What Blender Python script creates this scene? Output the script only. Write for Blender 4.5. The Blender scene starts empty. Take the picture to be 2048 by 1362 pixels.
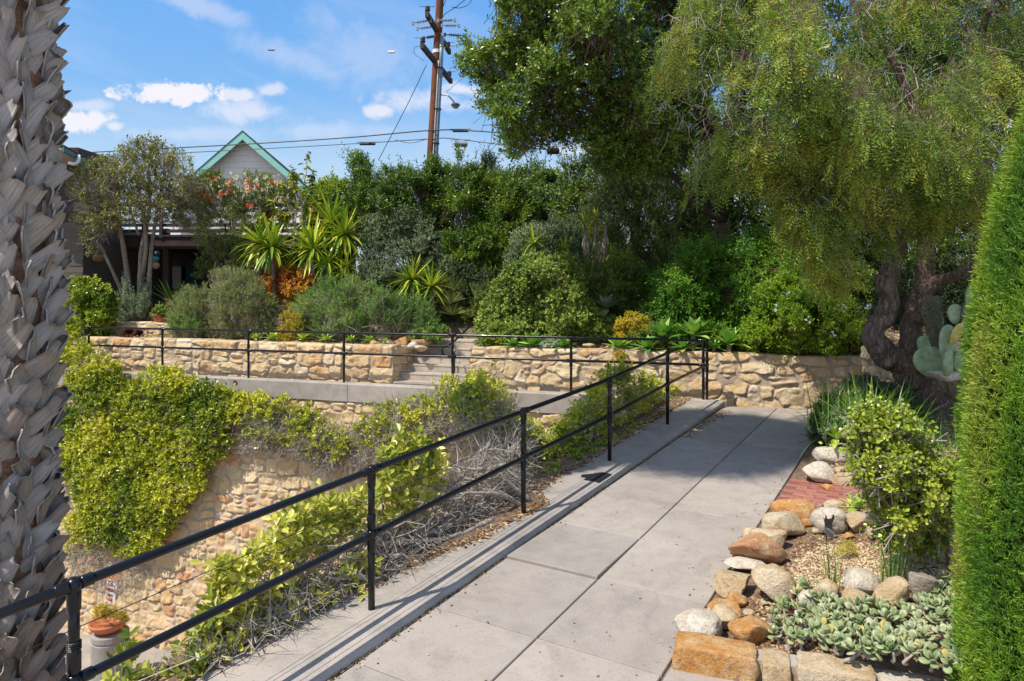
import bpy, math, random
import numpy as np
from mathutils import Vector, Matrix

SC = bpy.context.scene
COL = SC.collection
FP = 1365.0      # focal length in photo pixels (2048 wide)
EYE = 1.85       # eye height, metres
def U(px): return (px - 1024.0) / FP
def W(px, py, Y): return np.array([U(px) * Y, Y, EYE - (py - 585.0) / FP * Y])

# ------------------------------------------------------------------ camera
cam_d = bpy.data.cameras.new("camera")
cam_d.lens = 24.0; cam_d.sensor_width = 36.0; cam_d.shift_y = -96.0 / 2048.0
cam_d.clip_start = 0.05; cam_d.clip_end = 3000
cam = bpy.data.objects.new("camera", cam_d); COL.objects.link(cam)
cam.location = (0, 0, EYE); cam.rotation_euler = (math.radians(90), 0, 0)
SC.camera = cam

# ------------------------------------------------------------------ light
SUNV = np.array([-.463, -.283, .839]); SUNV /= np.linalg.norm(SUNV)
sun_d = bpy.data.lights.new("sun", 'SUN'); sun_d.energy = 5.0; sun_d.angle = math.radians(.53)
sun_d.color = (1, .93, .81)
sun = bpy.data.objects.new("sun", sun_d); COL.objects.link(sun)
sun.rotation_euler = Vector(SUNV).to_track_quat('Z', 'Y').to_euler(); sun.location = (-10, -6, 20)

world = bpy.data.worlds.new("World"); SC.world = world; world.use_nodes = True
nt = world.node_tree; nt.nodes.clear()
def N(nt, t, **kw):
    n = nt.nodes.new(t)
    for k, v in kw.items(): setattr(n, k, v)
    return n
class G:
    """tiny node-graph helper"""
    def __init__(s, nt): s.nt = nt
    def n(s, t, **kw): return N(s.nt, t, **kw)
    def l(s, a, b): s.nt.links.new(a, b)
    def math(s, op, a, b=None, c=None, clamp=False):
        m = s.n('ShaderNodeMath', operation=op); m.use_clamp = clamp
        for i, v in enumerate((a, b, c)):
            if v is None: continue
            if isinstance(v, (int, float)): m.inputs[i].default_value = v
            else: s.l(v, m.inputs[i])
        return m.outputs[0]
    def mix(s, f, a, b, mode='MIX'):
        m = s.n('ShaderNodeMix', data_type='RGBA', blend_type=mode)
        for i, v in ((0, f), (6, a), (7, b)):
            if isinstance(v, (int, float)): m.inputs[i].default_value = v
            elif isinstance(v, (tuple, list)): m.inputs[i].default_value = (*v[:3], 1)
            else: s.l(v, m.inputs[i])
        return m.outputs[2]
    def ramp(s, f, stops):
        r = s.n('ShaderNodeValToRGB'); e = r.color_ramp.elements
        while len(e) < len(stops): e.new(.5)
        for i, (p, c) in enumerate(stops):
            e[i].position = p; e[i].color = (*(c if isinstance(c, (tuple, list)) else (c, c, c)), 1)
        s.l(f, r.inputs[0]); return r.outputs[0]
    def noise(s, vec, scale, detail=4, rough=.6, dist=0):
        t = s.n('ShaderNodeTexNoise'); t.inputs['Scale'].default_value = scale
        t.inputs['Detail'].default_value = detail; t.inputs['Roughness'].default_value = rough
        t.inputs['Distortion'].default_value = dist
        if vec is not None: s.l(vec, t.inputs['Vector'])
        return t.outputs['Fac']
    def comb(s, x, y, z):
        c = s.n('ShaderNodeCombineXYZ')
        for i, v in enumerate((x, y, z)):
            if isinstance(v, (int, float)): c.inputs[i].default_value = v
            else: s.l(v, c.inputs[i])
        return c.outputs[0]

g = G(nt)
sky = g.n('ShaderNodeTexSky', sky_type='NISHITA'); sky.sun_disc = False
sky.sun_elevation = math.radians(57); sky.sun_rotation = math.radians(238.5)
sky.air_density = 1.1; sky.dust_density = .6; sky.ozone_density = 1.6; sky.altitude = 0
tc = g.n('ShaderNodeTexCoord'); sp = g.n('ShaderNodeSeparateXYZ'); g.l(tc.outputs['Generated'], sp.inputs[0])
ya = g.math('MAXIMUM', sp.outputs[1], .02)
u_ = g.math('DIVIDE', sp.outputs[0], ya); v_ = g.math('DIVIDE', sp.outputs[2], ya)
uv = g.comb(u_, v_, 0)
nz = g.noise(uv, 13, 8, .66, .4); nz = g.math('SUBTRACT', nz, .5)
nzb = g.noise(g.comb(g.math('MULTIPLY', u_, 2.2), g.math('MULTIPLY', g.math('ADD', v_, g.math('MULTIPLY', u_, .35)), 9), 3.), 1.0, 6, .6)
def cloud(px, py, a, b, soft, amp, tilt=0.):
    du = g.math('SUBTRACT', u_, U(px)); dv = g.math('SUBTRACT', v_, (585 - py) / FP)
    c, s = math.cos(tilt), math.sin(tilt)
    x = g.math('ADD', g.math('MULTIPLY', du, c * FP / a), g.math('MULTIPLY', dv, s * FP / a))
    y = g.math('ADD', g.math('MULTIPLY', du, -s * FP / b), g.math('MULTIPLY', dv, c * FP / b))
    r = g.math('SQRT', g.math('ADD', g.math('MULTIPLY', x, x), g.math('MULTIPLY', y, y)))
    r = g.math('ADD', r, g.math('MULTIPLY', nz, 4.6))
    m = g.n('ShaderNodeMapRange', interpolation_type='SMOOTHSTEP'); g.l(r, m.inputs[0])
    m.inputs[1].default_value = 1 + soft; m.inputs[2].default_value = 1 - soft
    m.inputs[3].default_value = 0; m.inputs[4].default_value = amp
    return m.outputs[0]
cl = None
for a in [(350, 184, 84, 24, .22, .95), (472, 190, 36, 13, .4, .75), (548, 180, 26, 12, .5, .6), (505, 222, 78, 22, .75, .6, -.12),
          (155, 243, 62, 17, .35, .9), (228, 252, 16, 9, .5, .7), (170, 212, 40, 9, .7, .5), (757, 222, 26, 14, .5, .75), (850, 202, 75, 22, .7, .65),
          (935, 180, 40, 13, .5, .75), (575, 110, 80, 22, .95, .28, -.3), (730, 105, 95, 55, .95, .25, -.3), (395, 12, 75, 16, .9, .34, -.35),
          (640, 262, 120, 14, .9, .3), (400, 268, 120, 12, .9, .3), (1180, 300, 60, 12, .6, .6), (-250, 120, 160, 40, .5, .8), (2500, 60, 250, 60, .6, .7)]:
    m = cloud(*a); cl = m if cl is None else g.math('MAXIMUM', cl, m)
cirrus = g.n('ShaderNodeMapRange'); g.l(nzb, cirrus.inputs[0]); cirrus.inputs[1].default_value = .5; cirrus.inputs[2].default_value = .85
cirrus.inputs[4].default_value = .3
hz = g.noise(tc.outputs['Generated'], 2.2, 5, .6); hzr = g.n('ShaderNodeMapRange'); g.l(hz, hzr.inputs[0]); hzr.inputs[1].default_value = .46; hzr.inputs[2].default_value = .62; hzr.inputs[4].default_value = .9
back = g.n('ShaderNodeMapRange'); g.l(sp.outputs[1], back.inputs[0]); back.inputs[1].default_value = .25; back.inputs[2].default_value = -.1
cl = g.math('MAXIMUM', cl, g.math('MULTIPLY', hzr.outputs[0], back.outputs[0]))  # unseen clouds added behind the camera to lift the fill light
cl = g.math('MAXIMUM', cl, cirrus.outputs[0])
hyp = g.math('SQRT', g.math('ADD', g.math('MULTIPLY', sp.outputs[0], sp.outputs[0]), g.math('MULTIPLY', sp.outputs[1], sp.outputs[1])))
el = g.math('DIVIDE', g.math('ARCTAN2', sp.outputs[2], hyp), math.pi / 2)
grad = g.ramp(el, [(0, (7.0, 8.0, 8.7)), (.10, (4.7, 6.6, 8.6)), (.17, (2.1, 4.7, 8.6)), (.26, (1.35, 3.9, 8.4)), (.6, (2.2, 3.9, 7.0)), (1, (2.6, 4.0, 6.6))])
skycol = g.mix(.85, sky.outputs[0], grad)
mixc = g.mix(cl, skycol, (8.3, 8.1, 8.7))
bg = g.n('ShaderNodeBackground'); g.l(mixc, bg.inputs[0]); bg.inputs[1].default_value = .105
wo = g.n('ShaderNodeOutputWorld'); g.l(bg.outputs[0], wo.inputs[0])

SC.view_settings.view_transform = 'Standard'; SC.view_settings.look = 'None'
SC.view_settings.exposure = 0.13; SC.view_settings.gamma = 1.0
SC.render.engine = 'CYCLES'
SC.cycles.max_bounces = 5; SC.cycles.diffuse_bounces = 3; SC.cycles.glossy_bounces = 2
SC.cycles.transmission_bounces = 3; SC.cycles.transparent_max_bounces = 4

# ------------------------------------------------------------------ helpers
rng = np.random.default_rng(7)
def norm(a):
    a = np.asarray(a, float); return a / (np.linalg.norm(a, axis=-1, keepdims=True) + 1e-9)
OFF = {}
def wire_mesh(name, V, Fs, mats, smooth=False, attrs=None):
    me = bpy.data.meshes.new(name)
    V = np.asarray(V, np.float32); me.vertices.add(len(V)); me.vertices.foreach_set("co", V.ravel())
    if not isinstance(Fs, (list, tuple)): Fs = [Fs]
    Fs = [np.asarray(f, np.int32) for f in Fs if len(f)]
    nl = sum(f.size for f in Fs); npoly = sum(len(f) for f in Fs)
    me.loops.add(nl); me.polygons.add(npoly)
    me.loops.foreach_set("vertex_index", np.concatenate([f.ravel() for f in Fs]))
    starts = []; o = 0
    for f in Fs:
        starts.append(o + np.arange(len(f)) * f.shape[1]); o += f.size
    me.polygons.foreach_set("loop_start", np.concatenate(starts).astype(np.int32))
    me.polygons.foreach_set("use_smooth", np.full(npoly, smooth, dtype=bool))
    if not isinstance(mats, (list, tuple)): mats = [mats]
    for m in mats: me.materials.append(m)
    for k, a in (attrs or {}).items():
        at = me.attributes.new(k, 'FLOAT', 'POINT'); at.data.foreach_set("value", np.asarray(a, np.float32))
    me.update(calc_edges=True); me.validate()
    return me
def tag(o, label=None, cat=None, group=None, kind=None):
    if label: o["label"] = label
    if cat: o["category"] = cat
    if group: o["group"] = group
    if kind: o["kind"] = kind
    return o
def thing(name, label, cat, loc, group=None, kind=None):
    o = bpy.data.objects.new(name, None); COL.objects.link(o); o.location = tuple(float(x) for x in loc)
    o.empty_display_size = .2
    OFF[o.name] = np.array(loc, float); return tag(o, label, cat, group, kind)
def mesh_obj(name, V, Fs, mat, parent=None, loc=None, smooth=False, attrs=None, label=None):
    V = np.asarray(V, float)
    if parent is not None: off = OFF[parent.name]
    else: off = np.array(loc, float) if loc is not None else np.zeros(3)
    me = wire_mesh(name, V - off, Fs, mat, smooth, attrs)
    o = bpy.data.objects.new(name, me); COL.objects.link(o)
    if parent is not None: o.parent = parent
    else: o.location = tuple(off)
    OFF[o.name] = off
    if label: o["label"] = label
    return o
class MB:
    def __init__(s): s.V = []; s.F = {}; s.n = 0; s.A = []
    def add(s, V, Fc, a=0.0):
        V = np.asarray(V, float); s.V.append(V)
        for f in (Fc if isinstance(Fc, (list, tuple)) and len(Fc) and isinstance(Fc[0], np.ndarray) and Fc[0].ndim == 2 else [np.asarray(Fc)]):
            s.F.setdefault(f.shape[1], []).append(f + s.n)
        s.A.append(np.full(len(V), a) if np.isscalar(a) else np.asarray(a)); s.n += len(V)
        return s
    def box(s, c, size, R=None, a=0.0, taper=1.0):
        x, y, z = np.array(size) / 2
        V = np.array([[i * x * (taper if k > 0 else 1), j * y * (taper if k > 0 else 1), k * z] for i in (-1, 1) for j in (-1, 1) for k in (-1, 1)])
        if R is not None: V = V @ np.array(R).T
        return s.add(V + np.array(c), np.array([[0, 1, 3, 2], [4, 6, 7, 5], [0, 4, 5, 1], [2, 3, 7, 6], [0, 2, 6, 4], [1, 5, 7, 3]]), a)
    def beam(s, p0, p1, w, h, up=(0, 0, 1), a=0.0):
        p0 = np.array(p0, float); p1 = np.array(p1, float); d = norm(p1 - p0); sd = norm(np.cross(d, up)); u2 = np.cross(sd, d)
        V = []
        for p in (p0, p1):
            for i, j in ((-1, -1), (1, -1), (1, 1), (-1, 1)): V.append(p + sd * w / 2 * i + u2 * h / 2 * j)
        return s.add(V, np.array([[0, 1, 2, 3], [7, 6, 5, 4], [0, 4, 5, 1], [1, 5, 6, 2], [2, 6, 7, 3], [3, 7, 4, 0]]), a)
    def tube(s, pts, rad, n=8, a=0.0, bump=0.0, cap=True):
        V, Fq = tube(pts, rad, n, bump)
        s.add(V, Fq, a)
        if cap:
            k = s.n - len(V); m = len(V)
            s.F.setdefault(n, []).append(np.array([list(range(k + n - 1, k - 1, -1)), list(range(k + m - n, k + m))]))
        return s
    def lathe(s, prof, c, n=20, a=0.0, axis=None):
        prof = np.array(prof, float); th = np.arange(n) / n * 2 * math.pi
        V = np.stack([prof[:, None, 0] * np.cos(th), prof[:, None, 0] * np.sin(th), np.repeat(prof[:, 1:2], n, 1)], -1).reshape(-1, 3)
        if axis is not None:
            ax = norm(axis); t = norm(np.cross(ax, (0, .3, 1) if abs(ax[2]) < .9 else (1, 0, 0))); b = np.cross(ax, t)
            V = V[:, :1] * t + V[:, 1:2] * b + V[:, 2:3] * ax
        m = len(prof); i = np.arange(m - 1)[:, None] * n; j = np.arange(n)[None]; j2 = (j + 1) % n
        Fq = np.stack([i + j, i + j2, i + n + j2, i + n + j], -1).reshape(-1, 4)
        return s.add(V + np.array(c), Fq, a)
    def ball(s, c, r, n=12, sc=(1, 1, 1), a=0.0):
        ph = np.linspace(-math.pi / 2, math.pi / 2, n // 2 + 2)
        k = s.n; s.lathe(np.stack([np.cos(ph) * r, np.sin(ph) * r], 1), (0, 0, 0), n, a); s.V[-1] = s.V[-1] * np.array(sc) + np.array(c); return s
    def build(s, name, mat, parent=None, loc=None, smooth=False, label=None, attr='rnd'):
        V = np.concatenate(s.V); Fs = [np.concatenate(f) for f in s.F.values()]
        return mesh_obj(name, V, Fs, mat, parent, loc, smooth, {attr: np.concatenate(s.A)}, label)
def tube(pts, rad, n=8, bump=0.0):
    P = np.asarray(pts, float); m = len(P); rad = np.full(m, rad) if np.isscalar(rad) else np.asarray(rad, float)
    T = norm(np.gradient(P, axis=0)); up = np.array([0, 0, 1.]) if abs(T[0][2]) < .9 else np.array([1., 0, 0])
    A = norm(np.cross(T[0], up)); th = np.arange(n) / n * 2 * math.pi; V = np.zeros((m, n, 3))
    for i in range(m):
        A = norm(A - T[i] * np.dot(A, T[i])); B = np.cross(T[i], A)
        r = rad[i] * (1 + (bump * rng.normal(size=n) if bump else 0))
        V[i] = P[i] + (np.cos(th) * r)[:, None] * A + (np.sin(th) * r)[:, None] * B
    i = np.arange(m - 1)[:, None] * n; j = np.arange(n)[None]; j2 = (j + 1) % n
    return V.reshape(-1, 3), np.stack([i + j, i + j2, i + n + j2, i + n + j], -1).reshape(-1, 4)
def spline(pts, n=24):
    P = np.asarray(pts, float); m = len(P)
    if m < 3: return P[0] + (P[-1] - P[0]) * np.linspace(0, 1, n)[:, None]
    Q = np.vstack([2 * P[0] - P[1], P, 2 * P[-1] - P[-2]]); t = np.linspace(0, m - 1 - 1e-6, n); k = t.astype(int); f = (t - k)[:, None]
    a, b, c, d = Q[k], Q[k + 1], Q[k + 2], Q[k + 3]
    return .5 * (2 * b + (c - a) * f + (2 * a - 5 * b + 4 * c - d) * f ** 2 + (3 * b - a - 3 * c + d) * f ** 3)
def sticks(P0, P1, r0, r1):
    """many 3-sided tapered sticks in one go"""
    P0 = np.asarray(P0); P1 = np.asarray(P1); k = len(P0); D = norm(P1 - P0)
    A = norm(np.cross(D, rng.normal(size=(k, 3)))); B = np.cross(D, A); V = np.zeros((k, 6, 3))
    r0 = np.broadcast_to(r0, k)[:, None]; r1 = np.broadcast_to(r1, k)[:, None]
    for i in range(3):
        th = i * 2.094; o = A * math.cos(th) + B * math.sin(th); V[:, i] = P0 + o * r0; V[:, 3 + i] = P1 + o * r1
    b = np.arange(k)[:, None, None] * 6
    Fq = (b + np.array([[0, 1, 4, 3], [1, 2, 5, 4], [2, 0, 3, 5]])).reshape(-1, 4)
    return V.reshape(-1, 3), Fq
_tab = np.random.default_rng(3).random((256, 256))
def vnoise(x, y, s=0):
    x = np.asarray(x, float) + s * 17.3; y = np.asarray(y, float) + s * 9.1
    xi = np.floor(x).astype(int); yi = np.floor(y).astype(int); fx = x - xi; fy = y - yi
    fx = fx * fx * (3 - 2 * fx); fy = fy * fy * (3 - 2 * fy)
    a = _tab[xi & 255, yi & 255]; b = _tab[(xi + 1) & 255, yi & 255]; c = _tab[xi & 255, (yi + 1) & 255]; d = _tab[(xi + 1) & 255, (yi + 1) & 255]
    return (a * (1 - fx) + b * fx) * (1 - fy) + (c * (1 - fx) + d * fx) * fy
def fbm(x, y, s=0, o=4):
    t = 0; a = .5
    for i in range(o): t = t + a * (vnoise(x * 2 ** i, y * 2 ** i, s + i) - .5); a *= .55
    return t
def inpoly(x, y, P):
    P = np.asarray(P, float); c = np.zeros(x.shape, bool); n = len(P)
    for i in range(n):
        x0, y0 = P[i]; x1, y1 = P[(i + 1) % n]
        if y0 == y1: continue
        c ^= ((y0 > y) != (y1 > y)) & (x < (x1 - x0) * (y - y0) / (y1 - y0) + x0)
    return c
def edist(x, y, P):
    P = np.asarray(P, float); d = np.full(x.shape, 1e9)
    for i in range(len(P)):
        a = P[i]; b = P[(i + 1) % len(P)]; ab = b - a; t = np.clip(((x - a[0]) * ab[0] + (y - a[1]) * ab[1]) / (ab @ ab + 1e-9), 0, 1)
        d = np.minimum(d, np.hypot(x - a[0] - t * ab[0], y - a[1] - t * ab[1]))
    return d

# ---- leaves
TM = {
 'dia': (np.array([[0, 0, 0], [.45, .5, .1], [1, 0, -.05], [.45, -.5, .1]]), np.array([[0, 1, 2, 3]])),
 'oval': (np.array([[0, 0, 0], [.28, .44, .09], [.68, .44, .06], [1, 0, -.08], [.68, -.44, .06], [.28, -.44, .09]]), np.array([[0, 1, 2, 3], [0, 3, 4, 5]])),
 'round': (np.array([[0, 0, 0], [.2, .42, .04], [.6, .52, .1], [1, .2, .06], [1, -.2, .06], [.6, -.52, .1], [.2, -.42, .04]]), np.array([[0, 1, 2, 3], [0, 3, 4, 4], [0, 4, 5, 6]])),
}
def leafset(P, D, Nn, L, Wd, kind='dia', rnd=None):
    P = np.asarray(P, float); k = len(P); D = norm(D); S = norm(np.cross(D, Nn)); Nn = np.cross(S, D)
    L = np.broadcast_to(L, k)[:, None, None]; Wd = np.broadcast_to(Wd, k)[:, None, None]; t, f = TM[kind]
    V = P[:, None] + t[None, :, :1] * L * D[:, None] + t[None, :, 1:2] * Wd * S[:, None] + t[None, :, 2:3] * L * Nn[:, None]
    m = len(t); fs = []
    if kind == 'round': f = np.array([[0, 1, 2, 3], [0, 4, 5, 6]]); f3 = np.array([[0, 3, 4]])
    b = np.arange(k)[:, None, None] * m
    fs.append((b + f).reshape(-1, f.shape[1]))
    if kind == 'round': fs.append((b + f3).reshape(-1, 3))
    if rnd is None: rnd = rng.random(k)
    return V.reshape(-1, 3), fs, np.repeat(rnd, m)
def blades(P, D, L, Wd, droop=.3, seg=5, up=(0, 0, 1), cup=.15, prof='sword', rnd=None, twist=0):
    """many curved tapering blades with a crease, one mesh"""
    P = np.asarray(P, float); k = len(P); D = norm(D); L = np.broadcast_to(L, k); Wd = np.broadcast_to(Wd, k); droop = np.broadcast_to(droop, k)
    S = norm(np.cross(D, np.broadcast_to(up, (k, 3)) + rng.normal(size=(k, 3)) * (.05 + twist)))
    pos = P.copy(); d = D.copy(); V = np.zeros((k, seg + 1, 3, 3))
    for i in range(seg + 1):
        s = i / seg
        if prof == 'sword': w = (.6 + 1.2 * s - 1.8 * s * s) if s < .5 else .78 * (1 - ((s - .5) / .5) ** 1.6) / .96
        elif prof == 'grass': w = (1 - s ** 2) * .5 + .02
        elif prof == 'agave': w = (.35 + .65 * math.sin(math.pi * min(1, s * .9 + .12) ** 1.15)) * (1 - s ** 6)
        else: w = math.sin(math.pi * (s * .94 + .03)) ** .8
        nrm = norm(np.cross(S, d)); w = max(w, .015) * .5
        V[:, i, 0] = pos + S * (Wd * w)[:, None] + nrm * (Wd * w * cup * 2)[:, None]; V[:, i, 1] = pos
        V[:, i, 2] = pos - S * (Wd * w)[:, None] + nrm * (Wd * w * cup * 2)[:, None]
        pos = pos + d * (L / seg)[:, None]; d = norm(d + np.array([0, 0, -1.]) * (droop / seg)[:, None] * 2)
    b = np.arange(k)[:, None, None, None] * (seg + 1) * 3 + np.arange(seg)[None, :, None, None] * 3
    Fq = (b + np.array([[0, 1, 4, 3], [1, 2, 5, 4]])[None, None]).reshape(-1, 4)
    if rnd is None: rnd = rng.random(k)
    return V.reshape(-1, 3), [Fq], np.repeat(rnd, (seg + 1) * 3)

# ------------------------------------------------------------------ materials
def newmat(name):
    m = bpy.data.materials.new(name); m.use_nodes = True; m.node_tree.nodes.clear(); g = G(m.node_tree)
    b = g.n('ShaderNodeBsdfPrincipled'); o = g.n('ShaderNodeOutputMaterial'); g.l(b.outputs[0], o.inputs[0])
    return m, g, b, o
def attr(g, name): a = g.n('ShaderNodeAttribute'); a.attribute_name = name; return a.outputs['Fac']
def leafmat(name, cols, rough=.42, trans=.3, spec=.4, tcol=None):
    m, g, b, o = newmat(name); n = len(cols); cols = [tuple(min(.8, x * f) for x, f in zip(cc, (1.45, 1.5, 1.25))) for cc in cols]
    c = g.ramp(attr(g, 'rnd'), [(i / (n - 1), cc) for i, cc in enumerate(cols)])
    g.l(c, b.inputs['Base Color']); b.inputs['Roughness'].default_value = rough; b.inputs['Specular IOR Level'].default_value = spec
    if trans > 0:
        t = g.n('ShaderNodeBsdfTranslucent'); tc_ = g.mix(1.0, c, tcol or (1.5, 1.45, .7), 'MULTIPLY'); g.l(tc_, t.inputs[0])
        mx = g.n('ShaderNodeMixShader'); mx.inputs[0].default_value = trans * .68; g.l(b.outputs[0], mx.inputs[1]); g.l(t.outputs[0], mx.inputs[2]); g.l(mx.outputs[0], o.inputs[0])
    return m
def plain(name, col, rough=.6, metal=0., var=.25, scale=8, bump=0., spec=.5, col2=None, detail=5, coat=0.):
    m, g, b, o = newmat(name); tc = g.n('ShaderNodeTexCoord').outputs['Object']; nz = g.noise(tc, scale, detail)
    c2 = col2 or tuple(x * (1 - var) for x in col); c1 = tuple(min(1, x * (1 + var)) for x in col) if col2 is None else col
    g.l(g.ramp(nz, [(.3, c2), (.7, c1)]), b.inputs['Base Color'])
    b.inputs['Roughness'].default_value = rough; b.inputs['Metallic'].default_value = metal; b.inputs['Specular IOR Level'].default_value = spec
    b.inputs['Coat Weight'].default_value = coat
    if bump:
        bp = g.n('ShaderNodeBump'); bp.inputs['Strength'].default_value = bump; bp.inputs['Distance'].default_value = .02; g.l(g.noise(tc, scale * 3, 6), bp.inputs['Height']); g.l(bp.outputs[0], b.inputs['Normal'])
    return m
M = {}
M['black_paint'] = plain('black_paint', (.006, .006, .008), .20, 0, .2, 30, .05, .35, coat=.12)
M['concrete'] = None
def concrete(name, c0, c1, stain=.35, tint=None):
    m, g, b, o = newmat(name); tc = g.n('ShaderNodeTexCoord').outputs['Object']
    big = g.noise(tc, .9, 4, .6); mid = g.noise(tc, 5, 5, .65); fine = g.noise(tc, 160, 3, .7); sp = g.noise(tc, 60, 2, .5)
    c = g.mix(g.ramp(big, [(.35, 0.), (.65, 1.)]), c0, c1)
    c = g.mix(g.math('MULTIPLY', g.ramp(mid, [(.3, 1.), (.55, 0.)]), stain), c, tuple(x * .6 for x in c0))
    st3 = g.noise(tc, 2.3, 7, .75, .8); c = g.mix(g.math('MULTIPLY', g.ramp(st3, [(.52, 0.), (.64, 1.)]), .38), c, tuple(x * .62 for x in c0))
    c = g.mix(.5, c, g.ramp(fine, [(.3, .62), (.5, .98), (.7, 1.25)]), 'MULTIPLY')
    c = g.mix(g.math('MULTIPLY', g.ramp(sp, [(.28, 1.), (.34, 0.)]), .5), c, (.08, .07, .06))
    c = g.mix(1.0, c, g.ramp(attr(g, 'rnd'), [(0, (.86, .86, .88)), (1, (1.08, 1.06, 1.04))]), 'MULTIPLY')
    g.l(c, b.inputs['Base Color']); b.inputs['Roughness'].default_value = .85; b.inputs['Specular IOR Level'].default_value = .25
    bp = g.n('ShaderNodeBump'); bp.inputs['Strength'].default_value = .5; bp.inputs['Distance'].default_value = .004
    g.l(g.math('ADD', fine, g.math('MULTIPLY', mid, 1.5)), bp.inputs['Height']); g.l(bp.outputs[0], b.inputs['Normal'])
    return m
M['sidewalk'] = concrete('sidewalk_concrete', (.365, .322, .285), (.41, .37, .33))
M['curb'] = concrete('curb_concrete', (.37, .335, .30), (.45, .40, .355), .5)
M['step'] = concrete('step_concrete', (.47, .41, .345), (.54, .47, .39), .5)
def stonemat(name, stones, mortar):
    m, g, b, o = newmat(name); tc = g.n('ShaderNodeTexCoord').outputs['Object']; sid = attr(g, 'rnd'); mo = attr(g, 'mort')
    n = len(stones); c = g.ramp(sid, [(i / (n - 1), s) for i, s in enumerate(stones)]); g.nt.nodes[-1]
    n1 = g.noise(tc, 6, 6, .65); n2 = g.noise(tc, 28, 6, .7); n3 = g.noise(tc, 1.6, 4)
    c = g.mix(g.ramp(n1, [(.35, 0.), (.7, .55)]), c, (.66, .55, .38))
    c = g.mix(g.math('MULTIPLY', g.ramp(n3, [(.52, 0.), (.7, 1.)]), .5), c, (.50, .27, .10))
    c = g.mix(.65, c, g.ramp(n2, [(.25, .5), (.5, .95), (.75, 1.25)]), 'MULTIPLY')
    mc = g.mix(g.ramp(n1, [(.3, 0.), (.7, 1.)]), mortar, tuple(x * .75 for x in mortar))
    c = g.mix(g.ramp(mo, [(.35, 0.), (.65, 1.)]), c, mc)
    g.l(c, b.inputs['Base Color']); b.inputs['Roughness'].default_value = .9; b.inputs['Specular IOR Level'].default_value = .2
    bp = g.n('ShaderNodeBump'); bp.inputs['Strength'].default_value = .8; bp.inputs['Distance'].default_value = .02
    g.l(n2, bp.inputs['Height']); g.l(bp.outputs[0], b.inputs['Normal'])
    return m
TAN = [(.72, .52, .28), (.62, .42, .20), (.76, .61, .40), (.68, .47, .24), (.78, .66, .48), (.60, .42, .23), (.74, .55, .32), (.56, .27, .09)]
M['wall_stone'] = stonemat('golden_sandstone', TAN, (.54, .42, .31))
M['wall_stone_low'] = stonemat('sandstone_rubble', [(.66, .46, .23), (.58, .38, .17), (.70, .54, .31), (.62, .43, .21), (.68, .52, .33), (.55, .35, .16), (.66, .48, .26), (.68, .50, .28), (.60, .42, .22), (.50, .16, .05)], (.60, .47, .35))
def rockmat(name, a, b_, c_):
    m, g, b, o = newmat(name); tc = g.n('ShaderNodeTexCoord').outputs['Object']
    n1 = g.noise(tc, 4.5, 5, .6, .6); n2 = g.noise(tc, 9, 6, .7, 1.); n3 = g.noise(tc, 45, 5, .7)
    c = g.mix(g.ramp(n1, [(.42, 0.), (.56, 1.)]), a, b_); c = g.mix(g.ramp(n2, [(.55, 0.), (.68, .9)]), c, c_)
    c = g.mix(.55, c, g.ramp(n3, [(.3, .45), (.48, .95), (.7, 1.25)]), 'MULTIPLY')
    g.l(c, b.inputs['Base Color']); b.inputs['Roughness'].default_value = .88; b.inputs['Specular IOR Level'].default_value = .22
    bp = g.n('ShaderNodeBump'); bp.inputs['Strength'].default_value = 1.; bp.inputs['Distance'].default_value = .02
    g.l(g.math('ADD', n3, n2), bp.inputs['Height']); g.l(bp.outputs[0], b.inputs['Normal']); return m
M['rock_pale'] = rockmat('pale_sandstone_rock', (.62, .51, .36), (.52, .36, .20), (.66, .60, .50))
M['rock_orange'] = rockmat('orange_rock', (.52, .25, .08), (.60, .38, .18), (.62, .48, .32))
M['rock_tan'] = rockmat('tan_rock', (.52, .38, .22), (.60, .48, .33), (.46, .26, .12))
M['rock_white'] = rockmat('white_rock', (.66, .60, .51), (.56, .46, .35), (.44, .31, .19))
M['rock_red'] = rockmat('red_stained_rock', (.50, .25, .13), (.60, .42, .25), (.60, .46, .30))
M['rock_grey'] = rockmat('grey_brown_rock', (.34, .29, .24), (.42, .36, .29), (.5, .42, .33))
M['soil'] = plain('garden_soil', (.28, .19, .13), .95, 0, .4, 14, .8, .1, col2=(.13, .09, .065))
M['hill_soil'] = plain('hill_soil', (.22, .17, .11), .95, 0, .4, 3, .8, .1, col2=(.10, .085, .05))
M['asphalt'] = plain('driveway_concrete', (.34, .30, .27), .9, 0, .2, 2, .3, .2)
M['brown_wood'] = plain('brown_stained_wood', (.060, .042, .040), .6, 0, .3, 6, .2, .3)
M['teal_paint'] = plain('teal_paint', (.30, .64, .56), .5, 0, .08, 4, 0, .4)
M['teal_dark'] = plain('dark_teal_paint', (.03, .13, .12), .5, 0, .15, 4, 0, .4)
M['cream_siding'] = plain('cream_siding', (.88, .82, .74), .6, 0, .03, 3, 0, .3)
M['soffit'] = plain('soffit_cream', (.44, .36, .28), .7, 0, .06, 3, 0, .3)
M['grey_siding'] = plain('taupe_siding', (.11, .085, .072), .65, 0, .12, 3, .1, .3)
M['roof'] = plain('dark_roof_shingle', (.045, .05, .055), .9, 0, .3, 12, .5, .2)
M['terracotta'] = plain('terracotta', (.50, .17, .075), .75, 0, .12, 10, .1, .3)
M['white_metal'] = plain('white_painted_metal', (.75, .75, .74), .35, 0, .05, 6, 0, .5)
M['grey_metal'] = plain('grey_metal', (.28, .30, .33), .4, .4, .2, 8, 0, .5)
M['blue_grey'] = plain('blue_grey_conduit', (.20, .27, .36), .4, .2, .15, 3, 0, .5)
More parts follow.
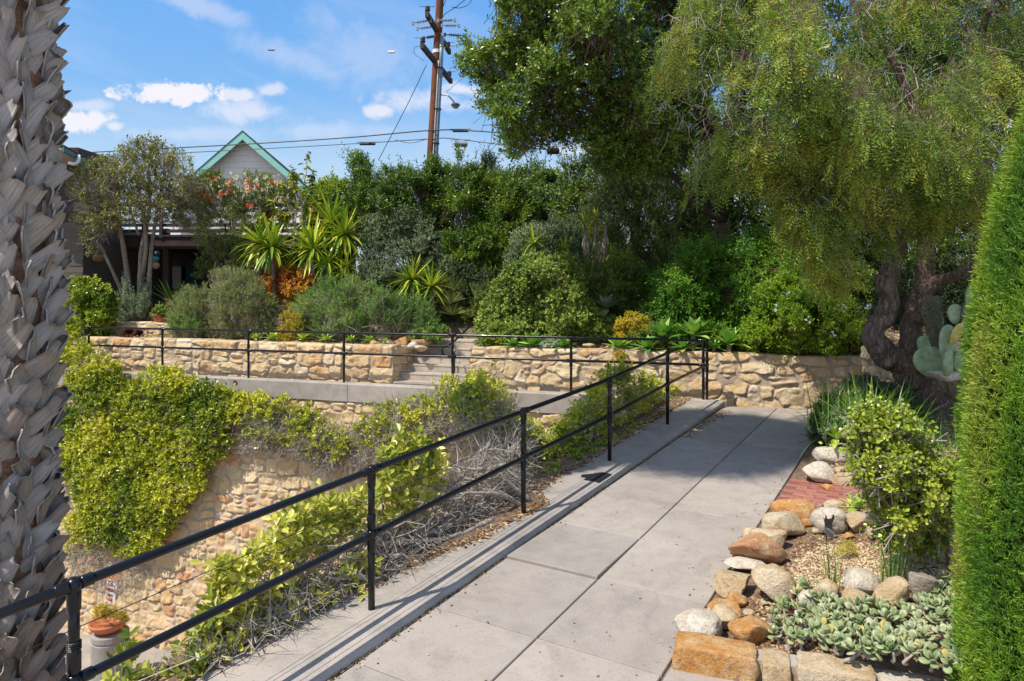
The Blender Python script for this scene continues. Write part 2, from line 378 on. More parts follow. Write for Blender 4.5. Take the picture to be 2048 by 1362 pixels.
M['red_paint'] = plain('red_sign_paint', (.42, .02, .02), .4, 0, .08, 8)
M['black'] = plain('black_plastic', (.014, .014, .015), .45, 0, .2, 20)
M['bark_grey'] = plain('pale_grey_bark', (.27, .22, .18), .9, 0, .35, 14, .8, .2)
M['bark_dark'] = plain('dark_bark', (.085, .062, .048), .95, 0, .5, 20, 1., .2)
def barkmat():
    m, g, b, o = newmat('rough_pepper_bark'); tc = g.n('ShaderNodeTexCoord'); mp = g.n('ShaderNodeMapping'); g.l(tc.outputs['Object'], mp.inputs[0]); mp.inputs['Scale'].default_value = (16, 16, 4.5)
    n1 = g.noise(mp.outputs[0], 1.6, 7, .7, 1.2); n2 = g.noise(tc.outputs['Object'], 3, 3)
    c = g.ramp(n1, [(.3, (.025, .018, .015)), (.48, (.14, .10, .078)), (.68, (.42, .33, .26))]); c = g.mix(g.ramp(n2, [(.45, 0.), (.7, .5)]), c, (.20, .13, .09))
    g.l(c, b.inputs['Base Color']); b.inputs['Roughness'].default_value = .95
    bp = g.n('ShaderNodeBump'); bp.inputs['Strength'].default_value = 1.; bp.inputs['Distance'].default_value = .05; g.l(n1, bp.inputs['Height']); g.l(bp.outputs[0], b.inputs['Normal']); return m
M['bark_rough'] = barkmat()
M['twig_grey'] = plain('silver_twig', (.36, .32, .28), .85, 0, .35, 20, 0, .2)
M['twig_brown'] = plain('brown_twig', (.13, .09, .065), .9, 0, .35, 20, 0, .2)
M['pole_wood'] = plain('creosoted_pole', (.23, .085, .04), .85, 0, .4, 3, .4, .2, col2=(.10, .045, .028))
M['pole_grey'] = plain('weathered_crossarm', (.075, .06, .055), .85, 0, .4, 6, .4, .2)
M['insulator'] = plain('glazed_insulator', (.33, .33, .36), .25, 0, .2, 8, 0, .6)
# ================================================================== SETTING
B = -.33
RT = np.array([.518, .855]); RQ = np.array([.855, -.518])     # along / across the ramp
def XY(t, q): t = np.asarray(t, float); q = np.asarray(q, float); return t[..., None] * RT + q[..., None] * RQ
def TQ(X, Y): return .518 * X + .855 * Y, .855 * X - .518 * Y
def kz(t): return -.306 + (np.asarray(t, float) - 3.48) * .0367
def gp(t): t = np.asarray(t, float); return kz(t) - .045 - .005 * np.maximum(0, t - 6)
def solve(px, py, zf):
    Y = 6.0
    for _ in range(60): z = float(zf(U(px) * Y, Y)); Y = .5 * Y + .5 * min(60, max(.5, (EYE - z) * FP / (py - 585.0)))
    return np.array([U(px) * Y, Y, float(zf(U(px) * Y, Y))])
def zpath(X, Y): return gp(TQ(X, Y)[0])
def Yrail(px): return 3.777 / (.606 - U(px))
def Yq(px, q): return q / (.855 * U(px) - .518)
def Yw(px, off=0.): return (13.45 + off) / (1 + .33 * U(px))
DL = norm([1, B]); NB = np.array([-DL[1], DL[0]])             # along the far walls (to the right) / away from the camera
def wl(px, off=0.): Y = Yw(px, off); return np.array([U(px) * Y, Y])

# ground sheet far below (driveway level), reaching the horizon
gx = np.array([-900, -60, -14, -7, -2, 3, 9, 60, 900.]); gy = np.array([-600, -60, -4, 2, 6, 10, 14, 60, 1500.])
XX, YY = np.meshgrid(gx, gy, indexing='ij'); V = np.stack([XX, YY, np.full(XX.shape, -5.75)], -1).reshape(-1, 3)
def gridfaces(n, m): i = np.arange(n - 1)[:, None] * m + np.arange(m - 1)[None]; return np.stack([i, i + m, i + m + 1, i + 1], -1).reshape(-1, 4)
tag(mesh_obj('ground', V, gridfaces(len(gx), len(gy)), M['asphalt']), 'pale concrete driveway ground far below the railing', kind='structure')

# sidewalk slabs (one mesh, real joints)
cpx = [(1066, 1272), (1195, 1158), (1276, 1075), (1354, 1017), (1424, 957), (1499, 891)]
ts = [TQ(*solve(a, b, zpath)[:2])[0] for a, b in cpx]
ts = [-3.0, -1.6, -.4, .9, 2.2, 3.02] + ts
ts = sorted(ts) + [12.0]
sw = MB(); QL, QC, QR = -2.918, -2.11, -1.29
def zs(X, Y): t = TQ(X, Y)[0]; return gp(t) - np.maximum(0, Y - 11.45) * .14
def slab(mb, t0, t1, q0, q1, lift0=0., lift1=0., a=.5, nseg=1):
    g_ = .0055; e = .006
    tt = np.linspace(t0 + g_, t1 - g_, nseg + 1)
    for layer in range(nseg):
        a0, a1 = tt[layer], tt[layer + 1]; c = []
        for (t, q, L) in ((a0, q0 + g_, lift0), (a1, q0 + g_, lift1), (a1, q1 - g_, lift1), (a0, q1 - g_, lift0)):
            p = XY(t, q); c.append([p[0], p[1], float(zs(p[0], p[1])) + L])
        c = np.array(c); cen = c.mean(0); top = c.copy(); top[:, :2] = c[:, :2] + norm(cen[:2] - c[:, :2]) * e
        low = c.copy(); low[:, 2] -= e; bot = c.copy(); bot[:, 2] -= .09
        F_ = [[0, 3, 2, 1]] + [[i, (i + 1) % 4, 4 + (i + 1) % 4, 4 + i] for i in range(4)] + [[4 + i, 4 + (i + 1) % 4, 8 + (i + 1) % 4, 8 + i] for i in range(4)]
        mb.add(np.vstack([top, low, bot]), np.array(F_), a)
for i in range(len(ts) - 1):
    far = ts[i + 1] > 11
    l0 = .020 if abs(ts[i] - ts[7]) < 1e-6 else 0
    slab(sw, ts[i], ts[i + 1], QL, QC, l0, 0, [.5, .2, .75, .6, .35][i % 5] if not l0 else .02, 14 if far else 1)
    slab(sw, ts[i] + .015 * (i % 3), ts[i + 1] + .015 * ((i + 1) % 3), QC, QR, 0, 0, [.45, .8, .3, .7][i % 4], 14 if far else 1)
# landing behind the crest, running left along the upper wall and a bit right
walk = MB()
pts = [wl(1440, -.02), wl(100, -.02)]
def strip(mb, A, Bp, off0, off1, z0, z1, a=.5):
    n = 30; p = A + (Bp - A) * np.linspace(0, 1, n)[:, None]
    mb.add(np.vstack([np.c_[p + NB * off0, np.full(n, z0)], np.c_[p + NB * off1, np.full(n, z1)]]), np.stack([np.arange(n - 1), np.arange(1, n), n + np.arange(1, n), n + np.arange(n - 1)], -1), a)
fA = np.array([3.37, 11.79]); fB = np.array([-12.4, 12.9 + .33 * 12.4])
strip(walk, fA + DL * .2, fB, .1, .75, -.16, -.16, .6)
tag(mesh_obj('sidewalk', np.concatenate(sw.V), [np.concatenate(f) for f in sw.F.values()], M['sidewalk'], attrs={'rnd': np.concatenate(sw.A)}), 'grey concrete sidewalk ramp of square slabs between railing and rock bed', kind='structure')
tag(walk.build('upper_walkway', M['sidewalk']), 'narrow concrete walkway in front of the upper stone wall', kind='structure')
# dirt bedding visible in the joints
bed = MB(); n = 60; tt = np.linspace(-3, 11.95, n)
for q0, q1 in ((-3.0, -1.2),):
    a = XY(tt, np.full(n, q0)); b = XY(tt, np.full(n, q1)); za = zs(a[:, 0], a[:, 1]) - .02; zb_ = zs(b[:, 0], b[:, 1]) - .02
    bed.add(np.vstack([np.c_[a, za], np.c_[b, zb_]]), np.stack([np.arange(n - 1), np.arange(1, n), n + np.arange(1, n), n + np.arange(n - 1)], -1))
tag(bed.build('path_bedding', M['soil']), 'dark soil showing in the sidewalk joints', kind='structure')

# kerb: extruded profile in segments
kb = MB()
def kerb_seg(t0, t1, a):
    n = max(2, int((t1 - t0) / .06)); tt = np.linspace(t0, t1, n); w = vnoise(tt * 5, tt * 0, 3) * .016 - .008; w2 = vnoise(tt * 18, tt * 0, 5) * .01
    prof = [(-3.86, -.5), (-3.85, -.02), (-3.83, 0), (-3.30, .0), (-3.02, -.004), (-2.965, -.010), (-2.943, -.028), (-2.936, -.06), (-2.936, -.3)]
    V = []
    for k, (q, z) in enumerate(prof):
        qq = q + (w + w2 if q > -3.1 else 0); p = XY(tt, np.full(n, 0.) + qq); V.append(np.c_[p, kz(tt) + z])
    m = len(prof); V = np.stack(V, 1).reshape(-1, 3); F_ = gridfaces(n, m)
    caps = [list(range(m))[::-1], list(range((n - 1) * m, n * m))]
    kb.add(V, [F_, np.array(caps)], a)
for t0, t1, a in ((-3, -.5, .4), (-.49, 2.1, .6), (2.108, 4.9, .5), (4.908, 7.0, .2), (7.008, 9.62, .0), (9.63, 11.9, .25)): kerb_seg(t0, t1, a)
kerb_o = tag(kb.build('kerb', M['curb']), 'low rounded concrete kerb carrying the railing posts', kind='structure')
# dark tar-like stain on the kerb
pc = solve(1203, 955, lambda X, Y: kz(TQ(X, Y)[0])); th = np.linspace(0, 2 * math.pi, 40, endpoint=False)
r = .19 * (1 + .35 * (vnoise(np.cos(th) * 3 + 5, np.sin(th) * 3 + 5, 2) - .5) + .12 * rng.random(40))
P = np.c_[pc[0] + r * np.cos(th) * 1.0, pc[1] + r * np.sin(th) * .85]; t_, q_ = TQ(P[:, 0], P[:, 1]); q_ = np.minimum(q_, -2.99)
P = XY(t_, q_); V = np.c_[P, kz(t_) + .004]
mesh_obj('tar_stain', V, np.array([list(range(40))]), plain('black_tar', (.016, .016, .02), .85, 0, .3, 30, 0, .2), kerb_o)

# ---- stone walls ---------------------------------------------------------
def stone_wall(name, A, Bp, zb, zt, label, mat, batter=0., cw=.38, ch=.2, seed=1, res=.017, thick=.35, relief=.045, group=None, nrm=None, topn=.02, capback=True, wn=.05, ends=True, jit=.12):
    r = np.random.default_rng(seed); A = np.array(A, float); Bp = np.array(Bp, float); L = np.linalg.norm(Bp - A); H = zt - zb; d = (Bp - A) / L
    nm = np.array([d[1], -d[0]]) if nrm is None else np.array(nrm, float)          # outward normal
    nu = int(L / res) + 2; nv = int(H / res) + 2; u = np.linspace(0, L, nu); v = np.linspace(0, H, nv)
    Ug, Vg = np.meshgrid(u, v, indexing='ij')
    uw = Ug + (vnoise(Ug / .3, Vg / .3, seed) - .5) * wn * 1.6 + (vnoise(Ug / .07, Vg / .07, seed + 3) - .5) * .018
    vw = Vg + (vnoise(Ug / .35, Vg / .35, seed + 1) - .5) * wn * 1.2 + (vnoise(Ug / .07, Vg / .07, seed + 4) - .5) * .018
    sd = []; y0 = -.1
    while y0 < H + .3:
        hh = ch * r.uniform(.7, 1.3); x0 = -.6 - r.uniform(0, cw)
        while x0 < L + .6:
            ww = cw * r.choice([.5, .7, .9, 1.15, 1.45], p=[.2, .25, .25, .19, .11]); k2 = r.random()
            if k2 < .14: sd += [(x0 + ww / 2, y0 + hh * .22, ww, hh * .5), (x0 + ww / 2, y0 + hh * .75, ww, hh * .5)]
            elif k2 < .26: sd += [(x0 + ww / 2, y0 + hh * .75, ww * 1.1, hh * 1.7)]
            else: sd += [(x0 + ww / 2, y0 + hh / 2 + r.normal() * hh * jit, ww, hh * r.uniform(.85, 1.15))]
            x0 += ww
        y0 += hh
    sd = np.array(sd); cid = np.zeros(Ug.shape, int); e = np.zeros(Ug.shape); a = np.zeros(Ug.shape); b = np.zeros(Ug.shape)
    for c0_ in range(0, nu, 40):
        sl = slice(c0_, c0_ + 40); lo_, hi_ = uw[sl].min() - 1.2 * cw - .3, uw[sl].max() + 1.2 * cw + .3; idx = np.where((sd[:, 0] > lo_) & (sd[:, 0] < hi_))[0]; S_ = sd[idx]
        for r0_ in range(0, nv, 60):
            s2 = slice(r0_, r0_ + 60); vv = vw[sl, s2]; uu = uw[sl, s2]; j2 = np.where((S_[:, 1] > vv.min() - ch * 1.6) & (S_[:, 1] < vv.max() + ch * 1.6))[0]; T_ = S_[j2]
            du = (uu[..., None] - T_[:, 0]) / (T_[:, 2] / 2); dv = (vv[..., None] - T_[:, 1]) / (T_[:, 3] / 2); f = (np.abs(du) ** 3.4 + np.abs(dv) ** 3.4) ** (1 / 3.4)
            o2 = np.argpartition(f, 1, axis=-1)[..., :2]; f1 = np.take_along_axis(f, o2[..., :1], -1)[..., 0]; f2 = np.take_along_axis(f, o2[..., 1:2], -1)[..., 0]; w_ = np.where(f1 <= f2, o2[..., 0], o2[..., 1]); df = np.abs(f2 - f1)
            cid[sl, s2] = idx[j2[w_]]; e[sl, s2] = df * np.minimum(T_[w_, 2], T_[w_, 3]) / 4; a[sl, s2] = np.take_along_axis(du, w_[..., None], -1)[..., 0]; b[sl, s2] = np.take_along_axis(dv, w_[..., None], -1)[..., 0]
            e[sl, s2] = np.minimum(e[sl, s2], np.maximum(1.22 - np.minimum(f1, f2), 0) * .12)
    rn = r.random((len(sd), 6)); R = rn[cid]
    e = e - .006 - .010 * R[..., 5]
    mort = np.clip(1 - e / .010, 0, 1); s = np.clip((e + .003) / .011, 0, 1); s = s * s * (3 - 2 * s)
    hgt = s * (relief * (.25 + .75 * R[..., 0] ** 1.5) + (a * (R[..., 1] - .5) + b * (R[..., 2] - .5)) * relief * 1.0)
    fac = np.abs(vnoise(Ug / .16 + R[..., 3] * 9, Vg / .13 + R[..., 4] * 9, seed + 7) - .5) * 1.4
    hgt += s * (fac * relief * 1.0 + fbm(Ug / .11, Vg / .11, seed + 9, 4) * relief * .9) + (1 - s) * (relief * .24 + fbm(Ug / .05, Vg / .05, seed + 11, 3) * .012)
    zz = zb + Vg * (1 + 0) + (Vg / H) ** 6 * (vnoise(Ug / .35, Ug * 0, seed + 13) - .5) * topn * 2
    off = hgt + (H - Vg) * batter
    rim = np.clip((H - Vg) / .02, 0, 1); off = off - (1 - rim) * .02
    P = A[None, None] + d * Ug[..., None] + nm * off[..., None]
    V = np.concatenate([P, zz[..., None]], -1); sid = R[..., 3] * .999
    if capback:   # rounded top and back
        tops = []
        for bk in (.0, .03, .08, .14, .2, .27, thick):
            z = zz[:, -1] + (.006 if bk > .0 else .003) + fbm(u / .1, np.full(nu, bk * 9), seed, 3) * .02 * (bk > 0)
            tops.append(np.c_[A + d * u[:, None] - nm * (bk - 0 * off[:, -1:]) , z])
        tops.append(np.c_[A + d * u[:, None] - nm * thick, np.full(nu, zb)])
        T = np.stack(tops, 1); V = np.concatenate([V, T], 1); k7 = T.shape[1]
        sid = np.concatenate([sid, np.repeat(sid[:, -3:-2], k7, 1)], 1); mort = np.concatenate([mort, np.repeat(mort[:, -6:-5], k7, 1)], 1)
    F_ = gridfaces(V.shape[0], V.shape[1]); Vf = V.reshape(-1, 3); Fs = [F_]
    if ends and capback:
        m = V.shape[1]; Fs += [np.array([list(range(m))]), np.array([list(range(Vf.shape[0] - m, Vf.shape[0]))[::-1]])]
    base_ = np.array([A[0], A[1], zb])
    o = mesh_obj(name, Vf, Fs, mat, None, base_, True, {'rnd': sid.ravel(), 'mort': mort.ravel()})
    return tag(o, label, 'wall', group)
# long upper wall right of the stairs, golden blocks
R0 = wl(941); R1 = wl(1850)
stone_wall('stone_wall', R0, R1, -.32, .765, 'golden sandstone retaining wall behind the ramp landing, right of the steps', M['wall_stone'], cw=.44, ch=.27, jit=.25, seed=5, group='terrace walls', relief=.038, topn=.02)
L0 = wl(150); L1 = wl(787)
stone_wall('stone_wall', L0, L1, -.32, .735, 'golden sandstone retaining wall left of the concrete steps', M['wall_stone'], cw=.44, ch=.26, seed=11, group='terrace walls', relief=.05, topn=.025)
# return wall on the left side of the steps
Lr = L1 + NB * 1.75
stone_wall('stone_return_wall', L1 + NB * .02 + DL * .02, Lr, -.32, .70, 'short shaded side wall of golden stone along the left of the steps', M['wall_stone'], cw=.35, ch=.23, seed=13, relief=.03, nrm=DL, thick=.2)
stone_wall('stone_return_wall', R0 + NB * .36, R0 + NB * 1.9, -.32, .72, 'short side wall of golden stone along the right of the steps', M['wall_stone'], cw=.35, ch=.23, seed=14, relief=.02, nrm=-DL, thick=.2)
# low wall carrying the flower pot (second tier, left)
T0 = np.array([-10.6, 0]); a0 = wl(205, 1.15); a1 = wl(346, 1.15)
stone_wall('low_stone_wall', a0, a1, .55, 1.06, 'pale low stone wall with a clay pot standing on its right end', M['wall_stone'], cw=.5, ch=.26, seed=17, relief=.04, thick=.5)
b0 = wl(270, 2.3); b1 = wl(375, 2.3)
stone_wall('low_stone_wall', b0, b1, .8, 1.28, 'small pale stone wall behind the pot, under the grey tree trunks', M['wall_stone'], cw=.5, ch=.26, seed=18, relief=.04, thick=.5)
# big lower wall under the ledge
fl = lambda X, off: np.array([X, 12.9 + B * X]) + NB * off
stone_wall('lower_stone_wall', fl(-13.2, -.05), fl(3.6, -.05), -5.75, -.36, 'tall rough sandstone wall below the concrete ledge, half hidden by vines', M['wall_stone_low'], batter=.13, cw=.42, ch=.25, seed=23, res=.02, relief=.055, thick=.4, topn=0., wn=.06)
# wall pieces behind the leaning tree
c0 = wl(1730, -1.2); c1 = wl(1880, -2.3)
stone_wall('garden_stone_wall', c0, c0 + (c1 - c0) * 1.35, -.1, 1.02, 'rough pale stone wall behind the leaning tree trunk', M['wall_stone'], cw=.5, ch=.28, seed=29, relief=.07, thick=.4, topn=.05)

# concrete ledge
lg = MB()
def ledge(x0, x1, a):
    p0 = fl(x0, 0); p1 = fl(x1, 0); n = max(2, int(abs(x1 - x0) / .25)); p = p0 + (p1 - p0) * np.linspace(0, 1, n)[:, None]
    prof = [(-.10, -.37), (-.13, -.365), (-.14, -.02), (-.125, 0), (.12, 0), (.14, -.02), (.14, -.4)]
    V = np.stack([np.c_[p + NB * o, np.full(n, z)] for o, z in prof], 1).reshape(-1, 3); m = len(prof)
    lg.add(V, [gridfaces(n, m), np.array([list(range(m)), list(range((n - 1) * m, n * m))[::-1]])], a)
for x0, x1, a in ((-13.2, -7.1, .6), (-7.09, -3.3, .4), (-3.29, -.9, .75), (-.89, 1.5, .55), (1.51, 3.42, .7)): ledge(x0, x1, a)
led = tag(lg.build('concrete_ledge', M['curb'], loc=(-4, 14.2, -.4)), 'pale concrete ledge along the top of the lower stone wall, carrying the far railing', 'ledge')
hp = W(571, 773, 14.3); hp = np.array([*fl(-5.92, -.142), -.085])
mb = MB(); mb.lathe([(.001, 0), (.035, 0), (.045, .012), (.045, -.03)], hp, 16, axis=(-NB[0], -NB[1], 0)); mb.build('drain_hole', plain('rusty_drain', (.16, .05, .03), .8), led)

# steps
stp = MB()
S0 = L1 + DL * .03; wS = np.linalg.norm(R0 - L1) - .06
for i in range(6):
    y0 = -.06 + i * .30; zt = -.16 + .155 * (i + 1); c = S0 + DL * wS / 2 + NB * (y0 + (2.1 - y0) / 2)
    Rm = np.array([[DL[0], NB[0], 0], [DL[1], NB[1], 0], [0, 0, 1]])
    stp.box((c[0], c[1], zt - .0775 - .005 * 0), (wS, 2.1 - y0, .155 - .001 * i), Rm, a=.3 + .1 * i)
    c2 = S0 + DL * wS / 2 + NB * (y0 + .02); stp.box((c2[0], c2[1], zt - .012), (wS - .004, .06, .03), Rm, a=.9)
c = S0 + DL * wS / 2 + NB * 4.2; stp.box((c[0] + .35, c[1], .69), (1.3, 4.2, .14), Rm, a=.5)
tag(stp.build('concrete_steps', M['step'], loc=(*(S0 + DL * wS / 2), -.2)), 'flight of six pale concrete steps climbing between the stone walls', 'steps')

# upper hillside terrain
def zup(X, Y):
    d = (Y - 13.45 - B * X) * .95
    z = .66 + .21 * np.clip(d - .7, 0, 7.5) + .03 * np.clip(d - 8, 0, 200)
    z = z + np.clip((X - 1.5) / 3, 0, 1) * .10 * np.clip(d - 1, 0, 8)
    return z + fbm(X * .8, Y * .8, 31, 3) * .12 * np.clip(d, 0, 1)
al = np.concatenate([np.linspace(-220, -16, 14), np.arange(-15, 14, .25), np.linspace(14.5, 260, 16)]); dd = np.concatenate([np.arange(.2, 12, .25), np.linspace(12.5, 600, 26)])
o0 = np.array([0, 13.45]); Ag, Dg = np.meshgrid(al, dd, indexing='ij'); PX = o0[0] + DL[0] * Ag + NB[0] * Dg; PY = o0[1] + DL[1] * Ag + NB[1] * Dg
Z = zup(PX, PY); sa = (L1 - o0) @ DL; sb = (R0 - o0) @ DL
hole = (Ag > sa - .05) & (Ag < sb + .05) & (Dg < 2.1); Z = np.where(hole, -.3, Z)
Z = np.where((Ag < sa) & (Ag > sa - .5) & (Dg < 2.0), np.minimum(Z, .62), Z)
Z = np.where(Ag > 8.2, np.minimum(Z, .5 + .2 * Dg), Z)
tag(mesh_obj('hillside', np.stack([PX, PY, Z], -1).reshape(-1, 3), gridfaces(len(al), len(dd)), M['hill_soil'], smooth=True), 'planted earth slope above the stone terrace walls', kind='structure')

# bank outside the railing
def zbank(t, q): dq = np.clip(-3.80 - q, 0, 9); return np.maximum(kz(t) - .03 - .75 * dq - 1.1 * dq ** 2, -5.9) + fbm(t * 1.5, q * 1.5, 41, 3) * .08
tt = np.arange(-3, 11.6, .12); qq = -3.78 - np.concatenate([np.arange(0, 2.4, .12)]); Tg, Qg = np.meshgrid(tt, qq, indexing='ij'); P = XY(Tg, Qg); Zb = zbank(Tg, Qg)
dwall = (P[..., 1] - 12.9 - B * P[..., 0]) * .95; Zb = np.where(dwall > -.3, -5.9, Zb)
tag(mesh_obj('planting_bank', np.concatenate([P, Zb[..., None]], -1).reshape(-1, 3), gridfaces(len(tt), len(qq)), M['soil'], smooth=True), 'steep dark soil bank outside the sloping railing', kind='structure')

# rock garden soil at right
EA = np.array([.93, 3.97]); EB = np.array([2.9, 3.26]); ed = norm(EB - EA); en = np.array([-ed[1], ed[0]])
bt0, bq0 = TQ(*solve(1590, 1003, zpath)[:2]); bt1, bq1 = TQ(*solve(1612, 966, zpath)[:2]); bt0 -= .05
def zbed(X, Y):
    t, q = TQ(X, Y); z = gp(t) + .0 + .19 * np.clip(q + 1.15, 0, 5) + .02 * np.clip(t - 7, 0, 9) + fbm(X * 2.2, Y * 2.2, 51, 3) * .05
    br = np.clip(1 - np.maximum(bt0 - t, t - bt1) / .15, 0, 1) * (q < 1.2); flat = gp(t) - .02 + .05 * np.clip(q + 1.2, 0, 3)
    return z * (1 - br) + flat * br
tt = np.arange(3.4, 14.5, .09); qq = np.concatenate([np.arange(-1.26, 5, .09), np.linspace(5.2, 40, 20)]); Tg, Qg = np.meshgrid(tt, qq, indexing='ij'); P = XY(Tg, Qg); Zb = zbed(P[..., 0], P[..., 1])
dwall = (P[..., 1] - 13.45 - B * P[..., 0]) * .95; Zb = np.where(dwall > .1, Zb - .6, Zb); front = (P - EA) @ en; Zb = np.where(front < -.02, gp(3.5) - .5, Zb); Zb = np.where((front < .2) & (front >= -.02), np.minimum(Zb, gp(3.8) + .10), Zb)
tag(mesh_obj('rock_garden_soil', np.concatenate([P, Zb[..., None]], -1).reshape(-1, 3), gridfaces(len(tt), len(qq)), M['soil'], smooth=True), 'brown mulched soil of the rock garden bed', kind='structure')
fp = MB(); slab(fp, -3, .6, -1.28, .2, a=.5); slab(fp, .61, 2.7, -1.28, .2, a=.7); slab(fp, 2.71, 3.98, -1.28, .2, a=.45); slab(fp, -3, .6, .21, 6, a=.5); slab(fp, .61, 3.6, .21, 6, a=.55)
tag(fp.build('side_path', M['sidewalk']), 'concrete paving in front of the rock garden edge', kind='structure')
# bricks
bk = MB(); bw, bl = .10, .21
for i in range(60):
    for j in range(16):
        q = -1.265 + j * bl + (bl / 2 if i % 2 else 0); t = bt0 - .1 + i * bw
        if t > bt1 + .05: continue
        p = XY(t + bw / 2, q + bl / 2); z = float(gp(t)) + .006 + .05 * max(0, q + 1.2) + rng.uniform(-.003, .003)
        Rm = np.array([[RT[0], RQ[0], 0], [RT[1], RQ[1], 0], [0, 0, 1]]); bk.box((p[0], p[1], z - .02), (bw - .007, bl - .007, .05), Rm, a=rng.random())
m, g_, b_, o_ = newmat('red_brick'); nzb_ = g_.noise(g_.n('ShaderNodeTexCoord').outputs['Object'], 22, 6, .7)
c_ = g_.ramp(attr(g_, 'rnd'), [(0, (.28, .095, .07)), (.5, (.38, .15, .11)), (1, (.33, .13, .10))]); c_ = g_.mix(g_.ramp(nzb_, [(.55, 0.), (.68, .55)]), c_, (.55, .36, .30))
g_.l(c_, b_.inputs['Base Color']); b_.inputs['Roughness'].default_value = .9; M['brick'] = m
tag(bk.build('brick_path', M['brick']), 'red brick side path between two groups of boulders', kind='structure')

# ================================================================== RAILINGS
def railing(name, label, posts, tops, mids, bases, r, wires, end_ext=None, loc=None):
    root = thing(name, label, 'railing', loc)
    for (x, y), zt, zm, zb in zip(posts, tops, mids, bases):
        mb = MB(); mb.tube([(x, y, zb - .05), (x, y, zb + (zm - zb) * .5), (x, y, zm)], r * .98, 14); mb.tube([(x, y, zm), (x, y, zt)], r * .98, 14)
        # collars where post sockets meet the balls
        for z0 in (zm - .055, zm + .095, zt - .06): mb.lathe([(r * .98, -.06), (r * 1.22, -.045), (r * 1.25, .03), (r * 1.05, .045)], (x, y, z0), 16)
        mb.build('post', M['black_paint'], root, smooth=True)
        for z0 in (zt, zm):
            mb = MB(); mb.ball((x, y, z0), r * 1.55, 16); mb.build('ball_joint', M['black_paint'], root, smooth=True)
    for nm, zz, sg in (('top_rail', tops, 1), ('mid_rail', mids, 1)):
        P = [np.array([p[0], p[1], z]) for p, z in zip(posts, zz)]
        if end_ext is not None: P = [P[0] + (P[0] - P[1]) * end_ext] + P
        mb = MB(); mb.tube(P, r * .95, 14)
        for k in range(len(P)):
            for s_ in (-1, 1):
                if 0 <= k + s_ < len(P):
                    dv = norm(P[k + s_] - P[k]); mb.tube([P[k] + dv * r * 1.2, P[k] + dv * r * 1.5, P[k] + dv * r * 3.2, P[k] + dv * r * 3.6], [r * 1.3, r * 1.2, r * 1.2, r * .96], 14)
        mb.build(nm, M['black_paint'], root, smooth=True)
    for wz in wires:
        P = [np.array([p[0], p[1], zb + (zt - zb) * wz]) for p, zb, zt in zip(posts, bases, tops)]
        if end_ext is not None: P = [P[0] + (P[0] - P[1]) * end_ext] + P
        mb = MB(); Q = []
        for i in range(len(P) - 1):
            for s_ in np.linspace(0, 1, 8, endpoint=False): Q.append(P[i] + (P[i + 1] - P[i]) * s_ + np.array([0, 0, -.006 * math.sin(math.pi * s_)]))
        Q.append(P[-1]); mb.tube(Q, .0024, 5)
        mb.build('wire', M['black'], root)
    return root
rp = []; 
for px in (148, 743, 1047, 1219, 1335, 1414): Y = Yrail(px); rp.append((U(px) * Y, Y))
tops = [EYE - (y - 585) / FP * p[1] for y, p in zip((1170, 940, 822, 758.5, 706, 681), rp)]
mids = [EYE - (y - 585) / FP * p[1] for y, p in zip((1362, 1069, 915, 831, 768, 729.5), rp)]
basez = [float(kz(TQ(*p)[0])) for p in rp]; 
near_rail = railing('metal_railing', 'black pipe railing sloping up along the near edge of the sidewalk', rp, tops, mids, basez, .024, (.18, .31, .79), .75, (*rp[1], basez[1]))
for ks, z0_ in ((range(5), .27), (range(2), .13)):
    mb = MB()
    for k in ks: mb.lathe([(.0265, -.004), (.031, 0), (.0265, .004)], (*rp[0], z0_ + k * .0078), 14)
    mb.build('wire_wrap', M['black'], near_rail)
fpn = []
for px in (62, 178, 325, 497, 688, 905, 1142): u = U(px); Y = 12.9 / (1 + .33 * u); fpn.append((u * Y, Y))
nf = len(fpn); fpn.append((rp[-1][0] - .06, rp[-1][1] + .02))
far_rail = railing('metal_railing', 'black pipe railing standing level on the concrete ledge in front of the steps', fpn[1:], [1.02] * nf, [.60] * nf, [0.] * nf, .025, (.14, .3, .45, .8), .6, (*fpn[4], 0))

# hand rail of the steps
hr = thing('stair_handrail', 'blue-black handrail with a hooked end climbing beside the concrete steps', 'handrail', (*(S0 + DL * wS * .72), -.1))
hb = W(909, 765, 14.35); ht = W(909, 690, 14.35); mb = MB(); mb.tube([hb - [0, 0, .1], ht], .018, 10); mb.build('post', M['black_paint'], hr, smooth=True)
mb = MB(); mb.tube(spline([W(888, 712, 13.9), W(884, 697, 13.9), W(896, 692, 14.1), W(909, 682, 14.35), W(950, 643, 15.7), W(965, 628, 16.2)], 30), .021, 10); mb.build('rail', M['black_paint'], hr, smooth=True)
hr2 = thing('stair_handrail', 'black double handrail of the upper steps on the shaded slope', 'handrail', W(1290, 590, 18.5))
for (a, b_) in (((1266, 553), (1314, 511)), ((1266, 575), (1314, 533))):
    mb = MB(); mb.tube([W(*a, 18.3), W(*b_, 20)], .022, 8); mb.build('rail', M['black_paint'], hr2)
for x_, y0, y1, Y in ((1266, 550, 592, 18.3), (1314, 508, 545, 20)):
    mb = MB(); mb.tube([W(x_, y0, Y), W(x_, y1, Y)], .022, 8); mb.build('post', M['black_paint'], hr2)
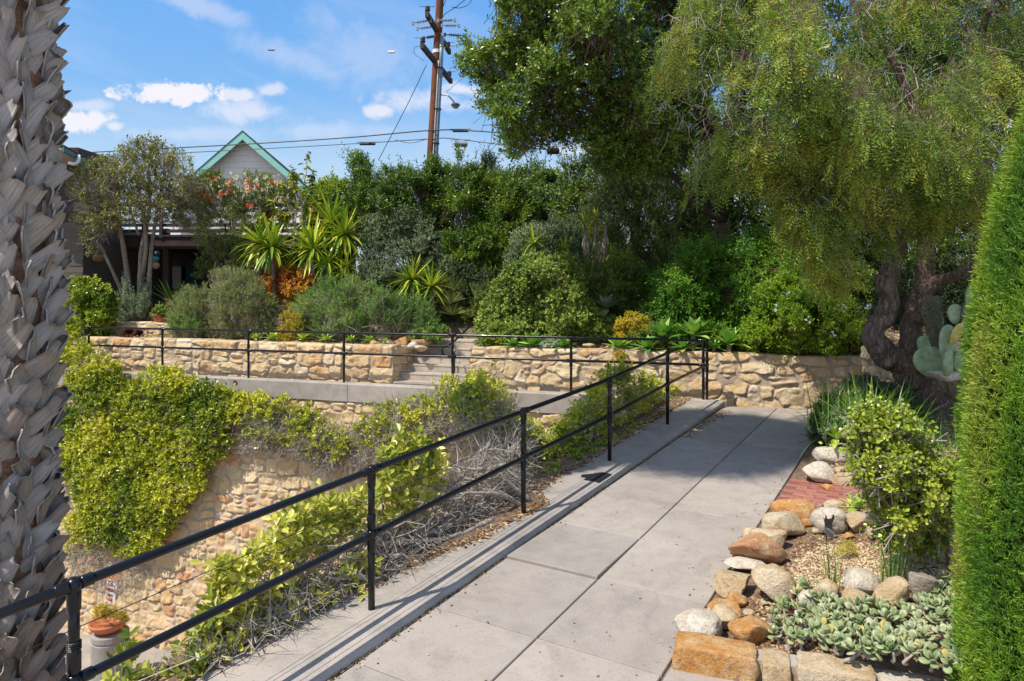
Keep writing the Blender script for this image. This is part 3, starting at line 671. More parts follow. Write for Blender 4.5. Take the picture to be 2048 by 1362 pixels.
# ================================================================== ROCKS
def rock(px, pyb, w, h, mat, label, zf=None, dep=.85, seed=0, Y=None, z=None, sink=.12, cuts=13, sub=4, name='rock', cat='rock', group='boulders edging the rock garden', rotz=None, sharp=.5, tilt=0):
    r = np.random.default_rng(seed + 100)
    if Y is None: p = solve(px, pyb, zf or zbed)
    else: p = W(px, pyb, Y)
    wm = w / FP * p[1] * .57; hm = h / FP * p[1]
    vis = .35 if Y is None else .1; hm = max(hm * (1 - .12), .02)      # part of the drawn height is the rock's top seen from above
    bm = __import__('bmesh').new(); __import__('bmesh').ops.create_icosphere(bm, subdivisions=sub, radius=1)
    V = np.array([v.co[:] for v in bm.verts]); F3 = np.array([[v.index for v in f.verts] for f in bm.faces]); bm.free()
    V = np.sign(V) * np.abs(V) ** .85; V = V / np.linalg.norm(V, axis=1).max(); k0 = seed * 3.7
    V = V * (1 + fbm(V[:, 0] * 1.3 + k0, V[:, 1] * 1.3 + V[:, 2], seed, 3) * .35)[:, None]
    for k in range(cuts):
        nrm = norm(r.normal(size=3) * (1, 1, .8)); dd_ = r.uniform(.36, .68); s = V @ nrm - dd_; V = V - nrm * np.maximum(s, 0)[:, None] * (.6 + .4 * sharp)
    nn = norm(V); dsp = fbm(V[:, 0] * 3.5 + V[:, 2] * 2, V[:, 1] * 3.5 - V[:, 2] * 3 + k0, seed + 1, 5) * .13
    V = V + nn * dsp[:, None]; V = V / np.abs(V).max(0)
    hz = hm * .60; V = V * np.array([wm, wm * dep, hz])
    if tilt: c, s = math.cos(tilt), math.sin(tilt); V = np.stack([V[:, 0] * c - V[:, 2] * s, V[:, 1], V[:, 0] * s + V[:, 2] * c], 1)
    a = r.uniform(-.3, .3) if rotz is None else rotz
    c, s = math.cos(a), math.sin(a); V = np.stack([V[:, 0] * c - V[:, 1] * s, V[:, 0] * s + V[:, 1] * c, V[:, 2]], 1)
    c0 = p + np.array([0, wm * dep * .55, hz * (1 - sink * 1.6)])
    return tag(mesh_obj(name, V + c0, F3, M[mat], None, (c0[0], c0[1], c0[2] - hz), smooth=True), label, cat, group)
RK = [
 (1665, 937, 82, 52, 'rock_white', 'large white and tan boulder on top of the pile beyond the brick path', dict(Y=7.75)),
 (1643, 968, 62, 44, 'rock_white', 'grey-white boulder at the path corner just beyond the bricks', {}),
 (1684, 946, 34, 12, 'rock_tan', 'small flat orange stone wedged between two boulders beyond the bricks', dict(Y=7.3)),
 (1692, 972, 40, 30, 'rock_tan', 'tan boulder beside the grey-white one beyond the brick path', {}),
 (1602, 1046, 90, 48, 'rock_orange', 'big rounded orange-brown boulder at the near side of the bricks', dict(cuts=4, sharp=.2)),
 (1573, 1076, 92, 50, 'rock_pale', 'angular cream boulder just in front of the big orange-brown one', {}),
 (1541, 1104, 84, 48, 'rock_pale', 'long pale boulder in the middle of the row along the path', {}),
 (1518, 1136, 104, 72, 'rock_red', 'long tan boulder stained red on its lower left side', dict(cuts=9, tilt=.12)),
 (1505, 1148, 86, 30, 'rock_white', 'flat cream stone lying on the square tan block', dict(Y=5.15)),
 (1477, 1196, 70, 54, 'rock_tan', 'square tan block with a flat front beside the path', dict(cuts=9, sharp=1)),
 (1552, 1204, 76, 66, 'rock_pale', 'cream boulder with orange foot and grey veins inside the bed edge', dict(cuts=6)),
 (1474, 1218, 46, 28, 'rock_orange', 'small orange stone under the square tan block', {}),
 (1447, 1256, 62, 66, 'rock_orange', 'orange leaning slab-like stone beside the path', dict(cuts=9, sharp=1)),
 (1432, 1268, 76, 48, 'rock_tan', 'tan angular stone in front of the leaning orange one', dict(cuts=8)),
 (1410, 1290, 84, 56, 'rock_white', 'grey-white weathered boulder at the outer corner of the bed', {}),
 (1513, 1292, 84, 60, 'rock_orange', 'bright orange flat-topped rock lying inside the corner of the bed', dict(cuts=6)),
 (1666, 1068, 66, 52, 'rock_white', 'smooth round white boulder behind the small plant marker', dict(cuts=1, sharp=.1)),
 (1669, 1017, 46, 16, 'rock_pale', 'flat pale stone behind the round white boulder', {}),
 (1641, 1019, 16, 12, 'rock_grey', 'tiny grey stone next to the round white boulder', dict(sub=3)),
 (1720, 1066, 44, 46, 'rock_tan', 'tan boulder right of the round white one', {}),
 (1620, 1055, 30, 20, 'rock_orange', 'small blocky orange stone left of the round white boulder', dict(sub=3)),
 (1751, 1082, 42, 24, 'rock_tan', 'low tan stone under the left edge of the round-leaved shrub', {}),
 (1663, 1214, 58, 56, 'rock_pale', 'cream boulder in the inner row behind the grey succulents', {}),
 (1728, 1194, 70, 50, 'rock_white', 'bright white boulder leaning on its neighbours in the inner row', dict(cuts=4)),
 (1620, 1226, 44, 44, 'rock_white', 'small white stone left of the cream boulder in the inner row', {}),
 (1729, 1226, 74, 40, 'rock_tan', 'tan stone below the bright white boulder', {}),
 (1793, 1220, 68, 62, 'rock_tan', 'tall tan boulder right of the bright white one', {}),
 (1861, 1210, 64, 66, 'rock_grey', 'grey-brown boulder speckled by shade under the round-leaved shrub', {}),
 (1863, 1234, 44, 28, 'rock_grey', 'low dark stone in front of the grey-brown boulder', {}),
 (1792, 1240, 28, 14, 'rock_pale', 'small pale stone half buried behind the grey succulents', dict(sub=3)),
 (1905, 940, 64, 24, 'rock_pale', 'pale flat stone beside the dark column tree, above the shrub', {}),
 (1860, 918, 60, 24, 'rock_pale', 'cream boulder in the shade behind the round-leaved shrub', {}),
]
for i, (px, pyb, w, h, mt, lab, kw) in enumerate(RK):
    kw = dict(kw); kw.pop('z', None); rock(px, pyb, w, h, mt, lab, seed=i + 1, **kw)
FR = [(1590, 1052, 'the big orange-brown boulder'), (1560, 1084, 'the angular cream boulder'), (1500, 1122, 'the long pale boulder'), (1466, 1160, 'the flat cream stone'), (1530, 1214, 'the veined cream boulder'), (1500, 1232, 'the bright orange rock'), (1462, 1232, 'the leaning orange slab'), (1395, 1250, 'the grey-white corner boulder'), (1560, 1240, 'the veined cream boulder, on its near side'), (1640, 1070, 'the round white boulder'), (1700, 1078, 'the tan boulder by the round-leaved shrub'), (1690, 1204, 'the cream inner-row boulder'), (1768, 1208, 'the bright white leaning boulder'), (1826, 1216, 'the tall tan boulder'), (1660, 984, 'the bricks, far side'), (1600, 1192, 'the small white inner-row stone')]
for i, (px, py, lb) in enumerate(FR): rock(px, py, 15 + (i * 7) % 13, 9 + (i * 5) % 8, ('rock_tan', 'rock_pale', 'rock_orange', 'rock_grey')[i % 4], ('small tan', 'small pale', 'small orange', 'small grey')[i % 4] + ' filler stone wedged beside ' + lb, seed=400 + i, sub=3)
# rocks beside the top of the steps
SK = [(768, 690, 30, 16, 'rock_tan', 'tan stone at the left end of the pile beside the top of the steps'), (797, 684, 36, 20, 'rock_orange', 'rounded tan and orange boulder in the pile beside the steps'),
 (832, 688, 40, 24, 'rock_red', 'reddish block leaning in the pile left of the top step'), (803, 697, 24, 16, 'rock_orange', 'small orange stone in the front of the pile beside the steps'),
 (845, 696, 30, 11, 'rock_red', 'flat reddish stone next to the upper steps'), (824, 705, 20, 14, 'rock_white', 'white rounded stone at the top of the side wall'),
 (841, 708, 22, 12, 'rock_pale', 'pale stone at the end of the side wall beside the steps'), (862, 684, 20, 14, 'rock_tan', 'small tan stone beside the top step'),
 (780, 700, 26, 14, 'rock_pale', 'pale stone low in the left of the pile'), (745, 700, 22, 12, 'rock_tan', 'small brown stone left of the pile near the wall top')]
for i, (px, pyb, w, h, mt, lab) in enumerate(SK):
    rock(px, pyb - 5, w * 1.2, h * 1.3, mt, lab, Y=Yw(px, .35 + (709 - pyb) * .03), seed=60 + i, group='stones piled beside the steps', sub=3, sink=.1)
rock(888, 668, 36, 16, 'rock_pale', 'squared pale stone block standing at the head of the steps', Y=17.2, seed=80, group='terrace stones', cuts=9, sharp=1, sub=3)
for i, (px, pyb, w, h, mt, lab) in enumerate([(432, 696, 16, 9, 'rock_white', 'small white stone on the terrace in front of the rosemary'), (388, 694, 14, 8, 'rock_pale', 'tiny pale stone near the left railing post'), (660, 700, 16, 8, 'rock_tan', 'tan pebble among the small agaves'), (1180, 694, 26, 10, 'rock_pale', 'pale low stone among the agaves right of the steps'), (1345, 700, 16, 8, 'rock_tan', 'small tan stone on top of the right wall')]):
    rock(px, pyb, w, h, mt, lab, Y=Yw(px, .4), seed=90 + i, group='terrace stones', sub=3)
# mortared edge stones of the bed
EK = [(0.0, .47, .20, 'rock_orange', 'wide orange and cream edge stone at the corner of the bed'), (.49, .155, .19, 'rock_tan', 'narrow tan edge stone mortared between two long ones'), (.67, .40, .20, 'rock_pale', 'long pale edge stone in the foreground'), (1.08, .60, .19, 'rock_white', 'long whitish edge stone running under the dark column tree'), (1.70, .5, .19, 'rock_tan', 'edge stone at the far right end of the bed')]
for i, (s0, wd, hh, mt, lab) in enumerate(EK):
    c = EA + ed * (s0 + wd / 2) + en * .085; zb_ = float(gp(3.8)) - .03; r = np.random.default_rng(200 + i)
    nx, ny, nz_ = 26, 14, 12; bm = __import__('bmesh').new(); __import__('bmesh').ops.create_cube(bm, size=2)
    __import__('bmesh').ops.subdivide_edges(bm, edges=bm.edges[:], cuts=13, use_grid_fill=True)
    V = np.array([v.co[:] for v in bm.verts]); Fc = np.array([[v.index for v in f.verts] for f in bm.faces]); bm.free()
    V = V * (1 - .10 * (np.linalg.norm(V, axis=1, keepdims=True) - 1) ** 1.5 / .73)
    dsp = fbm(V[:, 0] * 2 + i * 5, V[:, 1] * 2 + V[:, 2] * 1.5, i + 60, 4) * .22; V = V + norm(V) * dsp[:, None]
    V = V * np.array([wd / 2, .10, hh / 2 * (1 - .12 * (i % 2))]); P = c[None] + V[:, :1] * ed + V[:, 1:2] * en
    V = np.c_[P, V[:, 2] + zb_ + hh / 2 - .02]
    tag(mesh_obj('edge_stone', V, Fc, M[mt], None, (c[0], c[1], zb_), smooth=True), lab, 'edge stone', 'mortared stones along the bed edge')
mb = MB(); c = EA + ed * 1.18 + en * .11; mb.box((c[0], c[1], float(gp(3.8)) + .03), (2.2, .13, .17), np.array([[ed[0], en[0], 0], [ed[1], en[1], 0], [0, 0, 1]]), .5)
tag(mb.build('bed_mortar', M['curb']), 'grey mortar joints between the bed edge stones', kind='structure')

# ================================================================== PALM TRUNK
def build_palm():
    c = np.array([-3.93, 5.3]); z0 = -4.4; z1 = 11.9; Q = 1.46
    root = thing('palm_tree', 'palm trunk clad in crosshatched grey leaf bases at the left edge', 'palm', (c[0], c[1], z0))
    mb = MB(); zz = np.linspace(z0, z1, 60); mb.tube(np.c_[np.full(60, c[0]), np.full(60, c[1]), zz], .265 + .02 * rng.random(60), 20, bump=.03)
    m, g, b, o = newmat('palm_fibre'); nz_ = g.noise(g.n('ShaderNodeTexCoord').outputs['Object'], 18, 6, .7); g.l(g.ramp(nz_, [(.3, (.06, .035, .022)), (.55, (.22, .12, .07)), (.75, (.34, .21, .13))]), b.inputs['Base Color']); b.inputs['Roughness'].default_value = .95
    mb.build('trunk', m, root, smooth=True)
    V = []; Fq = []; fu = []; fa = []; rd = []; n = 0; row = .104
    nrows = int((z1 - z0) / row)
    for i in range(nrows):
        nb = 11; zc = z0 + i * row
        for j in range(nb):
            if zc < -2.2 and rng.random() < .3: continue
            th = (j + .5 * (i % 2)) / nb * 2 * math.pi + rng.normal() * .07; er = np.array([math.cos(th), math.sin(th), 0]); et = np.array([-math.sin(th), math.cos(th), 0])
            lean = (1 if (i % 2) else -1) * rng.uniform(.45, 1.05); Lb = rng.uniform(.20, .30) * Q; wb = rng.uniform(.105, .15) * Q
            d = norm(np.array([0, 0, 1.]) * .9 + et * lean + er * .14); base = np.array([c[0], c[1], zc + rng.normal() * .012]) + er * .245
            sd = norm(np.cross(d, er)); ns, nw = 7, 5; curl = rng.uniform(.0, .30); cut = rng.uniform(-.35, .35); tws = rng.normal() * .35; cup = rng.uniform(.0, .28)
            P = base.copy(); dd_ = d.copy(); r_ = rng.random()
            top = []; 
            for s in range(ns):
                f = s / (ns - 1); w = wb * (1.15 - .55 * f + .12 * math.sin(f * 3 + r_ * 6)); nn = norm(np.cross(sd, dd_)); nn = nn if nn @ er > 0 else -nn
                sdd = norm(sd * math.cos(tws * f) + nn * math.sin(tws * f))
                for k in range(nw):
                    a = (k / (nw - 1) - .5) * 2
                    jag = rng.normal() * .016 + cut * a * .05 if s == ns - 1 else 0
                    top.append(P + sdd * w / 2 * a + nn * (-(a * a) * w * cup) + dd_ * jag)
                    fu.append(a * .5 + r_ * 7); fa.append(f); rd.append(r_)
                P = P + dd_ * Lb / (ns - 1); dd_ = norm(dd_ + er * curl / ns * 1.6)
            top = np.array(top); bot = top - er * .016 - d * .002; m_ = ns * nw
            V.append(top); V.append(bot); fu += fu[-m_:]; fa += fa[-m_:]; rd += rd[-m_:]
            gf = gridfaces(ns, nw); Fq.append(gf + n); Fq.append(gf[:, ::-1] + n + m_)
            ring = [k for k in range(nw)] + [s * nw + nw - 1 for s in range(1, ns)] + [(ns - 1) * nw + k for k in range(nw - 2, -1, -1)] + [s * nw for s in range(ns - 2, 0, -1)]
            ring = np.array(ring); r2 = np.roll(ring, -1); Fq.append(np.stack([ring, ring + m_, r2 + m_, r2], 1) + n); n += 2 * m_
    m, g, b, o = newmat('weathered_palm_boot')
    fuA, faA, rdA = attr(g, 'fu'), attr(g, 'fa'), attr(g, 'rnd')
    vec = g.comb(g.math('MULTIPLY', fuA, 15.), g.math('MULTIPLY', faA, 1.6), g.math('MULTIPLY', rdA, 40.)); st = g.noise(vec, 1., 6, .65); st2 = g.noise(vec, 3.2, 4, .7)
    col = g.ramp(st, [(.25, (.20, .18, .17)), (.42, (.38, .35, .33)), (.6, (.50, .465, .435)), (.8, (.62, .58, .54))])
    warm = g.ramp(st, [(.3, (.14, .075, .04)), (.6, (.42, .27, .16)), (.8, (.52, .38, .25))])
    wf = g.math('MULTIPLY', g.math('SUBTRACT', 1.0, g.math('MULTIPLY', faA, 2.2), clamp=True), g.ramp(rdA, [(.3, .1), (.95, .9)]))
    col = g.mix(g.math('MULTIPLY', g.ramp(rdA, [(.72, 0.), (1., 1.)]), .5), col, g.ramp(st, [(.3, (.20, .14, .09)), (.7, (.46, .36, .27))])); col = g.mix(wf, col, warm); col = g.mix(.6, col, g.ramp(st2, [(.3, .55), (.55, 1.), (.8, 1.2)]), 'MULTIPLY'); g.l(col, b.inputs['Base Color']); b.inputs['Roughness'].default_value = .8; b.inputs['Specular IOR Level'].default_value = .25
    bp = g.n('ShaderNodeBump'); bp.inputs['Strength'].default_value = .9; bp.inputs['Distance'].default_value = .006; g.l(g.math('ADD', st, g.math('MULTIPLY', st2, .6)), bp.inputs['Height']); g.l(bp.outputs[0], b.inputs['Normal'])
    mesh_obj('leaf_bases', np.concatenate(V), [np.concatenate(Fq)], m, root, smooth=True, attrs={'fu': fu, 'fa': fa, 'rnd': rd})
build_palm()
def palm_crown():
    root = bpy.data.objects['palm_tree']; c = np.array([-3.93, 5.3, 11.8]); n = 64
    for i in range(n):
        z = 1 - 1.9 * (i + .5) / n; a = i * 2.39996; s_ = math.sqrt(max(0, 1 - z * z)); d = np.array([s_ * math.cos(a), s_ * math.sin(a), z * .9]); hub = c + d * rng.uniform(.6, 1.15)
        mb = MB(); mb.tube([c, hub], .02, 5); st = mb.build('leaf_stalk', M['twig_brown'], root)
        m = 30; aa = np.linspace(-1.7, 1.7, m); sd = norm(np.cross(d, [0, 0, 1.])); dd_ = np.cos(aa)[:, None] * norm(d) + np.sin(aa)[:, None] * sd
        V, Fs, rd = blades(np.tile(hub, (m, 1)), dd_, 1.0 * rng.uniform(.85, 1.1, m), .07, .3, 4, up=tuple(np.cross(sd, d))); mesh_obj('fan', V, Fs, M['leaf_fan'], root, attrs={'rnd': rd})
M['leaf_fan'] = leafmat('leaf_fan', [(.04, .08, .02), (.09, .14, .03), (.16, .2, .06)])
palm_crown()

# ================================================================== UTILITY POLE
def build_pole():
    Y = 20.0; bx = W(866, 330, Y)[0] - .06; tx = W(880, 0, Y)[0]; slope = (tx - bx) / (10.4 - 5.6); X = lambda z: bx + slope * (z - 5.6)
    root = thing('utility_pole', 'tall brown wooden utility pole with two dark crossarms and stacked insulators', 'utility pole', (X(1.2), Y, 1.2))
    mb = MB(); zz = np.linspace(1.2, 11.6, 30); mb.tube(np.c_[[X(z) for z in zz], np.full(30, Y), zz], np.linspace(.155, .105, 30), 14, bump=.015); mb.build('pole', M['pole_wood'], root, smooth=True)
    mb = MB(); zz = np.linspace(1.2, 9.4, 12); mb.tube(np.c_[[X(z) + .145 - .004 * (z - 5) for z in zz], np.full(12, Y - .06), zz], .065, 10); mb.build('conduit', M['blue_grey'], root, smooth=True)
    mb = MB(); zz = np.linspace(1.2, 8.6, 12); mb.tube(np.c_[[X(z) + .07 for z in zz], np.full(12, Y - .13), zz], .014, 6); mb.build('cable', M['white_metal'], root, smooth=True)
    for z in (2.4, 3.4, 4.8, 6.2, 7.2, 8.4):
        mb = MB(); mb.box((X(z) + .12, Y - .07, z), (.2, .16, .03)); mb.build('strap', M['black'], root)
    mb = MB(); mb.lathe([(.13, -.05), (.135, -.05), (.135, .05), (.13, .05)], (X(8.9), Y, 8.9), 14); mb.build('band', M['white_metal'], root)
    for z, a, b in ((9.5, (858, 26, 18.8), (903, 106, 21.8)), (8.6, (848, 92, 18.7), (906, 166, 21.9))):
        p0 = np.array([U(a[0]) * a[2], a[2] , z + .02]); p1 = np.array([U(b[0]) * b[2], b[2], z + .02]); p0[0] -= .06; p1[0] -= .06
        mb = MB(); mb.beam(p0 + [0, 0, .0], p1, .10, .15); ar = mb.build('crossarm', M['pole_grey'], root)
        mb = MB(); mb.beam(p0 + (p1 - p0) * .72 + [0, 0, -.08], (X(z - .55) + .06, Y, z - .62), .03, .03); mb.build('brace', M['grey_metal'], root)
        for f in (.03, .93):
            q = p0 + (p1 - p0) * f; mb = MB(); mb.lathe([(.02, .07), (.02, .12), (.07, .12), (.075, .15), (.05, .17), (.07, .19), (.06, .24), (.03, .26)], q, 12); mb.build('pin_insulator', M['pole_grey'], root, smooth=True)
            mb = MB(); mb.tube([q + [-.22, 0, .24], q + [.2, 0, .24]], .008, 5); mb.build('wire_tie', M['black'], root)
    for (xl, yl, xr, yr, Yd, mt) in ((826, 46, 861, 40, 19.1, 'insulator'), (876, 41, 910, 40, 19.1, 'insulator'), (835, 57, 868, 53, 19.8, 'insulator'), (884, 51, 918, 51, 19.8, 'insulator'), (848, 76, 872, 72, 20.9, 'black'), (890, 69, 929, 72, 20.9, 'black')):
        a = W(xl, yl, Yd); b = W(xr, yr, Yd); d = norm(b - a); L = np.linalg.norm(b - a); mb = MB(); mb.tube([a, b], .016, 8)
        prof = []; k = 7
        for i in range(k): s = L * (.22 + .62 * i / k); prof += [(.018, s), (.052, s + .006), (.052, s + .016), (.018, s + .03)]
        mb.lathe(prof, a, 12, axis=d)
        for q in (a, b): mb.box(q + [0, 0, -.01], (.06, .06, .10))
        mb.build('insulator_string', M[mt], root)
    mb = MB()
    for pts in (([882, 40], [884, 20], [895, -8]), ([882, 42], [890, 28], [912, 14], [932, -2]), ([904, 14], [920, 16], [938, 8], [945, -6])):
        mb.tube(spline([W(x, y, 19.9) for x, y in pts], 14), .011, 5); 
        mb.build('jumper_cable', M['black'], root); mb = MB()
    sl = thing('street_lamp', 'grey cobra-head street lamp on a short arm beside the utility pole', 'street lamp', W(880, 190, 19.95))
    mb = MB(); mb.tube(spline([W(878, 190, 19.95), W(893, 190, 19.9), W(902, 197, 19.8), W(910, 207, 19.7)], 14), .024, 8); mb.build('arm', M['grey_metal'], sl, smooth=True)
    mb = MB(); mb.ball(W(911, 210, 19.7), .13, 14, (1.05, 1.2, .45)); mb.build('lamp_head', M['grey_metal'], sl, smooth=True)
    mb = MB(); mb.ball(W(911, 214, 19.7), .095, 14, (1, 1.1, .5)); mb.build('lens', M['insulator'], sl, smooth=True)
build_pole()
def cable(label, pts, r, name='power_line', mat='black', n=40, Ys=None):
    P = spline([W(*p) for p in pts], n); mb = MB(); mb.tube(P, r, 5)
    return tag(mb.build(name, M[mat], None, P[0]), label, 'power line', 'overhead lines')
cable('upper dark overhead cable crossing behind the gable roof to the pole', [(-60, 322, 25), (165, 306, 24), (480, 289, 22), (700, 275, 21), (860, 261, 19.9), (950, 262, 19), (1120, 275, 18)], .019)
cable('lower dark overhead cable crossing behind the gable roof to the pole', [(-60, 330, 25), (165, 316, 24), (480, 300, 22), (700, 288, 21), (860, 278, 19.9), (900, 277, 19.5), (1000, 289, 18.5), (1110, 301, 17.6)], .013)
cable('short slack loop of cable hanging left of the pole', [(790, 280, 20.3), (822, 286, 20.2), (858, 277, 19.95)], .009)
cable('thin guy wire slanting down from the lower crossarm into the shrubs', [(853, 130, 18.7), (812, 215, 18.9), (757, 320, 19.2)], .010)
cable('thin curled wire hanging from the end of the lower crossarm', [(840, 92, 18.8), (829, 96, 18.8), (830, 108, 18.8), (848, 122, 18.8)], .006)
cable('dark wire sagging in front of the trees, left of three', [(1440, -20, 8), (1462, 25, 8.1), (1482, 80, 8.3), (1496, 128, 8.5)], .0045)
cable('dark wire sagging in front of the trees, middle of three', [(1470, -20, 8), (1490, 10, 8.1), (1520, 45, 8.3), (1556, 80, 8.6)], .0045)
cable('dark wire sagging in front of the trees, right of three', [(1485, -20, 8), (1504, 5, 8.1), (1528, 32, 8.3), (1556, 52, 8.6)], .0045)
def sbox(p, size, label, mat='black'):
    mb = MB(); c = W(*p); mb.lathe([(.001, -size[0] / 2), (size[2] / 2, -size[0] / 2 + .02), (size[2] / 2, size[0] / 2 - .02), (.001, size[0] / 2)], c, 12, axis=(1, 0, 0))
    for s_ in (-1, 1): mb.box(c + [s_ * size[0] * .3, 0, size[2] * .5], (.03, .03, size[2] * .5))
    mb.tube([c + [-size[0] * .65, 0, size[2] * .7], c + [size[0] * .65, 0, size[2] * .7]], .01, 5)
    tag(mb.build('splice_box', M[mat], None, c), label, 'splice box', 'boxes hanging from overhead lines')
sbox((921, 262, 19.2), (.46, 0, .07), 'long dark splice case on the upper cable right of the pole')
sbox((922, 288, 19.2), (.38, 0, .17), 'grey boxy splice case under the lower cable right of the pole', 'grey_metal')
sbox((735, 288, 20.8), (.5, 0, .08), 'dark splice loop on the lower cable left of the pole')
sbox((1106, 302, 17.5), (.34, 0, .17), 'black cylinder on the lower cable beside the oak crown')
sbox((783, 104.5, 22), (.22, 0, .07), 'small white marker high in the sky left of the utility pole', 'white_metal')
sbox((543, 101, 24), (.22, 0, .03), 'small dark marker high above the gable roof')

# ================================================================== HOUSES
def quadprism(mb, P, depth_vec, a=0.):
    P = np.array(P, float); n = len(P); V = np.vstack([P, P + np.array(depth_vec)])
    mb.add(V, [np.array([list(range(n))]), np.array([list(range(2 * n - 1, n - 1, -1))]), np.array([[i, i + n, (i + 1) % n + n, (i + 1) % n] for i in range(n)])], a)
def gable():
    Y = 26.; ax, ay = 485, 265; A = W(ax, ay, Y); sl_ = .87; half = 3.1; root = thing('gable_house', 'cream boarded house with a teal trimmed gable behind the shrubs', 'house', (A[0], Y + 3, 1.5))
    zE = A[2] - sl_ * half; dep = np.array([-.8, 7.0, 0])
    # gable wall with lap boards
    mb = MB(); yb = .40; zb = 1.5; nB = 40; bh = .235
    for i in range(nB):
        z0 = zb + i * bh; z1 = z0 + bh
        if z0 > A[2] - .12: break
        w0 = min(half - .45, (A[2] - .04 - z0) / sl_); w1 = min(half - .45, max(.02, (A[2] - .04 - z1) / sl_))
        quadprism(mb, [(A[0] - w0, Y + yb - .022, z0), (A[0] + w0, Y + yb - .022, z0), (A[0] + w1, Y + yb, z1), (A[0] - w1, Y + yb, z1)], (-.03, .3, 0), .5)
    mb.build('wall', M['cream_siding'], root)
    mb = MB(); mb.box((A[0] - .4, Y + 4.3, (zb + zE + .3) / 2), (2 * (half - .5), 6.6, zE + .3 - zb)); mb.build('wall', M['cream_siding'], root)
    t = .20
    for s_ in (-1, 1):
        e = np.array([A[0] + s_ * half, Y, zE]); mb = MB(); quadprism(mb, [A, e, e + [0, 0, .09], A + [0, 0, .09]], dep); mb.build('roof', M['roof'], root)
        mb = MB(); quadprism(mb, [A + [0, -.012, .03], e + [0, -.012, .03], e + [0, -.012, -.24], A + [0, -.012, -.27]], (0, .05, 0)); mb.build('fascia', M['teal_paint'], root)
        mb = MB(); quadprism(mb, [A + [0, -.03, .06], e + [0, -.03, .06], e + [0, -.03, .035], A + [0, -.03, .035]], (0, .02, 0)); mb.build('drip_edge', M['teal_dark'], root)
        mb = MB(); quadprism(mb, [A + [0, .04, -.03], e + [0, .04, -.03], e + [0, .04, -.06], A + [0, .04, -.06]], (0, .42, 0)); mb.build('soffit', M['soffit'], root)
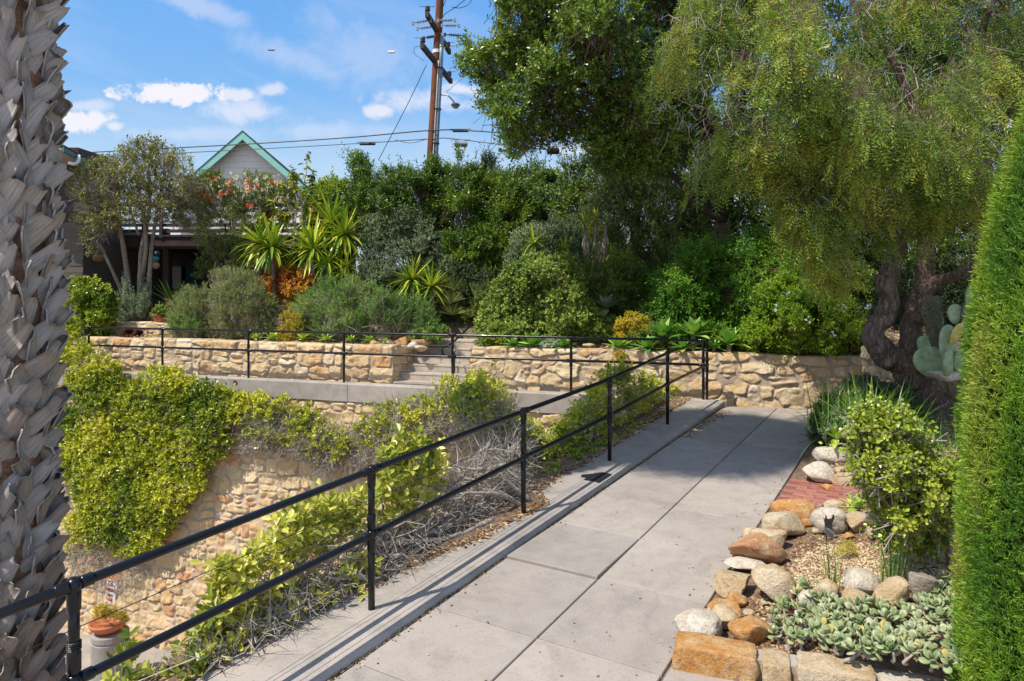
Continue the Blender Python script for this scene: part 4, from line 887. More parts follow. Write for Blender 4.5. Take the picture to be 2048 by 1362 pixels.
    # lighter louvred wall low right seen through the shrubs
gable()
def deckhouse():
    root = thing('deck_house', 'dark boarded house with a raised brown timber deck at the left', 'house', (-13, 22, 1.4))
    mb = MB(); x1 = W(166, 500, 19)[0]; bh = .2; z0 = .8; 
    for i in range(15): mb.box((x1 - 3.5, 21.5 + .004 * 0, z0 + bh * (i + .5)), (7, 5.0 + (.03 if i % 2 else 0.0), bh - .004), None, .5)
    mb2 = MB()
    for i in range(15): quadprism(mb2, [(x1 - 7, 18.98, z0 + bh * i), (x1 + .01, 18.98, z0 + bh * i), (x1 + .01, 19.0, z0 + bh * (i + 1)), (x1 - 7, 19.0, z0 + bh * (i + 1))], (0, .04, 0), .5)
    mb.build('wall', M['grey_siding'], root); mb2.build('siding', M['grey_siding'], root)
    # eave of the upper roof at far left
    e0 = W(128, 292, 17.5); e1 = W(178, 322, 19.5); mb = MB(); quadprism(mb, [e0, e1, e1 + [0, 0, -.14], e0 + [0, 0, -.15]], (-.06, .03, 0)); mb.build('fascia', M['teal_dark'], root)
    mb = MB(); quadprism(mb, [e0 + [-.02, .05, -.03], e1 + [-.02, .05, -.03], e1 + [-3.5, .8, -.03], e0 + [-3.5, .8, -.03]], (0, 0, -.05)); mb.build('soffit', M['soffit'], root)
    mb = MB(); quadprism(mb, [e0 + [-.0, .0, .03], e1 + [-.0, .0, .03], e1 + [-4, .8, 1.6], e0 + [-4, .8, 1.6]], (0, 0, -.05)); mb.build('roof', M['roof'], root)
    mb = MB(); mb.tube(spline([W(136, 325, 18), W(150, 328, 18.1), W(157, 322, 18.3), W(158, 312, 18.5)], 12), .045, 8); mb.build('downspout', M['white_metal'], root, smooth=True)
    mb = MB(); mb.box(W(115, 400, 19.5) + [0, 1., 0], (1.2, 2, 3.0)); mb.build('wall', M['brown_wood'], root)
    # deck: beams, slats, posts
    yb = 21.0; zt = W(0, 470, yb)[2]; X0 = W(150, 0, yb)[0]; X1 = W(640, 0, yb)[0]
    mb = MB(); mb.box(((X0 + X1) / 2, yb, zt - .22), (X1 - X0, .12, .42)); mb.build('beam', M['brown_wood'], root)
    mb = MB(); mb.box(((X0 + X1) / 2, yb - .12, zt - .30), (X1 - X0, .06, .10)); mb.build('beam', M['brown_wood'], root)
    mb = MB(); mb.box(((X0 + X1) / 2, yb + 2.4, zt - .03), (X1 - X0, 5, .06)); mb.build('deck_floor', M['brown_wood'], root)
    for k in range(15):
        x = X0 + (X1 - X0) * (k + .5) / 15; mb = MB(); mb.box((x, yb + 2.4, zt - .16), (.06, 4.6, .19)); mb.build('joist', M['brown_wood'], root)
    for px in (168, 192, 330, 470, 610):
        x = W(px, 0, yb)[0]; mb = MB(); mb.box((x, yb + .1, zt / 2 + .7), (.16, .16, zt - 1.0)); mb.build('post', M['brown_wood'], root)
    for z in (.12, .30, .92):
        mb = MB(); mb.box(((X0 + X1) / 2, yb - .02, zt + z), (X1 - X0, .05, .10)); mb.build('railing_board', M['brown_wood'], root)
    for px in (233, 290, 325, 400, 470, 540, 610):
        x = W(px, 0, yb)[0]; mb = MB(); mb.box((x, yb - .07, zt + .45), (.10, .07, 1.1)); mb.build('railing_post', M['brown_wood'], root)
    # picket railing near the palm
    for k in range(7):
        p = W(134 + k * 5.2, 350, 20.0); mb = MB(); mb.box((p[0], p[1], p[2] - .1), (.04, .04, .95)); mb.build('picket', M['grey_siding'], root)
    mb = MB(); mb.beam(W(128, 333, 20), W(178, 352, 20.6), .08, .06); mb.build('picket_rail', M['brown_wood'], root)
    # added back wall, dark brown standing in for under-deck shade, with door panels
    mb = MB(); mb.box(((X0 + X1) / 2, yb + 4.8, zt / 2 + .4), (X1 - X0, .12, zt - .8)); mb.build('back_wall', M['brown_wood'], root)
    p0 = W(380, 532, 24); p1 = W(420, 532, 24)
    for px, w, mt in ((352, .55, 'cream_siding'), (372, .5, 'teal_dark'), (430, .6, 'cream_siding')):
        p = W(px, 570, 24.8); mb = MB(); mb.box((p[0], 25.0, 2.05), (w, .1, 1.5)); mb.build('door_panel', M[mt], root)
    p = W(236, 530, 23); mb = MB(); mb.box((p[0], 23, 2.6), (.30, .10, 1.7)); mb.build('shutter', M['grey_siding'], root)
deckhouse()
# things hanging under the deck
bs = thing('hanging_basket', 'wire hanging basket lined with coconut fibre under the deck', 'hanging basket', W(194, 520, 19.6))
c = W(194, 512, 19.6); mb = MB(); mb.lathe([(.02, -.17), (.12, -.15), (.2, -.05), (.22, .03), (.2, .03), (.18, -.04)], c, 16); mb.build('coir_liner', plain('coir', (.42, .26, .15), .95, 0, .3, 40, .6, .1), bs, smooth=True)
for k in range(3):
    a = k * 2.1; mb = MB(); mb.tube([c + [.21 * math.cos(a), .21 * math.sin(a), .03], c + [0, 0, .52]], .006, 5); mb.build('chain', M['grey_metal'], bs)
mo = thing('glass_mobile', 'string of coloured glass balls hanging from the deck', 'mobile', W(313, 540, 20.4))
for (x, y, r, mt) in ((314, 508, .10, (.02, .035, .04)), (312, 517, .10, (.03, .32, .42)), (309, 523, .09, (.05, .12, .08)), (312, 531, .11, (.55, .28, .17))):
    M_ = plain('glass_ball', mt, .12, 0, .1, 5, 0, .7); mb = MB(); mb.ball(W(x, y, 20.4), r, 14); mb.build('glass_ball', M_, mo, smooth=True)
mb = MB(); mb.tube([W(313, 498, 20.4), W(312, 530, 20.4)], .006, 5); mb.build('cord', M['black'], mo)

# ================================================================== SIGN AND POTS
def sign():
    Yd = 15.1; SCL = 1.17; c = W(221.5, 1186, Yd); 
    root = thing('parking_sign', 'white metal sign with red letters reading no parking any time', 'sign', c)
    ax = norm(np.array([.97, -.24, .0])); upv = norm(np.array([.16, -.05, 1.])); nn = norm(np.cross(ax, upv)); ax = norm(np.cross(upv, nn)); w, h = .235 * SCL, .50 * SCL
    Rm = np.array([ax, nn, upv]).T
    def rr(w, h, r, n=6):
        P = []
        for cx, cy, a0 in ((w / 2 - r, h / 2 - r, 0), (-w / 2 + r, h / 2 - r, 90), (-w / 2 + r, -h / 2 + r, 180), (w / 2 - r, -h / 2 + r, 270)):
            for k in range(n + 1): a = math.radians(a0 + 90 * k / n); P.append((cx + r * math.cos(a), cy + r * math.sin(a)))
        return P
    def flat(P2, y, th): return np.array([c + ax * x + upv * z + nn * y for x, z in P2]), th
    mb = MB(); P, _ = flat(rr(w, h, .03), 0, 0); quadprism(mb, P, -nn * -.012 if nn[1] > 0 else nn * -.012); plate = mb.build('plate', M['white_metal'], root)
    fr = nn if nn[1] < 0 else -nn       # towards the camera
    def put(txt, x, z, size, mat, sx=1.0):
        cu = bpy.data.curves.new('lettering', 'FONT'); cu.body = txt; cu.size = size; cu.align_x = 'CENTER'; cu.align_y = 'CENTER'; cu.extrude = .0015; cu.offset = .0022
        to = bpy.data.objects.new('lettering_tmp', cu); COL.objects.link(to); dg = bpy.context.evaluated_depsgraph_get(); me = bpy.data.meshes.new_from_object(to.evaluated_get(dg))
        V = np.array([v.co[:] for v in me.vertices]); fs = [tuple(p.vertices) for p in me.polygons]; bpy.data.objects.remove(to)
        Wd = c + SCL * (V[:, :1] * sx * ax + x * ax + (V[:, 1:2] + z) * upv) + (V[:, 2:3] + .006) * fr
        m2 = bpy.data.meshes.new('lettering'); m2.from_pydata([tuple(v - OFF[root.name]) for v in Wd], [], fs); m2.materials.append(mat)
        o = bpy.data.objects.new('lettering', m2); COL.objects.link(o); o.parent = root; OFF[o.name] = OFF[root.name]
    mb = MB(); P = np.array([c + SCL * (ax * x + upv * z) + fr * .0035 for x, z in ((-.095, .13), (.02, .13), (.02, .235), (-.095, .235))]); quadprism(mb, P, fr * -.003); mb.build('red_panel', M['red_paint'], root)
    put('NO', -.038, .183, .088, M['white_metal'], .85); put('PARKING', 0, .058, .085, M['red_paint'], .62); put('ANY', 0, -.045, .075, M['red_paint'], .8); put('TIME', 0, -.128, .075, M['red_paint'], .8)
    mb = MB(); A_ = [(-.085, -.195), (-.05, -.173), (-.05, -.188), (.05, -.188), (.05, -.173), (.085, -.195), (.05, -.217), (.05, -.202), (-.05, -.202), (-.05, -.217)]
    P = np.array([c + SCL * (ax * x + upv * z) + fr * .005 for x, z in A_]); quadprism(mb, P, fr * -.003); mb.build('arrow', M['red_paint'], root)
    mb = MB(); mb.tube([c - fr * .02 + upv * .2, c + np.array([.0, .5, .1])], .012, 6); mb.build('bracket', M['grey_metal'], root)
sign()
def lathe_thing(name, label, cat, c, prof, mat, n=28, group=None):
    root = thing(name, label, cat, c, group); mb = MB(); mb.lathe(prof, c, n); mb.build('body', mat, root, smooth=True); return root
pc = W(221, 1262, 13.3); zf_ = -5.75; K_ = 13.3 / 11.6
col_ = thing('concrete_cylinder', 'tall round concrete pedestal standing below the wall', 'pedestal', (pc[0], pc[1], zf_)); h_ = pc[2] - zf_
mb = MB(); mb.lathe([(.33, 0), (.33, h_ - .16), (.313, h_ - .15), (.313, h_ - .12), (.33, h_ - .11), (.325, h_ - .02), (.30, h_), (.001, h_)], (pc[0], pc[1], zf_), 32); mb.build('drum', M['curb'], col_, smooth=False)
pw = thing('clay_bowl', 'wide red clay bowl of dry succulents on the round pedestal', 'bowl', (pc[0], pc[1], pc[2]))
mb = MB(); mb.lathe([(a_ * K_, b_ * K_) for a_, b_ in [(.14, .0), (.2, .03), (.27, .10), (.30, .15), (.30, .18), (.27, .18), (.25, .14), (.001, .13)]], (pc[0] - .04, pc[1], pc[2]), 28); mb.build('bowl', M['terracotta'], pw, smooth=True)
def pot(name, label, c, r, h, mat, rim=True, tilt=0., group=None):
    root = thing(name, label, 'pot', c, group); mb = MB()
    prof = [(.001, 0), (r * .68, 0), (r * .95, h * .74), (r * 1.06, h * .75), (r * 1.08, h), (r * .98, h), (r * .9, h * .78), (.001, h * .85)]
    mb.lathe(prof, c, 26); mb.build('body', mat, root, smooth=False); return root
P1 = W(320, 651, Yw(320, 1.35)); P1[2] = 1.065
p1 = pot('flower_pot', 'round terracotta pot of small succulents standing on the low stone wall', P1, .185, .24, M['terracotta'])
P2 = W(342, 621, 19.2); p2 = pot('flower_pot', 'tall orange glazed pot holding the grassy ponytail palm', P2, .16, .36, M['terracotta'])
# low pot at the extreme left of the pedestal
# plant marker
mk = thing('plant_marker', 'small dark metal plant label with an antler shaped top in the rock bed', 'plant marker', solve(1648, 1085, zbed))
o3 = solve(1656, 1082, zbed); Ym = o3[1]
def mp(x, y): return W(x, y, Ym)
mb = MB(); quadprism(mb, [mp(1647, 1053), mp(1649, 1066), mp(1668, 1080), mp(1669, 1067)], (.004, .008, .002)); mb.build('label_plate', M['grey_metal'], mk)
mb = MB(); mb.tube([mp(1652, 1068), o3 + [0, 0, -.08]], .004, 6); mb.build('stake', M['black'], mk)
SH = [(1646, 1030), (1648, 1040), (1651, 1036), (1650, 1029), (1652, 1030), (1655, 1038), (1662, 1038), (1665, 1033), (1665, 1029), (1668, 1030), (1669, 1036), (1666, 1043), (1664, 1050), (1666, 1060), (1650, 1054), (1649, 1046)]
mb = MB(); quadprism(mb, [mp(*q) for q in SH], (.002, .007, 0)); mb.build('top_silhouette', plain('dark_pewter', (.07, .065, .07), .5, .5, .2, 20), mk)
for k in range(3):
    mb = MB(); quadprism(mb, [mp(1650, 1057 + k * 3.2) + [0, -.001, 0], mp(1650, 1058.2 + k * 3.2) + [0, -.001, 0], mp(1666, 1070 + k * 3.2) + [0, -.001, 0], mp(1666, 1068.8 + k * 3.2) + [0, -.001, 0]], (.0, .001, 0)); mb.build('text_line', M['black'], mk)
# ================================================================== PLANTS
def sample_poly(poly, n, Yf, D, core=None, shell=.7, inset=0., r=rng, rough=.5, hole=.33):
    """points inside an inflated polygon; returns world points, outward dirs"""
    P = np.asarray(poly, float); lo = P.min(0); hi = P.max(0); dm = None; out = []; cnt = 0
    gx, gy = np.meshgrid(np.linspace(lo[0], hi[0], 40), np.linspace(lo[1], hi[1], 40)); ins = inpoly(gx.ravel(), gy.ravel(), P); dmax = edist(gx.ravel()[ins], gy.ravel()[ins], P).max()
    while cnt < n:
        x = r.uniform(lo[0], hi[0], n * 2); y = r.uniform(lo[1], hi[1], n * 2); m = inpoly(x, y, P); x, y = x[m], y[m]; d = edist(x, y, P); nsz = max(9., dmax * .25); m = d > inset + (vnoise(x / nsz, y / nsz, 91) - .45) * dmax * rough + r.random(len(d)) * dmax * .05; x, y, d = x[m], y[m], d[m]
        out.append(np.stack([x, y, d], 1)); cnt += len(x)
    o = np.concatenate(out)[:n]; x, y, d = o.T; t = np.clip(d / (dmax * .85), 0, 1); ls = max(14., dmax * .42); lump = vnoise(x / ls, y / ls, 77) * .65 + vnoise(x / ls * 2.3, y / ls * 2.3, 78) * .35; H = D * np.sqrt(1 - (1 - t) ** 2) * (.3 + 1.3 * lump) + .02
    if hole and n > 150:
        hs = max(7., min(22., dmax * .22)); kp = (vnoise(x / hs, y / hs, 63) > hole) | (r.random(n) < .25); x, y, d, t, H = x[kp], y[kp], d[kp], t[kp], H[kp]; n = len(x)
    s = np.where(r.random(n) < shell, -1 + .35 * r.random(n) ** 2, r.uniform(-1, 1, n)); Y = Yf(x, y) if callable(Yf) else np.full(n, float(Yf))
    Yc = Y.copy(); Y = Y + H * s; Wp = np.stack([(x - 1024) / FP * Y, Y, EYE - (y - 585) / FP * Y], 1)
    c = core if core is not None else np.array([P[:, 0].mean(), P[:, 1].mean() + .15 * (hi[1] - lo[1])]); Cw = np.stack([np.broadcast_to((c[0] - 1024) / FP, n) * Yc, Yc + .3 * D, EYE - (c[1] - 585) / FP * Yc], 1)
    od = norm(Wp - Cw); fr = np.array([0, -1., 0]); od = norm(od + fr * (.5 * (s < -.5))[:, None]); return Wp, od
LS = 1.3; LEG = 1.6
def sprigs(C, O, m, Ls, L, Wd, kind, up=.45, rand=.5, lrand=.6, lup=.3, spread=.35, jit=.0):
    """K sprigs of m leaves; returns leafset"""
    k = len(C); D = norm(O + np.array([0, 0, up]) + rng.normal(size=(k, 3)) * rand); Ls = (Ls if np.isscalar(Ls) else np.asarray(Ls)) * (1 + LEG * (rng.random(k) < .10) * rng.random(k)); s = (np.arange(m) + rng.random((k, m))) / m
    A = norm(np.cross(D, rng.normal(size=(k, 3)))); Bv = np.cross(D, A); ph = rng.random((k, 1)) * 6.28 + np.arange(m)[None] * 2.4
    rad = np.cos(ph)[..., None] * A[:, None] + np.sin(ph)[..., None] * Bv[:, None]
    P = C[:, None] + D[:, None] * (s * (Ls if np.isscalar(Ls) else Ls[:, None]))[..., None] + rad * .004 + rng.normal(size=(k, m, 3)) * jit
    ld = norm(D[:, None] * .55 + rad * (spread + .5) + np.array([0, 0, lup]) + rng.normal(size=(k, m, 3)) * lrand * .4)
    nn = norm(D[:, None] * .8 + np.array([0, 0, .8]) + rng.normal(size=(k, m, 3)) * .4)
    Lr = L * LS * rng.uniform(.65, 1.2, (k, m)); Wr = Wd * LS * rng.uniform(.75, 1.2, (k, m)); pt = vnoise(C[:, 0] * 1.7 + C[:, 1], C[:, 2] * 2.1 + C[:, 1] * .5, 88)[:, None]; shade = np.clip(pt * .55 - .06 + rng.random((k, 1)) * .32 + rng.random((k, m)) * .30, 0, 1)
    return leafset(P.reshape(-1, 3), ld.reshape(-1, 3), nn.reshape(-1, 3), Lr.ravel(), Wr.ravel(), kind, shade.ravel()), (C, C + D * (Ls if np.isscalar(Ls) else Ls[:, None]))
def stems_from(base, tips, n, r0, r1, mat, root, name='stem', bend=.15):
    idx = rng.choice(len(tips), n); 
    for i in idx:
        b = np.array(base) + rng.normal(size=3) * (.05, .05, 0); t = tips[i]; mid = (b + t) / 2 + rng.normal(size=3) * bend
        mb = MB(); mb.tube(spline([b, mid, t], 10), np.linspace(r0, r1, 10), 6); mb.build(name, M[mat], root, smooth=True)
def shrub(name, label, cat, poly, Yf, D, K, m, Ls, L, Wd, mat, kind='dia', base=None, stems=3, sr=.02, stem_mat='twig_brown', twig=True, twig_mat='twig_brown', twig_r=.003, group=None, shell=.7, inset=0., extra=None, core=None, **kw):
    C, O = sample_poly(poly, K, Yf, D, core, shell, inset); (V, Fs, rd), (a, b) = sprigs(C, O, m, Ls, L, Wd, kind, **kw)
    P = np.asarray(poly, float); cx = P[:, 0].mean(); Yc = float(Yf(cx, P[:, 1].mean())) if callable(Yf) else Yf
    if base is None: base = W(cx, P[:, 1].max() - 6, Yc)
    root = thing(name, label, cat, base, group)
    mesh_obj('foliage', V, Fs, M[mat], root, attrs={'rnd': rd})
    if twig:
        c0 = a - (b - a) * rng.uniform(.5, 2.0, (len(a), 1)); Vt, Ft = sticks(c0, b - (b - a) * .2, twig_r * 1.4, twig_r * .6); mesh_obj('twigs', Vt, [Ft], M[twig_mat], root)
    if stems: stems_from(base, C, stems, sr, sr * .3, stem_mat, root)
    return root
Lm = lambda n, c, **k: M.__setitem__(n, leafmat(n, c, **k))
Lm('leaf_oak', [(.022, .048, .006), (.065, .115, .014), (.130, .190, .024), (.24, .29, .06)], rough=.34, trans=.25, spec=.5)
Lm('leaf_pepper', [(.035, .070, .012), (.080, .130, .018), (.150, .205, .026), (.27, .29, .04), (.34, .26, .04)], rough=.45, trans=.35)
Lm('leaf_cypress', [(.025, .07, .008), (.06, .14, .012), (.14, .24, .018), (.19, .24, .03), (.22, .22, .045)], rough=.5, trans=.25)
Lm('leaf_yellow', [(.025, .06, .008), (.07, .12, .012), (.22, .25, .020), (.38, .37, .035), (.48, .43, .08)], rough=.33, trans=.3)
Lm('leaf_plum', [(.03, .07, .012), (.08, .12, .018), (.24, .25, .035), (.44, .41, .09), (.52, .48, .20)], rough=.36, trans=.3, spec=.45)
Lm('leaf_hedge', [(.03, .07, .006), (.08, .14, .01), (.20, .25, .02), (.38, .40, .05)], rough=.3, trans=.25)
Lm('leaf_rosemary', [(.05, .07, .012), (.11, .14, .035), (.20, .22, .09), (.34, .32, .21)], rough=.6, trans=.12)
Lm('leaf_rosemary2', [(.03, .08, .010), (.08, .16, .022), (.15, .23, .05), (.27, .29, .14)], rough=.6, trans=.15)
Lm('leaf_greytree', [(.035, .05, .012), (.09, .10, .016), (.18, .17, .02), (.36, .27, .03)], rough=.45, trans=.3)
Lm('leaf_bottle', [(.030, .055, .012), (.07, .10, .018), (.13, .16, .03), (.22, .23, .08)], rough=.5, trans=.25)
Lm('leaf_bright', [(.03, .075, .008), (.08, .145, .014), (.15, .21, .022), (.24, .28, .03)], rough=.4, trans=.35)
Lm('leaf_photinia', [(.016, .045, .007), (.05, .10, .013), (.10, .165, .018), (.20, .235, .03)], rough=.38, trans=.3)
Lm('leaf_vivid', [(.014, .06, .004), (.045, .13, .008), (.10, .20, .013), (.18, .27, .02)], rough=.4, trans=.4)
Lm('leaf_plumbago', [(.03, .08, .006), (.085, .165, .010), (.17, .26, .016), (.29, .34, .025)], rough=.42, trans=.35)
Lm('leaf_jadebush', [(.03, .065, .010), (.08, .135, .020), (.16, .22, .035), (.28, .32, .07)], rough=.4, trans=.15)
Lm('leaf_jade', [(.03, .07, .008), (.10, .15, .014), (.23, .27, .025), (.38, .38, .05)], rough=.3, trans=.2, spec=.55)
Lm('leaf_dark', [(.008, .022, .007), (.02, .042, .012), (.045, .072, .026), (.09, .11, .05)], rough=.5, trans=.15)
Lm('leaf_greygreen', [(.035, .06, .035), (.08, .115, .065), (.15, .19, .12), (.24, .27, .19)], rough=.55, trans=.15)
Lm('leaf_silver', [(.08, .13, .09), (.16, .21, .15), (.28, .33, .26), (.40, .43, .36)], rough=.55, trans=.15)
Lm('leaf_red', [(.12, .15, .015), (.36, .27, .025), (.48, .20, .04), (.36, .09, .03), (.46, .36, .04)], rough=.42, trans=.3)
Lm('leaf_gold', [(.10, .12, .012), (.26, .22, .015), (.44, .33, .02), (.38, .16, .02)], rough=.45, trans=.25)
Lm('leaf_bg', [(.018, .042, .008), (.045, .085, .014), (.085, .135, .02), (.14, .18, .04)], rough=.5, trans=.25)
Lm('leaf_yucca', [(.05, .11, .012), (.11, .19, .02), (.24, .29, .025), (.42, .39, .04)], rough=.35, trans=.2, spec=.5)
Lm('leaf_dead', [(.18, .13, .09), (.30, .24, .18), (.44, .37, .29)], rough=.8, trans=.1)
Lm('leaf_agave', [(.05, .15, .03), (.09, .21, .04), (.17, .29, .06), (.28, .38, .11)], rough=.4, trans=.15)
Lm('leaf_agave_y', [(.12, .22, .03), (.24, .33, .04), (.36, .42, .07)], rough=.4, trans=.15)
Lm('leaf_grass', [(.03, .09, .012), (.06, .14, .02), (.11, .20, .03), (.22, .24, .09)], rough=.4, trans=.25)
Lm('leaf_magnolia', [(.04, .09, .01), (.11, .17, .015), (.26, .28, .02), (.34, .22, .04)], rough=.25, trans=.3, spec=.6)
Lm('leaf_palmetto', [(.06, .09, .02), (.12, .15, .035), (.22, .24, .07), (.32, .31, .12)], rough=.45, trans=.2)
Lm('leaf_aeonium', [(.03, .006, .008), (.06, .012, .014), (.10, .03, .02)], rough=.4, trans=.05)
Lm('flower_red', [(.55, .04, .012), (.70, .09, .02), (.42, .02, .01)], rough=.5, trans=.3, tcol=(1, 1, 1))
Lm('flower_white', [(.40, .44, .58), (.52, .55, .66)], rough=.6, trans=.2, tcol=(1, 1, 1))
Lm('flower_cream', [(.42, .42, .20), (.55, .52, .32)], rough=.6, trans=.2)
Lm('moss_grey', [(.16, .15, .12), (.27, .26, .22), (.36, .35, .30)], rough=.9, trans=.1)

yw = lambda off: (lambda px, py=0: Yw(px, off))
# ---------------- far trees and hedge
def tree(name, label, poly, Yf, D, K, m, Ls, L, Wd, mat, base, trunk, tr, kind='dia', bark='bark_dark', limbs=(), cat='tree', group=None, **kw):
    P = np.asarray(poly, float); C, O = sample_poly(poly, K, Yf, D, kw.pop('core', None), kw.pop('shell', .7), kw.pop('inset', 0.)); tw = kw.pop('twig_r', .004); (V, Fs, rd), (a, b) = sprigs(C, O, m, Ls, L, Wd, kind, **kw)
    root = thing(name, label, cat, base, group); mesh_obj('crown', V, Fs, M[mat], root, attrs={'rnd': rd})
    mb = MB(); pts = spline(trunk, 16); mb.tube(pts, np.linspace(tr, tr * .45, 16), 10, bump=.04); mb.build('trunk', M[bark], root, smooth=True)
    for lp, r0 in limbs: mb = MB(); mb.tube(spline(lp, 18), np.linspace(r0, r0 * .3, 18), 8, bump=.05); mb.build('limb', M[bark], root, smooth=True)
    if tw: c0 = a - (b - a) * rng.uniform(.8, 3.0, (len(a), 1)) + rng.normal(size=a.shape) * .04; Vt, Ft = sticks(c0, b, tw * 1.6, tw * .5); mesh_obj('twigs', Vt, [Ft], M['twig_brown'], root)
    return root
tree('leafy_tree', 'dense round dark green tree behind the hedge, left of the oak', [(985, 350), (1012, 333), (1060, 328), (1120, 340), (1165, 375), (1190, 470), (1100, 520), (970, 500), (960, 400)], 25, 2.0, 2600, 9, .35, .11, .05, 'leaf_bg', W(1070, 560, 25), [W(1070, 560, 25), W(1070, 400, 25)], .2, group='trees behind the garden')
tree('leafy_tree', 'small dark conifer top sticking up behind the hedge', [(950, 350), (962, 318), (970, 306), (982, 316), (996, 345), (1000, 390), (950, 390)], 28, .8, 420, 9, .3, .10, .03, 'leaf_dark', W(972, 560, 28), [W(972, 560, 28), W(972, 330, 28)], .12, group='trees behind the garden', up=1.2)
for i, (po, Yt, lb) in enumerate([([(1100, 330), (1180, 260), (1300, 240), (1420, 300), (1450, 480), (1400, 600), (1200, 600), (1120, 520)], 20.5, 'grey-green background tree seen under the oak crown'),
    ([(1380, 250), (1520, 150), (1680, 200), (1750, 400), (1720, 620), (1500, 640), (1380, 520)], 16.5, 'dark background tree behind the middle of the pepper tree'),
    ([(1650, 100), (1850, 20), (2060, 60), (2150, 300), (2100, 640), (1800, 660), (1650, 500)], 14.5, 'dark background tree behind the right of the pepper tree'),
    ([(1400, -120), (1700, -250), (2050, -200), (2200, 0), (2100, 240), (1700, 250), (1450, 150)], 15.5, 'tall dark background tree rising above the pepper tree')]):
    tree('leafy_tree', lb, po, Yt, 1.5, 3400, 9, .32, .10, .045, 'leaf_bg', W(np.mean([p[0] for p in po]), 600, Yt), [W(np.mean([p[0] for p in po]), 600, Yt), W(np.mean([p[0] for p in po]), 250, Yt)], .2, group='trees behind the garden')
HEDGE = [(690, 400), (702, 345), (712, 320), (728, 318), (738, 336), (752, 345), (768, 340), (790, 352), (812, 325), (838, 340), (850, 350), (868, 322), (888, 340), (906, 332), (914, 304), (926, 318), (932, 342), (948, 338), (966, 345), (990, 352), (1018, 372), (1060, 385), (1082, 420), (1075, 480), (1040, 530), (960, 570), (840, 520), (740, 470), (700, 440)]
tree('photinia_tree', 'wide yellow-green leafy shrub-tree in front of the utility pole', HEDGE, 19.0, 1.4, 5200, 12, .30, .085, .032, 'leaf_photinia', W(880, 570, 19), [W(880, 570, 19), W(880, 420, 19)], .12, limbs=[([W(860, 560, 19), W(800, 460, 19), W(760, 380, 19)], .07), ([W(900, 560, 19), W(960, 460, 19), W(1000, 390, 19)], .07)], core=np.array([890, 560]), up=.9, lup=.1)
shrub('leafy_bush', 'rounded bright yellow-green bush behind the yuccas', 'bush', [(612, 392), (640, 364), (668, 358), (692, 366), (706, 392), (712, 450), (680, 500), (620, 480)], 20, .9, 1500, 10, .2, .07, .035, 'leaf_bright', base=W(660, 560, 20))
shrub('grey_bush', 'broad dark grey-green small-leaved bush in the centre of the slope', 'bush', [(728, 450), (750, 420), (800, 408), (860, 432), (900, 470), (960, 500), (975, 560), (965, 600), (860, 610), (750, 600), (722, 540)], 17.9, .9, 4200, 11, .14, .045, .02, 'leaf_greygreen', base=W(850, 605, 17.9))
shrub('dark_bush', 'deep green shaded bush right of the grey bush, under the hedge', 'bush', [(890, 470), (960, 440), (1040, 450), (1060, 500), (1010, 560), (990, 600), (900, 600), (870, 540)], 17.6, .7, 2000, 11, .16, .06, .025, 'leaf_photinia', base=W(960, 600, 17.6))
shrub('olive_bush', 'soft grey-green feathery bush below the oak crown', 'bush', [(1070, 460), (1100, 436), (1150, 440), (1180, 470), (1190, 560), (1080, 560)], 18.5, .7, 1500, 12, .2, .05, .014, 'leaf_greygreen', base=W(1130, 580, 18.5), up=1.0)
Lm('leaf_weep', [(.05, .075, .02), (.11, .15, .04), (.20, .24, .08), (.30, .33, .15)], rough=.5, trans=.4)
# fine-leaved fill behind, under the oak (greenery in half shade)
shrub('weeping_bush', 'pale weeping foliage hanging in the shade under the oak', 'bush', [(1170, 390), (1200, 330), (1260, 320), (1340, 360), (1420, 400), (1440, 480), (1380, 530), (1300, 560), (1220, 540), (1180, 470)], 17.5, .8, 3600, 12, .28, .055, .016, 'leaf_weep', base=W(1270, 590, 17.5), up=-.9, lup=-.8)
# ---------------- left group
shrub('red_flowering_shrub', 'wide green shrub with clusters of red flowers in front of the gable', 'shrub', [(350, 392), (372, 362), (420, 346), (470, 352), (520, 345), (575, 358), (606, 380), (600, 430), (560, 470), (500, 490), (450, 520), (400, 500), (370, 450), (345, 430)], 19.3, .8, 3000, 10, .16, .055, .018, 'leaf_bottle', base=W(465, 610, 19.3), stems=7, sr=.07, stem_mat='bark_dark', twig_mat='twig_grey', twig_r=.004)
rf = bpy.data.objects['red_flowering_shrub']
C, O = sample_poly([(350, 392), (420, 352), (520, 352), (606, 392), (590, 430), (480, 430), (400, 440)], 12, 18.9, .6, shell=1); C = np.vstack([C, np.stack([W(460, 366, 18.55), W(492, 371, 18.55), W(352, 388, 18.6), W(346, 462, 18.6), W(515, 375, 18.5), W(500, 382, 18.5)])]); O = np.vstack([O, np.tile([[0, -1, .3]], (6, 1))])
for c_i, o_i in zip(C, O):
    (V, Fs, rd), _ = sprigs(np.repeat(c_i[None], 4, 0) + rng.normal(size=(4, 3)) * .05, np.repeat(o_i[None], 4, 0), 10, .08, .045, .022, 'dia', spread=1.2); mesh_obj('flower_cluster', V, Fs, M['flower_red'], rf, attrs={'rnd': rd})
C, O = sample_poly([(400, 360), (450, 345), (560, 350), (600, 380), (520, 400), (400, 390)], 110, 18.8, .5, shell=1); (V, Fs, rd), _ = sprigs(C, O, 6, .06, .03, .02, 'dia', spread=1.2); mesh_obj('blossoms', V, Fs, M['flower_cream'], rf, attrs={'rnd': rd})
